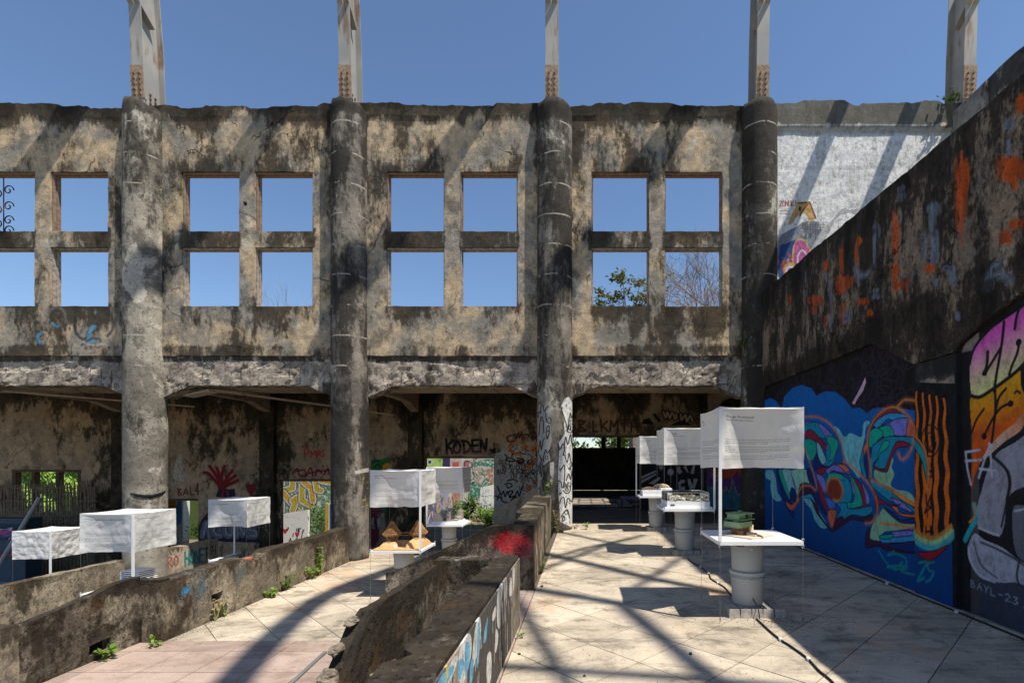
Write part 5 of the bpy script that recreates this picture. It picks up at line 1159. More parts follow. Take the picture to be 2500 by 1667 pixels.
def stand(x0,y0,zf,pole,label,panels,seed,H=1.85,drop=.53,zt=.70,w=.71,d=.69):
    root=empty('display_stand',(x0+w/2,y0+d/2,zf),label=label,cat='display stand',group=GSTAND)
    x1,y1=x0+w,y0+d; r=random.Random(seed)
    zc=zf+H; zb=zf+zt
    mb=MB(); mb.box(x0+.012,x1-.012,y0+.012,y1-.012,zb-.022,zb-.002); mb.build('board',M_board,root,world=True)
    mb=MB()
    for a,b in (((x0,y0),(x1,y0)),((x0,y1),(x1,y1))): mb.box(a[0],b[0],a[1]-.011 if a[1]==y0 else a[1]-.011,a[1]+.011,zb-.030,zb+.001)
    for xx in (x0,x1): mb.box(xx-.011,xx+.011,y0+.012,y1-.012,zb-.030,zb+.001)
    mb.build('edge_frame',M_whitepole,root,world=True)
    cs={'fl':(x0,y0),'fr':(x1,y0),'bl':(x0,y1),'br':(x1,y1)}
    px,py=cs[pole]; sx=.0
    mb=MB(); mb.box(px-.012,px+.012,py-.013,py+.011,zb+.002,zc-.015); mb.build('pole',M_whitepole,root,world=True)
    mb=MB()
    for a,b in (('fl','fr'),('fr','br'),('br','bl'),('bl','fl')):
        mb.tube([(cs[a][0],cs[a][1],zc-.014),(cs[b][0],cs[b][1],zc-.014)],.008,6)
    mb.build('top_frame',M_whitepole,root,world=True)
    mb=MB()
    for k,(cx_,cy_) in cs.items():
        if k!=pole: mb.tube([(cx_,cy_,zb),(cx_,cy_,zc-.02)],.0016,4)
        mb.tube([(cx_,cy_,zf+.002),(cx_,cy_,zb-.03)],.0016,4)
        mb.obox((cx_,cy_,zf+.035),(.009,.009,.03))
    w_=mb.build('hanging_wires',M_wire,root,world=True); w_['kind']='stuff'
    mb=MB()
    for k,(cx_,cy_) in cs.items():
        for s in (1,-1):
            if s==1 and k==pole: continue
            zz=zb+s*.028-.014; mb.tube([(cx_+.010*cos(t)*(1),cy_,zz+.012*sin(t)) for t in [i*pi/4 for i in range(7)]],.0028,5)
    hk=mb.build('hooks',M_whitepole,root,world=True); hk['kind']='stuff'
    # top sheet
    n=20; P0=Vector((seed*3.7,0,0))
    edge=lambda a: -.014*sin(pi*a)+.010*noise.noise(P0+Vector((a*6,1,0)))
    mb=MB()
    def top(a,b):
        sag=-.020*(sin(pi*a)*sin(pi*b))**.6 if 0<a<1 and 0<b<1 else 0
        ed=edge(a)*(1-abs(2*b-1))**0 if b in (0,1) else edge(a)*.5
        return (x0-.006+(w+.012)*a,y0-.006+(d+.012)*b,zc+sag+(edge(a) if b in(0,1) else 0)*1.0+(edge(b) if a in (0,1) else 0)+.006*noise.noise(P0+Vector((a*5,b*5,3)))*(1 if 0<a<1 and 0<b<1 else 0)+.004)
    mb.grid(top,n,n); mb.build('fabric_top',M_clothtop,root,smooth=True,world=True)
    C4=[((x0,y0),(x1,y0),(0,-1)),((x1,y0),(x1,y1),(1,0)),((x1,y1),(x0,y1),(0,1)),((x0,y1),(x0,y0),(-1,0))]
    for k,(a,b,nr) in enumerate(C4):
        mb=MB(); nu,nv=30,16; bow={1:-.20,2:-.20,3:-.20,4:-.145,5:-.20,6:-.16,7:-.12,8:-.02}[seed] if k==0 else r.uniform(-.085,-.03); sk=r.uniform(-.012,.012); dip=r.uniform(.004,.018)
        def f(u,v):
            e=edge(u); off=.008+bow*sin(pi*u)*v**.75*.85+.020*v*noise.noise(P0+Vector((u*3,v*2,k*5)))+(.018 if seed==8 else .009)*noise.noise(P0+Vector((u*9,v*6,k*7)))*min(1,v*5)
            off+=-.007*max(0,1-abs(u-.5)/.04)*v
            z=zc+.004+e-drop*v*(1+sk*(u-.5))+dip*sin(pi*u)*v*v*1.2
            return (a[0]+(b[0]-a[0])*(u*1.012-.006)+nr[0]*off,a[1]+(b[1]-a[1])*(u*1.012-.006)+nr[1]*off,z)
        mb.grid(f,nu,nv); mb.uv=[(i/nu,1-j/nv) for j in range(nv+1) for i in range(nu+1)]
        im=panels.get(k); mm=cloth_mat('printed_fabric',im,1.0 if seed==8 else .5) if im else (M_crump if seed==8 else M_clothtop)
        mb.build('fabric_side',mm,root,smooth=True,world=True)
    return root
# buckets
def bucket_proto(name,prof,rim,label):
    root=empty('bucket',(0,0,-50)); mb=MB(); mb.lathe(prof,n=40); mb.build('body',M_bucket,root,smooth=True)
    mb=MB(); 
    for rr in rim: mb.lathe(rr,n=40,cap=False)
    mb.obox((.02,-.161,rim[0][0][1]-.028),(.018,.012,.022)); mb.build('rim',M_rim,root,smooth=False)
    return root
low=bucket_proto('low',[(.0,0),(.132,0),(.136,.008),(.149,.29),(.150,.30),(0,.30)],[[(.149,.262),(.155,.262),(.156,.266),(.150,.270)],[(.148,.243),(.158,.243),(.158,.249),(.148,.249)],[(.1495,.275),(.161,.275),(.164,.288),(.160,.300),(.130,.303),(.02,.304)]],'')
upb=bucket_proto('up',[(.0,0),(.136,0),(.139,.006),(.150,.272),(0,.273)],[[(.149,.24),(.156,.24),(.157,.258),(.156,.272),(.149,.2725)],[(.148,.215),(.154,.215),(.154,.219),(.148,.219)]],'')
for b_ in (low,upb):
    for ch in b_.children:
        if ch.name.startswith('body'):
            for p in ch.data.polygons: p.use_smooth=True
used={}
def place(proto,loc,label,group,rz=0):
    if proto.name not in used: used[proto.name]=1; o=proto
    else: o=copy_tree(proto)
    o.location=loc; o.rotation_euler=(0,0,rz); tag(o,label,'bucket',group); return o
def plinth(xc,yc,zf,wl,wu,blocks=8,seed=1,bl=None):
    place(low,(xc,yc,zf+.078),wl,'grey plastic buckets under the display stands',random.Random(seed).uniform(-.4,.4))
    place(upb,(xc,yc,zf+.3845),wu,'grey plastic buckets under the display stands',random.Random(seed+1).uniform(-.4,.4))
pv=None
def pavers(x0,y0,zf,nx,ny,sx,sy,label,seed,extra=()):
    global pv; r=random.Random(seed)
    pts=[(x0+(i+.5)*sx,y0+(j+.5)*sy) for j in range(ny) for i in range(nx)]+list(extra)
    for i,(x,y) in enumerate(pts):
        if pv is None:
            mb=MB(); a,b=.0485,.098; e=.004
            mb.hexa([(-a,-b,0),(a,-b,0),(a,b,0),(-a,b,0),(-a+e,-b+e,.076),(a-e,-b+e,.076),(a-e,b-e,.076),(-a+e,b-e,.076)]); pv=mb.build('paving_block',M_paver); o=pv
        else: o=pv.copy(); COL.objects.link(o)
        o.location=(x,y,zf+.0005); o.rotation_euler=(0,0,r.uniform(-.015,.015)); rw=i//nx if i<nx*ny else 9; nm=['front','rear'][rw]+' row '+['leftmost','second','third','rightmost'][i%nx] if rw<2 else ['back','rear','far','hind','right hand'][(i-nx*ny)%5]+' loose row'
        tag(o,nm+' '+label,'paving block','paving blocks under '+label.split('under ')[-1])
S1=stand(1.15,4.26,0,'fl','white display stand nearest the viewer, holding a small green model house before the blue mural',{0:print_panel('p1a','Wiyoga Nurdiansyah','Wiyoga Nurdiansyah Architects',1),3:print_panel('p1b','Agita','Agita Studio',2),1:print_panel('p1c','Wiyoga Nurdiansyah','2024',3)},1)
S2=stand(1.11,7.04,0,'fr','white display stand with a clear case of white model trees, middle of the right row',{0:print_panel('p2a','Yori Antar','Han Awal & Partners Architects',4),3:print_panel('p2b','Project','Indonesia',5)},2)
S3=stand(1.04,9.55,0,'bl','white display stand furthest back on the right, holding a shallow white box of domes',{0:print_panel('p3a','Jei Jiung Kuan','Jei Studio',6),3:print_panel('p3b','','',7)},3)
S4=stand(-3.07,7.10,-.6,'fr','white display stand with two woven cone huts, beside the yellow splashed column',{0:print_panel('p4a','Laura Tika','Ergastic Architecture and Design Centre',8),1:print_panel('p4b','Rumah Bambu','Laura',9)},4)
S5=stand(-3.17,9.92,-.6,'fl','white display stand with cardboard coloured model houses, before the colourful opening',{0:print_panel('p5a','','',10),1:print_panel('p5b','','',11)},5)
S6=stand(-7.12,9.40,-1.2,'bl','white display stand hanging in front of the AGUNG graffiti, with a black pinned model',{0:print_panel('p6a','Patri Wagner Suwandana','Art Studio Design Bureau',12),1:print_panel('p6b','Whatever is a Good Shape','Bureau',13)},6)
S7=stand(-6.84,6.74,-1.14,'fr','white display stand with a cover printed on two lit sides, behind the mossy landing parapet',{0:print_panel('p7a','Sebastian Duque Tolosa & Maria Assumptiva','Collective of Studios',14),1:print_panel('p7b',"You don't know and don't care",'Bureau',15,right='2024')},7,H=1.81,zt=.72)
S8=stand(-10.80,9.38,-1.8,'fr','white display stand at the far left with a badly creased cover over a timber model',{0:print_panel('p8a','Andrianawati','',16)},8)
plinth(1.50,4.62,0,'lower lidded grey bucket under the green model house stand','upper grey bucket under the green model house stand',seed=3)
plinth(1.47,7.40,0,'lower lidded grey bucket under the clear case stand','upper grey bucket under the clear case stand',seed=5)
plinth(1.40,9.90,0,'lower lidded grey bucket under the furthest right stand','upper grey bucket under the furthest right stand',seed=7)
plinth(-2.72,7.45,-.6,'lower grey bucket under the woven hut stand, partly behind the parapet','upper grey bucket under the woven hut stand',seed=9)
plinth(-2.82,10.27,-.6,'lower lidded grey bucket under the cardboard house stand','upper grey bucket under the cardboard house stand',seed=11)
plinth(-6.76,9.75,-1.2,'lower grey bucket under the stand before the AGUNG graffiti','upper grey bucket under the stand before the AGUNG graffiti',seed=13)
pavers(1.27,4.40,0,4,2,.1,.2,'grey concrete paving block under the green model house stand',1,((1.725,4.50),(1.725,4.71)))
pavers(1.27,7.24,0,4,1,.1,.2,'grey concrete paving block under the clear case stand',2,((1.32,7.44),(1.42,7.44),(1.52,7.44),(1.62,7.44),(1.73,7.36)))
pavers(1.20,9.74,0,4,1,.1,.2,'grey concrete paving block under the furthest right stand',3,((1.25,9.94),(1.35,9.94),(1.45,9.94),(1.55,9.94),(1.66,9.86)))
pavers(-2.92,7.30,-.6,4,1,.1,.2,'grey concrete paving block under the woven hut stand',4)

# ---- models on the stands
Rz=lambda a:Matrix.Rotation(a,3,'Z')
M_ply=plain('pale_plywood',(.66,.52,.38),.7,scale=20,var=.1,bump=.05); M_grn=plain('green_card',(.20,.30,.16),.7,var=.06,bump=.05); M_grn2=plain('shaded_green_card',(.12,.19,.10),.7,var=.06)
g=empty('model_house',(1.58,4.64,.70),rz=R(0),label='small green flat roofed model house on a plywood base and block',cat='model house')
A=Rz(R(38)); c0=Vector((1.55,4.58,0))
def mpart(root,name,mat,items,base):
    mb=MB()
    for (x,y,z,sx,sy,sz) in items: mb.obox(Vector(base)+A@Vector((x,y,0))+Vector((0,0,z)),(sx,sy,sz),A)
    return mb.build(name,mat,root,world=True)
b0=(1.50,4.60,.70)
mpart(g,'base_plate',M_ply,[(0,.02,.006,.36,.36,.010)],b0); mpart(g,'slope_block',M_ply,[(.12,.12,.045,.13,.11,.066)],b0)
mpart(g,'timber_stilt',plain('brown_card',(.20,.11,.06),.8),[(-.02,.07,.045,.12,.12,.064),(-.08,.02,.03,.05,.05,.036)],b0)
mpart(g,'lower_storey',M_grn,[(-.03,.09,.080,.20,.17,.006),(-.125,.09,.105,.006,.17,.044),(-.03,.006,.105,.20,.006,.044),(-.03,.17,.108,.2,.006,.05),(.07,.13,.108,.006,.08,.05),(-.08,.06,.112,.05,.05,.055)],b0)
mpart(g,'recess_shade',M_grn2,[(-.005,.10,.115,.12,.10,.055),(.02,.11,.18,.08,.08,.045)],b0)  # solid darker green blocks; the shade between storeys is in their colour
mpart(g,'upper_storey',M_grn,[(.01,.10,.146,.21,.19,.006),(-.04,.10,.172,.10,.13,.044),(.09,.10,.172,.006,.15,.046),(.06,.03,.172,.006,.006,.046),(.10,.03,.172,.006,.006,.046)],b0)
mpart(g,'roof',M_grn,[(.02,.10,.199,.20,.18,.008),(.02,.10,.213,.03,.03,.02)],b0); mpart(g,'stair',M_ply,[(-.05,-.08,.018,.05,.09,.012),(-.02,-.05,.03,.05,.08,.012)],b0)
# clear case
def glass():
    t=NT('clear_acrylic'); f=t.n('ShaderNodeFresnel',{'IOR':1.45}).outputs[0]; tr=t.n('ShaderNodeBsdfTransparent',{'Color':(.95,.96,.96,1)}); gl=t.n('ShaderNodeBsdfGlossy',{'Roughness':.03})
    m=t.n('ShaderNodeMixShader',{0:t.math('ADD',t.math('MULTIPLY',f,.9),.03),1:tr.outputs[0],2:gl.outputs[0]}); o=t.n('ShaderNodeOutputMaterial'); t.t.links.new(m.outputs[0],o.inputs[0]); return t.m
M_gl=glass(); M_wm=plain('white_model_board',(.80,.80,.79),.6,var=.03,bump=.02); M_foam=plain('ivory_model_foliage',(.78,.74,.62),.9,var=.15,bump=.5,scale=40)
g=empty('display_case',(1.46,7.39,.70),label='white boxed model of pale miniature trees under a clear acrylic cover',cat='display case')
mb=MB(); mb.box(1.13,1.80,7.07,7.70,.702,.728); mb.build('plinth',M_wm,g,world=True); mb=MB(); mb.box(1.16,1.77,7.10,7.67,.7285,.80); mb.build('tray',M_wm,g,world=True)
mb=MB(); mb.box(1.21,1.27,7.094,7.099,.745,.765); mb.build('name_plate',plain('dark_plate',(.05,.05,.05),.5),g,world=True)
r=random.Random(5)
for i in range(26):
    x=1.22+r.random()*.5; y=7.16+r.random()*.45; mb=MB(); h=r.uniform(.04,.10)
    mb.tube([(x,y,.801),(x,y,.801+h*.5)],.002,4)
    for q in range(10):
        cx_=x+r.gauss(0,.022); cy_=y+r.gauss(0,.022); cz=.80+h*.6+r.gauss(0,.014); s=r.uniform(.006,.014)
        mb.obox((cx_,cy_,cz),(s*2,s*1.7,s*1.3),Matrix.Rotation(r.random()*3,3,Vector((r.random(),r.random(),1))))
    mb.build('model_tree',M_foam,g,world=True)
mb=MB()
for i in range(4): mb.obox((1.30+.11*i,7.40,.815),(.06,.04,.03),Rz(.2*i))
mb.build('model_hut',M_ply,g,world=True)
mb=MB(); t=.003
mb.box(1.17,1.76,7.11,7.11+t,.801,.925); mb.box(1.17,1.76,7.66-t,7.66,.801,.925); mb.box(1.17,1.17+t,7.1135,7.6565,.801,.925); mb.box(1.76-t,1.76,7.1135,7.6565,.801,.925); mb.box(1.17,1.76,7.11,7.66,.9255,.9285)
mb.build('acrylic_cover',M_gl,g,world=True)
mb=MB()
for x in (1.17,1.76):
    for y in (7.11,7.66): mb.box(x-.002,x+.002,y-.002,y+.002,.801,.925)
for y in (7.11,7.66): mb.box(1.172,1.758,y-.0015,y+.0015,.929,.932)
for x in (1.17,1.76): mb.box(x-.0015,x+.0015,7.112,7.658,.929,.932)
mb.build('cover_edge',plain('acrylic_edge',(.75,.78,.77),.3),g,world=True)
# domes box
g=empty('dome_model',(1.36,9.8,.70),label='shallow white box with two ribbed timber dome models on the furthest right stand',cat='model')
mb=MB(); mb.box(1.10,1.50,9.60,10.0,.702,.80); mb.build('tray',M_wm,g,world=True); mb=MB(); mb.box(1.15,1.72,9.9,10.2,.702,.83); mb.build('tray',M_wm,g,world=True)
for cx_,cy_,zz,rr,m in ((1.24,9.82,.802,.13,plain('dark_timber_model',(.22,.14,.09),.8)),(1.52,10.02,.832,.17,M_ply)):
    mb=MB()
    for k in range(8):
        a=pi*k/8; mb.tube([(cx_+rr*cos(t)*cos(a),cy_+rr*cos(t)*sin(a),zz+rr*.5*sin(t)) for t in [pi*i/10 for i in range(11)]],.004,4)
    for q in (.3,.65,.9): mb.tube([(cx_+rr*q*cos(t),cy_+rr*q*sin(t),zz+rr*.5*math.sqrt(1-q*q)) for t in [2*pi*i/20 for i in range(20)]],.004,4,closed=True)
    mb.build('ribbed_dome',m,g,world=True)
mb=MB()
for i in range(30): mb.obox((1.14+r.random()*.34,9.63+r.random()*.1,.805),(.02,.015,.012),Rz(r.random()*3))
mb.build('model_hut',M_foam,g,world=True)
# woven huts
M_cork=plain('tan_cork_board',(.60,.36,.16),.85,var=.12,bump=.2,scale=30); M_rat=plain('rattan_strip',(.42,.22,.08),.75,var=.25,scale=30)
g=empty('woven_hut_model',(-2.70,7.40,.10),label='model of two joined cone huts woven from rattan on tan cork blocks',cat='model')
mb=MB(); mb.box(-3.05,-2.40,7.12,7.74,.102,.118); mb.build('base_plate',M_cork,g,world=True)
def hill(name,x0,x1,y0,y1,h,cx_,n=14):
    mb=MB()
    def f(a,b):
        q=(a-.5)*2; p=(b-.5)*2; k=max(0,1-abs(q)**4)*max(0,1-abs(p)**4); return (x0+(x1-x0)*a,y0+(y1-y0)*b,.1185+h*k**.5*(.75+.25*noise.noise(Vector((a*3+cx_,b*3,1))))-(0.0))
    mb.grid(f,n,n); return mb.build(name,M_cork,g,smooth=True,world=True)
hill('cork_mound',-3.0,-2.76,7.18,7.46,.09,1); hill('cork_mound',-2.62,-2.40,7.2,7.72,.14,4); hill('cork_mound',-2.95,-2.62,7.45,7.72,.07,7)
for cx_,cy_ in ((-2.87,7.38),(-2.52,7.50)):
    mb=MB(); N=26; prof=[(.020,.345),(.035,.32),(.06,.27),(.085,.23),(.115,.19),(.135,.165),(.13,.15),(.10,.13),(.06,.12),(.05,.07)]
    z0=.145
    for k in range(N):
        for tw in (.55,-.55): mb.tube([(cx_+rr*cos(2*pi*k/N+tw*i/9),cy_+rr*sin(2*pi*k/N+tw*i/9),z0+zz) for i,(rr,zz) in enumerate(prof[:8])],.0022,3,cap=False)
    for rr,zz in [(.03,.33),(.048,.295),(.066,.262),(.082,.235),(.098,.212),(.114,.19),(.132,.168),(.136,.158),(.115,.138)]: mb.tube([(cx_+rr*cos(t),cy_+rr*sin(t),z0+zz) for t in [2*pi*i/22 for i in range(22)]],.0024,3,closed=True)
    for k in range(13): t=2*pi*k/13; mb.tube([(cx_+.10*cos(t),cy_+.10*sin(t),z0+.135),(cx_+.05*cos(t),cy_+.05*sin(t),z0+.03)],.003,4)
    mb.build('woven_cone',M_rat,g,world=True)
mb=MB()
for q in (.0,.02,.04): mb.tube([(-2.80,7.38+q,.30),(-2.70,7.42+q,.315),(-2.60,7.46+q,.30)],.003,4); mb.tube([(-2.80,7.38+q,.275),(-2.60,7.46+q,.275)],.003,4)
mb.build('woven_bridge',M_rat,g,world=True)
g2=empty('small_sign',(-2.73,7.16,.12),label='little pale card sign propped on a wood foot before the woven huts',cat='sign')
mb=MB(); mb.obox((-2.735,7.16,.158),(.035,.004,.055),Matrix.Rotation(R(-14),3,'X')); mb.build('card',plain('pale_mint_card',(.66,.78,.70),.6),g2,world=True); mb=MB(); mb.box(-2.76,-2.70,7.15,7.18,.1185,.132); mb.build('foot',M_ply,g2,world=True)
# cardboard houses
M_card=plain('grey_card',(.36,.31,.25),.85,var=.08,bump=.05); M_cardl=plain('beige_card',(.55,.46,.33),.85,var=.08,bump=.05)
g=empty('card_house_model',(-2.82,10.25,.10),label='cluster of grey and beige card model houses on stepped white slabs',cat='model')
mb=MB(); mb.box(-3.14,-2.50,9.95,10.58,.102,.130); mb.build('slab_step',M_wm,g,world=True); mb=MB(); mb.box(-3.09,-2.55,9.99,10.54,.1305,.158); mb.build('slab_step',M_wm,g,world=True)
def prismhouse(x,y,w_,d_,h,rf,mat,top=.5):
    mb=MB(); z=.1585; a=(1-top)*w_/2; 
    mb.hexa([(x,y,z),(x+w_,y,z),(x+w_,y+d_,z),(x,y+d_,z),(x,y,z+h),(x+w_,y,z+h),(x+w_,y+d_,z+h),(x,y+d_,z+h)])
    mb.hexa([(x-.004,y-.004,z+h+.001),(x+w_+.004,y-.004,z+h+.001),(x+w_+.004,y+d_+.004,z+h+.001),(x-.004,y+d_+.004,z+h+.001),(x+a,y+.02,z+h+rf),(x+w_-a,y+.02,z+h+rf),(x+w_-a,y+d_-.02,z+h+rf),(x+a,y+d_-.02,z+h+rf)])
    mb.build('house_volume',mat,g,world=True)
prismhouse(-3.06,10.0,.17,.16,.06,.10,M_cardl); prismhouse(-3.02,10.22,.16,.15,.12,.08,M_card); prismhouse(-2.86,10.26,.12,.13,.15,.09,M_card,.8); prismhouse(-2.80,10.02,.07,.09,.17,.02,M_card,.9); prismhouse(-2.66,10.28,.10,.14,.16,.07,M_card); prismhouse(-2.72,10.06,.12,.12,.03,.01,M_card)
mb=MB()
for i in range(2): mb.box(-2.788+.022*i,-2.776+.022*i,10.018,10.0195,.235,.26)
mb.build('window',M_void,g,world=True)
mb=MB()
for i in range(6): a=-2.90+.055*i; mb.tube([(a,10.16,.16),(a+.03,10.18,.235),(a+.055,10.16,.16)],.003,4)
mb.box(-2.91,-2.55,10.15,10.20,.236,.240); mb.build('trestle',M_wm,g,world=True)
# black pinned mat, slats, lattice
g=empty('pin_model',(-6.8,9.7,-.5),label='low black model board bristling with thin pins, before the AGUNG graffiti',cat='model')
mb=MB(); mb.box(-6.98,-6.44,9.46,10.02,-.499,-.485); mb.box(-6.92,-6.66,9.5,9.75,-.4845,-.465); mb.build('black_base',plain('black_card',(.02,.02,.022),.6),g,world=True)
mb=MB()
for i in range(70): x=-6.96+.5*r.random(); y=9.48+.52*r.random(); mb.tube([(x,y,-.484),(x,y,-.484+r.uniform(.05,.10))],.0016,3)
pn=mb.build('pins',M_wire,g,world=True); pn['kind']='stuff'
g=empty('slat_model',(-6.4,7.2,-.42),label='white louvred model, a stack of thin slats behind the landing parapet corner',cat='model')
for i in range(9):
    z=-.415+.027*i; mb=MB(); mb.hexa([(-6.62,7.12,z),(-6.36,7.08,z),(-6.34,7.36,z),(-6.62,7.38,z),(-6.62,7.12,z+.010),(-6.36,7.08,z+.010),(-6.34,7.36,z+.010),(-6.62,7.38,z+.010)]); mb.build('slat',M_wm,g,world=True)
mb=MB(); mb.box(-6.645,-6.625,7.1,7.4,-.415,-.19); mb.build('end_plate',M_wm,g,world=True)
g=empty('dark_mat',(-6.55,6.95,-.42),label='dark blue printed sheet lying on the white board behind the landing parapet',cat='printed sheet')
mb=MB(); mb.box(-6.70,-6.30,6.95,7.25,-.419,-.413); mb.build('sheet',plain('dark_blue_sheet',(.03,.05,.10),.4),g,world=True); mb=MB(); mb.box(-6.68,-6.45,6.84,6.94,-.419,-.405); mb.build('white_strip',M_wm,g,world=True)
M_or=plain('orange_timber',(.45,.20,.08),.8,var=.15,scale=20)
g=empty('lattice_model',(-10.3,9.6,-1.1),label='orange timber frame model on the furthest left stand, seen over the parapet',cat='model')
for i in range(5):
    mb=MB(); x=-10.68+.13*i; h=.08+.035*i; y=9.45+.03*i
    for a in (0,.12):
        for b in (0,.2): mb.box(x+a,x+a+.008,y+b,y+b+.008,-1.098,-1.098+h)
    for a in (0,.12): mb.box(x+a,x+a+.008,y+.0085,y+.1995,-1.098+h-.008,-1.098+h)
    for b in (0,.2): mb.box(x+.0085,x+.1195,y+b,y+b+.008,-1.098+h-.008,-1.098+h)
    mb.build('frame_box',M_or,g,world=True)
mb=MB(); mb.box(-10.4,-10.1,9.75,10.0,-1.098,-.90); mb.build('solid_block',M_or,g,world=True)
# ------------------------------------------------------------------ plants
def leaf_mat(name,c1,c2,c3=None):
    t=NT(name); P=t.pos(); rnd=t.n('ShaderNodeNewGeometry').outputs['Random Per Island']
    c=t.mix(rnd,c1+(1,),c2+(1,))
    if c3: c=t.mix(t.ramp(t.math('FRACT',t.math('MULTIPLY',rnd,7.3)),.80,.84),c,c3+(1,))
    d=t.n('ShaderNodeBsdfPrincipled',{'Base Color':c,'Roughness':.5}); d.inputs['Specular IOR Level'].default_value=.35; tr=t.n('ShaderNodeBsdfTranslucent',{'Color':t.mix(1.0,c,(1.0,1.0,.45,1),'MULTIPLY')})
    m=t.n('ShaderNodeMixShader',{0:.35,1:d.outputs[0],2:tr.outputs[0]}); o=t.n('ShaderNodeOutputMaterial'); t.t.links.new(m.outputs[0],o.inputs[0]); return t.m
L_fresh=leaf_mat('fresh_weed_leaf',(.13,.24,.03),(.22,.36,.05)); L_mid=leaf_mat('green_leaf',(.06,.12,.02),(.14,.22,.04)); L_dark=leaf_mat('dark_leaf',(.025,.05,.012),(.06,.10,.02))
L_alm=leaf_mat('almond_leaf',(.05,.10,.02),(.14,.19,.03),(.32,.11,.03)); L_hedge=leaf_mat('bright_hedge_leaf',(.26,.42,.07),(.42,.60,.14)); L_dry=leaf_mat('dry_leaf',(.30,.22,.11),(.42,.32,.17))
M_twig=plain('grey_bare_twig',(.22,.17,.13),.9,var=.3); M_stem=plain('green_stem',(.16,.18,.06),.8)
def leaf(mb,p,d,l,wd,curl=.25,rnd=random):
    d=Vector(d).normalized(); s=d.cross(Vector((rnd.gauss(0,.3),rnd.gauss(0,.3),1)))
    if s.length<.1: s=Vector((1,0,0))
    s.normalize(); u=s.cross(d); p=Vector(p)
    a=p+d*l*.35+u*l*curl*.35; b=p+d*l*.75+u*l*curl*.2; t=p+d*l-u*l*.1
    mb.add([p,a+s*wd*.5,a-s*wd*.5,b+s*wd*.38,b-s*wd*.38,t],[(0,1,2),(1,3,4,2),(3,5,4)])
def G(px,py,z=0.0):
    Y=FPX*(EYE-z)/(py-PY); return ((px-PX)*Y/FPX,Y,z)
def weed(loc,h,n,ls,label,lm=None,spread=.5,seed=0,lean=(0,0),stems=5,wr=.6,name='weed'):
    r=random.Random(seed); root=empty(name,loc,label=label,cat='weed' if name=='weed' else name,group='weeds growing in the cracks' if name=='weed' else None)
    st=MB(); lf=MB()
    for i in range(stems):
        a=r.random()*2*pi; e=Vector((cos(a)*spread*h*r.uniform(.3,1)+lean[0]*h,sin(a)*spread*h*r.uniform(.3,1)+lean[1]*h,h*r.uniform(.6,1)))
        pts=[Vector((0,0,0)),e*.4+Vector((0,0,h*.12)),e]; st.tube(pts,[.0035*h/.2,.0028*h/.2,.001],4)
        for k in range(int(n/stems)):
            t=r.uniform(.15,1); q=pts[1]*(2*t) if t<.5 else pts[1]+(pts[2]-pts[1])*(2*t-1)
            d=Vector((r.gauss(0,1),r.gauss(0,1),r.gauss(.35,.5))); l=ls*r.uniform(.6,1.25); leaf(lf,q,d,l,l*wr,rnd=r)
    st.build('stem',M_stem,root); o=lf.build('foliage',lm or L_fresh,root); o['kind']='stuff'; return root
def gw(px,py,z,*a,**k):
    x,y,zz=G(px,py,z); x=max(x,-4.60) if (z<-.5 and y>5.5 and x<-4) else x
    return weed((x,y,zz),*a,**k)
gw(674,1440,-.6,.26,110,.055,'dense round green weed at the foot of the mossy landing parapet',seed=1,spread=.8,stems=14,lm=L_mid)
gw(648,1458,-.6,.14,50,.065,'small low weed just left of the dense round one by the landing parapet',seed=2,spread=1)
gw(740,1412,-.6,.26,60,.07,'pale spreading weed by the landing parapet, below a climbing stem',seed=3,spread=1.0,stems=8)
gw(757,1405,-.6,.56,56,.07,'tall thin climbing weed against the landing parapet near the drain gap',seed=4,spread=.15,stems=3)
gw(500,1515,-.6,.34,26,.06,'sparse dry climber on the landing parapet below the drain hole',seed=5,spread=.6,lean=(-.3,.4),stems=3,lm=L_dry)
gw(540,1505,-.6,.26,10,.05,'few yellow green leaves against the landing parapet',seed=25,spread=.3,stems=2)
gw(372,1578,-.6,.08,24,.055,'flat little weed on the pink tiles at the parapet corner',seed=6,spread=1.4)
gw(858,1362,-.6,.30,26,.11,'leafy shoot at the foot of the yellow splashed column',seed=7,spread=.35,wr=.45)
gw(1322,1398,0,.20,50,.035,'weed tuft at the foot of the long parapet by the cream floor',seed=8,spread=.7,lm=L_mid,stems=8)
gw(1268,1558,0,.05,16,.025,'tiny green sprout at the foot of the painted trough',seed=9,spread=1)
gw(1432,1292,0,.14,22,.06,'thin weed right of the column with dripping paint',seed=10,spread=.9)
gw(1402,1290,0,.10,30,.04,'low dry weed at the foot of the column with dripping paint',seed=11,spread=1.2,lm=L_mid)
for k,(px,py,h) in enumerate(((1352,1292,.55),(1360,1300,.45),(1345,1285,.62))): gw(px,py,0,h,40,.05,['taller dry weed between the parapet and the painted column','short dry weed at the very foot of the painted column','tallest dry weed rising against the painted column'][k],lm=L_dry,seed=20+k,spread=.22,stems=6)
weed((-.78,9.62,.70),.30,24,.07,'weed sprouting on the parapet end against the painted column',seed=31,spread=.7,lm=L_mid)
weed((3.17,10.02,3.62),.34,60,.07,'green weed growing on the beam end beside the blackened column',seed=12,spread=.6,lm=L_mid,stems=9)
weed((7.28,9.9,8.45),.3,60,.07,'dark weed on the wall corner at the foot of the rightmost rib',seed=13,spread=1,lm=L_dark,stems=9)
weed((-4.92,5.10,-.45),.08,14,.05,'shoot at the top of the square drain hole by the pink tiles',seed=14,spread=.8,lean=(.5,0),wr=.75)
x,y,_=G(205,1610,-.6)
weed((-4.83,5.02,-.60),.13,46,.055,'bright leafy vine spilling from the square drain hole on the left',seed=15,spread=1.3,stems=8,lean=(.2,0),wr=.8)
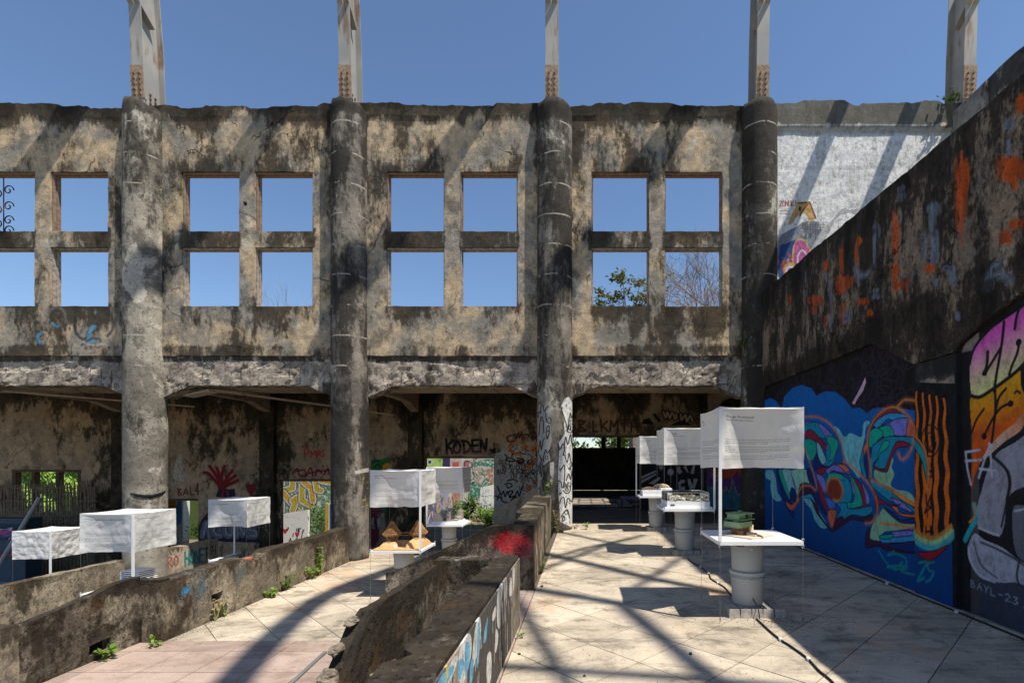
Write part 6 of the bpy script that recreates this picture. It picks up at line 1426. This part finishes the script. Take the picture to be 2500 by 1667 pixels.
gw(8,1528,0,.12,18,.06,'weed on top of the end block at the left edge',seed=16) if False else None
# pebbles and a loose strip
M_peb=plain('dark_pebble',(.06,.05,.04),.9)
for k,(px,py,z,rr) in enumerate(((1323,1432,0,.018),(1268,1597,0,.012),(1427,1650,0,.010),(1686,1597,0,.014),(1612,1300,0,.01))):
    c=G(px,py,z); o=rock('pebble',(0,0,0),rr,M_peb,None,k,(1,1,.7),5); o.location=(c[0],c[1],rr*.5+z); tag(o,['dark round pebble on the cream tiles beside the long parapet','tiny pebble on the cream tiles beside the painted trough','tiny pebble at the bottom edge of the cream tiles','small pebble on the cream tiles right of centre','tiny pebble on the cream tiles near the middle stand'][k],'pebble','pebbles on the floor')
a=G(795,1592,-.6); b=G(640,1735,-.6); mb=MB(); mb.beam((a[0],a[1],-.590),(b[0],b[1],-.590),.035,.018); tag(mb.build('loose_strip',plain('grey_wood_strip',(.16,.16,.15),.8)),'grey strip lying on the pink tiles beside the broken trough end','strip')
rk=rock('stone_chunk',(0,0,0),.07,M_parL,None,3,(1.2,1,.7)); rk.location=(-.50,9.62,.03); tag(rk,'broken plaster chunk at the foot of the column with dripping paint','stone')
# ------------------------------------------------------------------ cables
M_cab=plain('black_cable',(.015,.015,.015),.5,bump=0); M_clip=plain('white_clip',(.75,.75,.72),.5,bump=0)
def cable(pts,label,r_=.0075,clips=()):
    P=[Vector((p[0],p[1],r_+.003+(p[2] if len(p)>2 else 0))) for p in pts]; Q=[]
    for i in range(len(P)-1):
        p0,p1,p2,p3=P[max(0,i-1)],P[i],P[i+1],P[min(len(P)-1,i+2)]
        for q in range(6):
            t=q/6; Q.append(.5*(2*p1+(p2-p0)*t+(2*p0-5*p1+4*p2-p3)*t*t+(-p0+3*p1-3*p2+p3)*t**3))
    Q.append(P[-1]); mb=MB(); mb.tube(Q,r_,6); root=empty('cable',tuple(P[0]),label=label,cat='cable',group='black cables on the floor'); mb.build('cord',M_cab,root,world=True)
    for c in clips: mb=MB(); mb.obox((c[0],c[1],.012),(.022,.03,.022)); mb.build('clip',M_clip,root,world=True)
cl=[G(*p) for p in ((1711,1385),(1730,1402),(1753,1425),(1906,1564),(1974,1612))]
cable([G(*p) for p in ((1679,1364),(1690,1374),(1711,1385),(1730,1402),(1736,1414),(1753,1425),(1772,1438),(1791,1465),(1800,1478))],'black cable running over the floor between the middle and the nearest right stands',clips=cl[:3])
cable([G(*p) for p in ((1846,1513),(1851,1516),(1864,1528),(1880,1543),(1906,1564),(1925,1576),(1948,1592),(1974,1612),(2000,1640),(2032,1667),(2070,1715))],'black cable running from the nearest stand to the bottom edge along the shadow line',clips=cl[3:])
wl=[(3.41,10.0)]+[(3.40+.02*nz(q,0,0,3),q) for q in [9.6-.35*i for i in range(21)]]
cable(wl,'black cable lying along the foot of the mural wall',.008,clips=[(3.39,5.6),(3.39,4.55)])
mb=MB(); mb.tube([(1.50,4.50,.16),(1.52,4.39,.10),(1.515,4.352,.06),(1.52,4.35,.012)],.005,5); mb.tube([(1.30,4.28,.66),(1.38,4.36,.64),(1.42,4.45,.67)],.004,5); tag(mb.build('lamp_wire',M_cab),'thin black wire hanging off the bricks of the nearest stand','wire')
M_deb=plain('dark_debris',(.05,.04,.03),.95,var=.5,scale=40); mb=MB(); r=random.Random(77)
for k in range(2600):
    q=r.random()
    if q<.45: x=3.44-abs(r.gauss(0,.09)); y=r.uniform(3.2,10)
    elif q<.60: x=r.gauss(1.75,.28); y=r.gauss(4.32,.10)
    elif q<.75: x=-.50+abs(r.gauss(0,.05)); y=r.uniform(5.3,9.7)
    else: x=r.uniform(-.45,3.3); y=r.uniform(2.6,10.4)
    s=r.uniform(.0012,.0045); mb.obox((x,y,.0035+s*.25),(s*2.2,s,s*.5),Rz(r.random()*3))
for k in range(900):
    q=r.random()
    x,y=(-4.62+abs(r.gauss(0,.07)),r.uniform(5.5,9.7)) if q<.7 else (r.uniform(-4.5,-1.4),r.uniform(3.5,9.8)); s=r.uniform(.0012,.005); mb.obox((x,y,-.5965+s*.25),(s*2.2,s,s*.5),Rz(r.random()*3))
tag(mb.build('grit',M_deb),'dark grit and leaf litter scattered over the paving','grit',kind='stuff')
# ------------------------------------------------------------------ garden behind the openings
gd=Paint(-22.0,-1.9,20.0,4.0,55,(.55,.53,.48,1))
def GP(*a): return [Fp(x,y,19.0) for x,y in a]
def gz(k,*a):
    ox,oy,s={'c':(1060,1000,.1913),'m':(850,1050,.1913),'l':(400,1100,.1913)}[k]; return GP(*[(ox+x*s,oy+y*s) for x,y in a])
r=random.Random(2)
gd.fill(gz('m',(980,340),(1215,340),(1215,520),(980,520)),(.42,.62,.16)); gd.fill(gz('m',(1200,340),(1300,340),(1300,520),(1200,520)),(.06,.04,.12)); gd.dot(gz('m',(1100,400))[0],.32,(.46,.66,.2)); gd.dot(gz('m',(1040,405))[0],.10,(.8,.8,.75)); gd.dot(gz('m',(1042,405))[0],.07,(.05,.05,.08))
for c in ((1165,390),(1180,360)): gd.dot(gz('m',c)[0],.06,(.25,.45,.05))
gd.fill(gz('m',(1297,340),(1440,340),(1440,520),(1297,520)),(.55,.5,.46)); gd.fill(gz('m',(1330,405),(1415,405),(1415,470),(1330,470)),(.60,.12,.12))
gd.fill(gz('m',(1440,340),(1870,340),(1870,1240),(1440,1240)),(.62,.60,.54)); gd.fill(gz('m',(1480,400),(1600,380),(1640,440),(1560,480),(1480,470)),(.50,.18,.2)); gd.stroke(gz('m',(1640,350),(1600,400),(1490,400),(1480,480)),.05,(.1,.03,.05))
for P_ in ([(1560,440),(1620,400),(1750,370),(1860,370),(1860,500),(1800,470),(1700,450),(1620,480)],[(1560,620),(1640,640),(1690,700),(1690,860),(1600,880),(1550,860)],[(1690,700),(1740,620),(1800,690),(1860,700),(1860,730),(1690,730)],[(1700,480),(1740,520),(1760,600),(1700,560)]): gd.fill(gz('m',*P_),(.04,.26,.18))
gd.fill(gz('m',(1600,480),(1700,520),(1690,700),(1600,640)),(.52,.40,.36)); gd.fill(gz('m',(1740,500),(1850,470),(1860,690),(1800,690)),(.50,.28,.22)); gd.stroke(gz('m',(1580,470),(1600,600),(1585,680)),.06,(.02,.02,.02)); gd.stroke(gz('m',(1700,560),(1820,690)),.05,(.05,.03,.03),smooth=False)
for k in range(500): 
    p=gz('m',(r.uniform(1540,1870),r.uniform(370,1100)))[0]; gd.dot(p,r.uniform(.01,.035),r.choice([(.72,.68,.6),(.72,.68,.6),(.5,.32,.3),(.1,.35,.25)]))
for x0,x1,c in ((1020,1110,(.25,.15,.30)),(1110,1180,(.6,.5,.5)),(1180,1290,(.5,.45,.65)),(1290,1330,(.7,.68,.6)),(1330,1430,(.62,.22,.2))): gd.fill(gz('m',(x0,800),(x1,800),(x1,1240),(x0,1240)),c)
for k in range(160): p=gz('m',(r.uniform(1020,1440),r.uniform(820,1200))); q=p[0]; gd.stroke([q,(q[0]+r.uniform(-.1,.1),q[1]-r.uniform(.1,.3))],.03,r.choice([(.75,.73,.68),(.2,.5,.3),(.5,.15,.3),(.2,.15,.5),(.7,.35,.1),(.1,.1,.1)]),smooth=False)
# letters in the second opening
gd.fill(gz('l',(1470,350),(2130,350),(2130,1250),(1470,1250)),(.20,.30,.20))
for k in range(260): p=gz('l',(r.uniform(1470,2110),r.uniform(360,760)))[0]; gd.dot(p,r.uniform(.02,.08),r.choice([(.5,.55,.5),(.08,.22,.12),(.15,.3,.3),(.6,.6,.55)]))
for P_ in ([(1500,370),(1500,760)],[(1500,520),(1640,480),(1640,380)],[(1520,540),(1700,760)],[(1640,640),(1700,600),(1640,760)],[(1730,380),(1780,380)],[(1760,380),(1760,640),(1880,700)],[(1780,400),(1880,480),(1900,640)],[(1930,370),(1950,500),(2000,510)],[(2000,380),(2100,400)]):
    q=gz('l',*P_); gd.stroke(q,.34,(.03,.05,.06),smooth=False); gd.stroke(q,.27,(.62,.62,.62),smooth=False); gd.stroke(q,.19,r.choice([(.45,.34,.04),(.50,.30,.04),(.32,.36,.30)]),smooth=False)
IM_gd=gd.image('garden_wall_paint')
gwall=empty('garden_wall',(-9,19,-.6),label='sunlit garden wall covered in bright graffiti, seen through the doorways',cat='wall')
M_gw=plaster('garden_wall_plaster',(.5,.47,.4,1),(.4,.38,.33,1),(.08,.07,.05,1),None,thr=.66,scale=1,bump=.4,img=(IM_gd,'x',-22.0,-1.9,20.0,4.0),wear=.28,crack=False)
lattice('wall_panel',seq(-17.4,-2.3,.5),seq(-1.9,1.95,.5),[19.0,19.2],lambda u,v,w_:(u,w_,v),M_gw,gwall,None,amp=.01,nsc=2)
def slab_img(name,w,h,fn):
    p=Paint(0,0,w,h,120,(.74,.73,.70,1)); fn(p); return img_mat(name,p.image(name+'_img'))
def lean(name,poly,y,th,mat,label,cat='board',tilt=.0):
    mb=MB(); mb.extr(poly,y,y+th,lambda u,v,w_:(u,w_+tilt*v,v)); xs=[p[0] for p in poly]; zs=[p[1] for p in poly]
    mb.uv=[((v[0]-min(xs))/(max(xs)-min(xs)),(v[2]-min(zs))/(max(zs)-min(zs))) for v in mb.v]
    return tag(mb.build(name,mat),label,cat)
def hearts(p):
    for (x,z) in ((.20,.85),(.22,.25),(.62,.75),(.45,.3)): p.fill([(x,z-.12),(x-.08,z),(x-.05,z+.06),(x,z+.03),(x+.05,z+.06),(x+.08,z)],(.55,.03,.05),smooth=True)
    for k in range(14): x=r.uniform(.3,.8); z=r.uniform(.3,.95); p.stroke([(x,z),(x+r.uniform(-.1,.1),z-r.uniform(.05,.25))],.035,(.02,.02,.02))
    for k in range(8): p.stroke([(.65+.04*k,.12),(.67+.04*k,.2)],.03,(.05,.5,.15),smooth=False)
    p.stroke([(.3,.22),(.6,.28),(.9,.35)],.06,(.03,.03,.03)); p.stroke([(.1,.7),(.05,.4),(.15,.1)],.012,(.5,.05,.05))
q=lambda px,py,Y=16.0: Fp(px,py,Y)
lean('painted_slab',[q(682,1360),q(752,1360),q(752,1244),q(682,1255)],16.0,.10,slab_img('hearts_slab',1.0,1.5,hearts),'white slab painted with red hearts and black scrawl behind the second opening','slab')
def yb(p): p.fill([(0,0),(.12,0),(.12,2),(0,2)],(.50,.33,.04)); p.fill([(.14,.5),(.22,.5),(.2,2),(.14,2)],(.03,.12,.45)); p.stroke([(.03,.3),(.08,.9)],.03,(.4,.2,.03))
lean('painted_post',[q(786,1340),q(812,1340),q(812,1232),q(786,1230)],16.2,.12,slab_img('yellow_post',.35,1.4,yb),'yellow and blue painted post behind the second opening','post')
def ob(p):
    p.fill([(0,1.1),(.55,1.1),(.5,1.9),(0,1.9)],(.70,.25,.03),smooth=False); p.fill([(.45,.9),(.8,1.0),(.75,1.9),(.5,1.5)],(.08,.28,.55),smooth=True)
    for k in range(60): p.dot((r.random()*.9,r.random()*1.0),r.uniform(.01,.03),r.choice([(.3,.3,.5),(.5,.5,.2),(.2,.2,.2)]))
    p.fill([(0,.0),(.25,0),(.2,.45),(0,.5)],(.12,.12,.13))
lean('painted_post',[q(405,1335,15.2),q(446,1335,15.2),q(448,1214,15.2),q(405,1214,15.2)],15.2,.25,slab_img('orange_post',.9,1.9,ob),'orange, blue and white painted post in the doorway beside the pale column','post')
def gs_(p):
    for k in range(40): x=r.uniform(0,.5); z=r.uniform(.2,1); p.stroke([(x,z),(x+r.uniform(-.05,.12),z+r.uniform(-.12,.12))],.02,r.choice([(.25,.35,.45),(.1,.12,.12),(.35,.4,.4)]))
lean('painted_slab',[q(1172,1258,17.5),q(1207,1262,17.5),q(1208,1182,17.5),q(1172,1190,17.5)],17.5,.10,slab_img('grey_slab',.5,1.1,gs_),'pale leaning slab with grey scribbles behind the green splashed opening','slab',.08)
def bush(loc,rad,n,ls,label,lm,name='bush',seed=0,flat=1.0,stuff=True):
    r=random.Random(seed); root=empty(name,loc,label=label,cat=name); lf=MB(); st=MB()
    for k in range(9):
        d=Vector((r.gauss(0,1),r.gauss(0,1),abs(r.gauss(.8,.4)))).normalized(); st.tube([(0,0,0),tuple(d*rad*.5+Vector((0,0,rad*.1))),tuple(d*rad*.95)],[.02*rad,.012*rad,.004],4)
    cl=[Vector((r.gauss(0,.42),r.gauss(0,.42),r.uniform(.15,1.2)*flat))*rad for _ in range(14)]
    for k in range(n):
        c=r.choice(cl); p=c+Vector((r.gauss(0,.2),r.gauss(0,.2),r.gauss(0,.2)))*rad; p.z=max(p.z,.02)
        leaf(lf,p,(r.gauss(0,1),r.gauss(0,1),r.gauss(.2,.6)),ls*r.uniform(.6,1.3),ls*.55,rnd=r)
    st.build('stem',M_twig,root); o=lf.build('foliage',lm,root); o['kind']='stuff'; return root
bush((-9.0,16.9,-1.2),.80,900,.10,'dense shrub between the hearts slab and the yellow post',L_mid,seed=1,flat=1.2)
bush((-3.95,17.0,-.62),.42,500,.14,'dark strappy shrub before the green splashed garden wall',L_mid,seed=2,flat=1.1)
bush((-3.25,16.2,-.62),.30,350,.09,'leafy weed bush at the right edge of the garden opening',L_fresh,seed=3); bush((-2.95,15.3,-.62),.26,300,.08,'bright weed bush by the doorway sill on the right',L_fresh,seed=4)
bush((-4.6,17.6,-.62),.32,260,.09,'low weed in front of the red and white boards',L_fresh,seed=5); bush((-3.5,17.2,-.62),.35,260,.10,'small weed before the leaning grey slab',L_mid,seed=6)
bush((-11.7,15.6,-1.2),.50,500,.12,'sunlit shrub beside the orange and blue post',L_fresh,seed=7); bush((-11.9,17.2,-1.2),.95,800,.18,'dark shaded shrub filling the doorway beside the pale column',L_dark,seed=8,flat=1.3)
r=random.Random(17)
mb=MB()
for k in range(900):
    x=r.uniform(-4.7,-2.4); y=r.uniform(14.5,18); leaf(mb,(x,y,-.62),(r.gauss(0,1),r.gauss(0,1),1.2),r.uniform(.04,.12),.025,rnd=r)
tag(mb.build('grass',leaf_mat('dry_grass_leaf',(.20,.24,.06),(.38,.34,.14))),'short dry grass in front of the garden wall','grass',kind='stuff')
mb=MB(); r=random.Random(3)
for k in range(15000):
    x=r.uniform(-22.6,-17.6); z=r.uniform(-.4,1.9); y=18.4+.3*r.random()-.12*sin(x*3+z*5); leaf(mb,(x,y,z),(r.gauss(0,.45),-.55+r.gauss(0,.2),-.8),.17*r.uniform(.7,1.2),.15,rnd=r)
hg=empty('vine_hedge',(-17,18.6,-.6),label='bright green vine hedge seen through the three part window at far left',cat='hedge'); o=mb.build('foliage',L_hedge,hg,world=True); o['kind']='stuff'
mb=MB(); mb.box(-22.5,-13.0,18.75,18.9,-1.6,2.0); mb.build('backing_wall',plain('hedge_inside',(.08,.12,.03),.9),hg,world=True)
# bamboo fence inside the far left room
bf=empty('bamboo_fence',(-15,13.75,-1.8),label='dark woven bamboo screen standing below the three part window',cat='fence'); M_bam=plain('dark_bamboo',(.20,.15,.10),.8,var=.4,scale=12)
r=random.Random(6)
for k in range(64):
    x=-16.6+k*.048+r.uniform(-.012,.012); zt=.80+r.uniform(-.12,.06); mb=MB(); b=r.uniform(-.02,.02)
    mb.tube([(x,13.75+(.014 if k%2 else -.014),-1.8),(x+b,13.75-(.014 if k%2 else -.014),-.6),(x-b,13.75+(.014 if k%2 else -.014),.3),(x+b,13.75,zt)],[.021,.019,.018,.012],5); mb.build('bamboo_stake',M_bam,bf,world=True)
for z in (-1.2,-.55,-.15,.25,.62): mb=MB(); mb.tube([(-16.7,13.72,z),(-13.35+r.uniform(-.1,.1),13.72,z+.01)],.012,5); mb.build('rail',M_bam,bf,world=True)
mb=MB(); a=Fp(97,1214,12.8); b=Fp(-40,1440,11.9); mb.tube([(a[0],12.8,a[1]),(b[0],11.9,max(b[1],-1.79))],.045,10); tag(mb.build('pipe',plain('grey_pvc_pipe',(.42,.40,.38),.5)),'grey plastic pipe leaning across the bamboo screen','pipe')
cb=empty('cabinet',(-15.2,12.9,-1.8),label='dark blue cabinet with a torn pink print, at the left edge below the bamboo',cat='cabinet'); M_dkb=plain('dark_blue_board',(.05,.08,.11),.6)
mb=MB(); mb.box(-15.3,-14.3,12.7,13.1,-1.8,-.1); mb.build('box',M_dkb,cb,world=True); pk=Paint(0,0,.6,.5,100,(.02,.05,.08,1)); 
for k in range(9): pk.fill([(r.random()*.5,r.random()*.4) for _ in range(5)],r.choice([(.55,.08,.2),(.65,.6,.58),(.1,.1,.3)]))
mb=MB(); mb.grid(lambda a_,b_:(-15.0+.6*a_,12.69,-.65+.42*b_),1,1); mb.uv=[(0,0),(1,0),(0,1),(1,1)]; mb.build('print',img_mat('pink_print',pk.image('pink_print_img')),cb,world=True)
mb=MB(); mb.box(-15.1,-14.2,12.62,12.68,-1.05,-.98); mb.build('red_rail',plain('red_paint',(.35,.03,.04),.6),cb,world=True)
for k,(x,lab) in enumerate(((-14.9,'left'),(-13.7,'middle'),(-12.5,'right'))):
    mb=MB(); mb.obox((x,12.35-.1*k,-1.74),(1.0,.9,.03),Matrix.Rotation(.05*k,3,'Z')@Matrix.Rotation(.04,3,'X')); tag(mb.build('floor_panel',plain('pale_blue_panel',(.30,.36,.42),.6)),['pale blue panel lying on the rubble at the far left, under the pipe','pale blue panel lying on the rubble behind the creased cover','pale blue panel lying nearest the pale column'][k],'panel','pale panels lying in the left room')
mb=MB(); r=random.Random(9)
for k in range(500): x=r.uniform(-16,-9.2); y=r.uniform(10.4,13.6); s=r.uniform(.02,.07); mb.obox((x,y,-1.79+s*.2),(s,s*.8,s*.5),Matrix.Rotation(r.random()*3,3,Vector((r.random(),r.random(),1))))
tag(mb.build('rubble',M_rubble),'scattered rubble on the floor of the left room','rubble',kind='stuff')
# purple stool in the doorway room
st=empty('low_table',(1.35,14.9,0),label='low purple topped table standing just inside the dark doorway',cat='table'); mb=MB(); mb.box(1.05,1.85,14.55,15.1,.26,.30); mb.build('table_top',plain('purple_laminate',(.16,.12,.24),.5),st,world=True)
for x in (1.08,1.80):
    for y in (14.58,15.06): mb=MB(); mb.box(x-.02,x+.02,y-.02,y+.02,-.02,.259); mb.build('leg',M_dkb,st,world=True)
# iron scroll work in the far left window
sg=empty('iron_scroll_grille',(-11.95,FY+.15,6.6),label='rusty wrought iron scroll grille at the left edge of the upper window',cat='grille')
def scroll(cx_,cz,r0,turn,fl):
    mb=MB(); mb.tube([(cx_+fl*(r0*(1-t/turn*.8))*cos(t),FY+.16,cz+(r0*(1-t/turn*.8))*sin(t)) for t in [i*turn/26 for i in range(27)]],.011,6); mb.build('scroll',M_rebar,sg,world=True)
for cz in (6.95,6.62,6.33,6.12): scroll(-11.90,cz,.11,7.5,1); scroll(-12.12,cz-.08,.11,7.5,-1)
mb=MB(); mb.tube([(-12.0,FY+.16,7.2),(-12.0,FY+.16,6.05)],.010,6); mb.build('bar',M_rebar,sg,world=True)
# ------------------------------------------------------------------ trees beyond
def branchy(name,base,h,label,seed,depth=5,lm=None,leafs=0,ls=.2,spread=.55,rad=.10,trunk_h=.35,cat='tree',mat=None,leafy_h=0,maxr=99):
    r=random.Random(seed); root=empty(name,base,label=label,cat=cat); tr=MB(); bs=MB(); tips=[]
    def grow(p,d,l,rd,k):
        e=p+d*l; mid=(p+e)/2+Vector((r.gauss(0,.05),r.gauss(0,.05),0))*l; (tr if k==0 else bs).tube([p,mid,e],[rd,rd*.82,rd*.66],5 if k<2 else 3,cap=False)
        if k>=depth: tips.append((e,d)); return
        for c in range(r.choice((2,3,3)) if k<depth-1 else 3):
            nd=(d+Vector((r.gauss(0,spread),r.gauss(0,spread),r.gauss(.05,spread*.6)))).normalized()
            if abs(e.x)>maxr and nd.x*e.x>0: nd.x=-nd.x
            if abs(e.x)>maxr*.7: nd.x*=.4; nd.normalize()
            grow(e if c<2 else p+(e-p)*r.uniform(.5,.9),nd,l*r.uniform(.62,.84),rd*.62,k+1)
    grow(Vector((0,0,0)),Vector((0,0,1)),h*trunk_h,rad,0); tr.build('trunk',mat or M_twig,root); bs.build('branches',mat or M_twig,root)
    if leafs:
        lf=MB()
        for e,d in tips:
            for q in range(leafs):
                leaf(lf,e+Vector((r.gauss(0,.22),r.gauss(0,.22),r.gauss(0,.10)))*ls*3.2,(r.gauss(0,1),r.gauss(0,1),r.gauss(.3,.5)),ls*r.uniform(.7,1.2),ls*.55,rnd=r)
        o=lf.build('crown',lm,root); o['kind']='stuff'
    return root
at=empty('almond_tree',(2.3,25.5,-2.4),label='broad leaved tree with reddening leaves seen through the lower window beside the painted column',cat='tree')
r=random.Random(21); mb=MB(); mb.tube([(2.3,25.5,-2.4),(2.4,25.5,2.5),(2.2,25.4,7.0)],[.22,.18,.13],8); mb.build('trunk',M_twig,at,world=True)
bs=MB(); lf=MB()
for k in range(30):
    x=r.uniform(.15,4.3); top=9.5+1.25*min(1,max(0,(x-.2)/1.6)); z=r.uniform(7.9,top); y=25.5+r.uniform(-1.1,1.1); m=(2.2+(x-2.2)*.45,25.4+(y-25.4)*.4,7.0+(z-7.0)*.55)
    bs.tube([(2.2,25.4,6.9),m,(x,y,z)],[.06,.035,.012],5)
    for c in range(7):
        ex,ey,ez=x+r.gauss(0,.30),y+r.gauss(0,.3),z+r.gauss(0,.10); bs.tube([(x,y,z),(ex,ey,ez)],[.010,.005],3)
        for q in range(15): leaf(lf,(ex+r.gauss(0,.12),ey+r.gauss(0,.12),ez+r.gauss(0,.06)),(r.gauss(0,1),r.gauss(0,1),r.gauss(.25,.4)),.20*r.uniform(.6,1.2),.11,rnd=r)
bs.build('branches',M_twig,at,world=True); o=lf.build('crown',L_alm,at,world=True); o['kind']='stuff'
branchy('bare_tree',(7.3,25.0,-2.4),15.4,'leafless grey tree filling the lower right window',11,depth=8,spread=.42,rad=.24,trunk_h=.28,lm=L_alm)
branchy('bare_tree',(8.9,27.0,-2.4),16.4,'second leafless tree behind the first, showing at the window edge',12,depth=8,spread=.42,rad=.24,trunk_h=.28)
for k,(x,y,z,h) in enumerate(((-12.0,16.0,3.6,2.5),(-10.6,16.5,3.6,2.6),(-8.9,15.5,3.6,2.9),(-7.3,15.8,3.6,2.2),(-3.1,16,3.6,2.2),(-1.9,15.6,3.6,2.4),(-1.2,15.8,3.6,2.5))):
    branchy('twiggy_sapling',(x,y,z),h,['thin bare sapling in the left lower window of the second bay','thin bare twigs at the middle of the left lower window','thin bare sapling leaning into the right lower window of the second bay','short bare twig at the sill of the second bay','short bare twig in the left lower window of the third bay','thin sapling with few leaves in the right lower window','thin sapling at the right edge of the third bay window'][k],40+k,depth=4,spread=.4,rad=.02,trunk_h=.42,cat='sapling',lm=L_fresh,leafs=0,ls=.06)
for k,(x,y,h) in enumerate(((-.8,31,6.5),(1.2,34,6.0),(3.6,30,6.0),(-3,33,6.6))):
    branchy('garden_tree',(x,y,-2.4),h,['grey green tree behind the left rear window of the dark room','pale green tree behind the middle rear windows','green tree behind the right rear window of the dark room','grey green tree further left behind the dark room'][k],60+k,depth=4,lm=L_mid,leafs=16,ls=.30,spread=.6,rad=.14,trunk_h=.40)
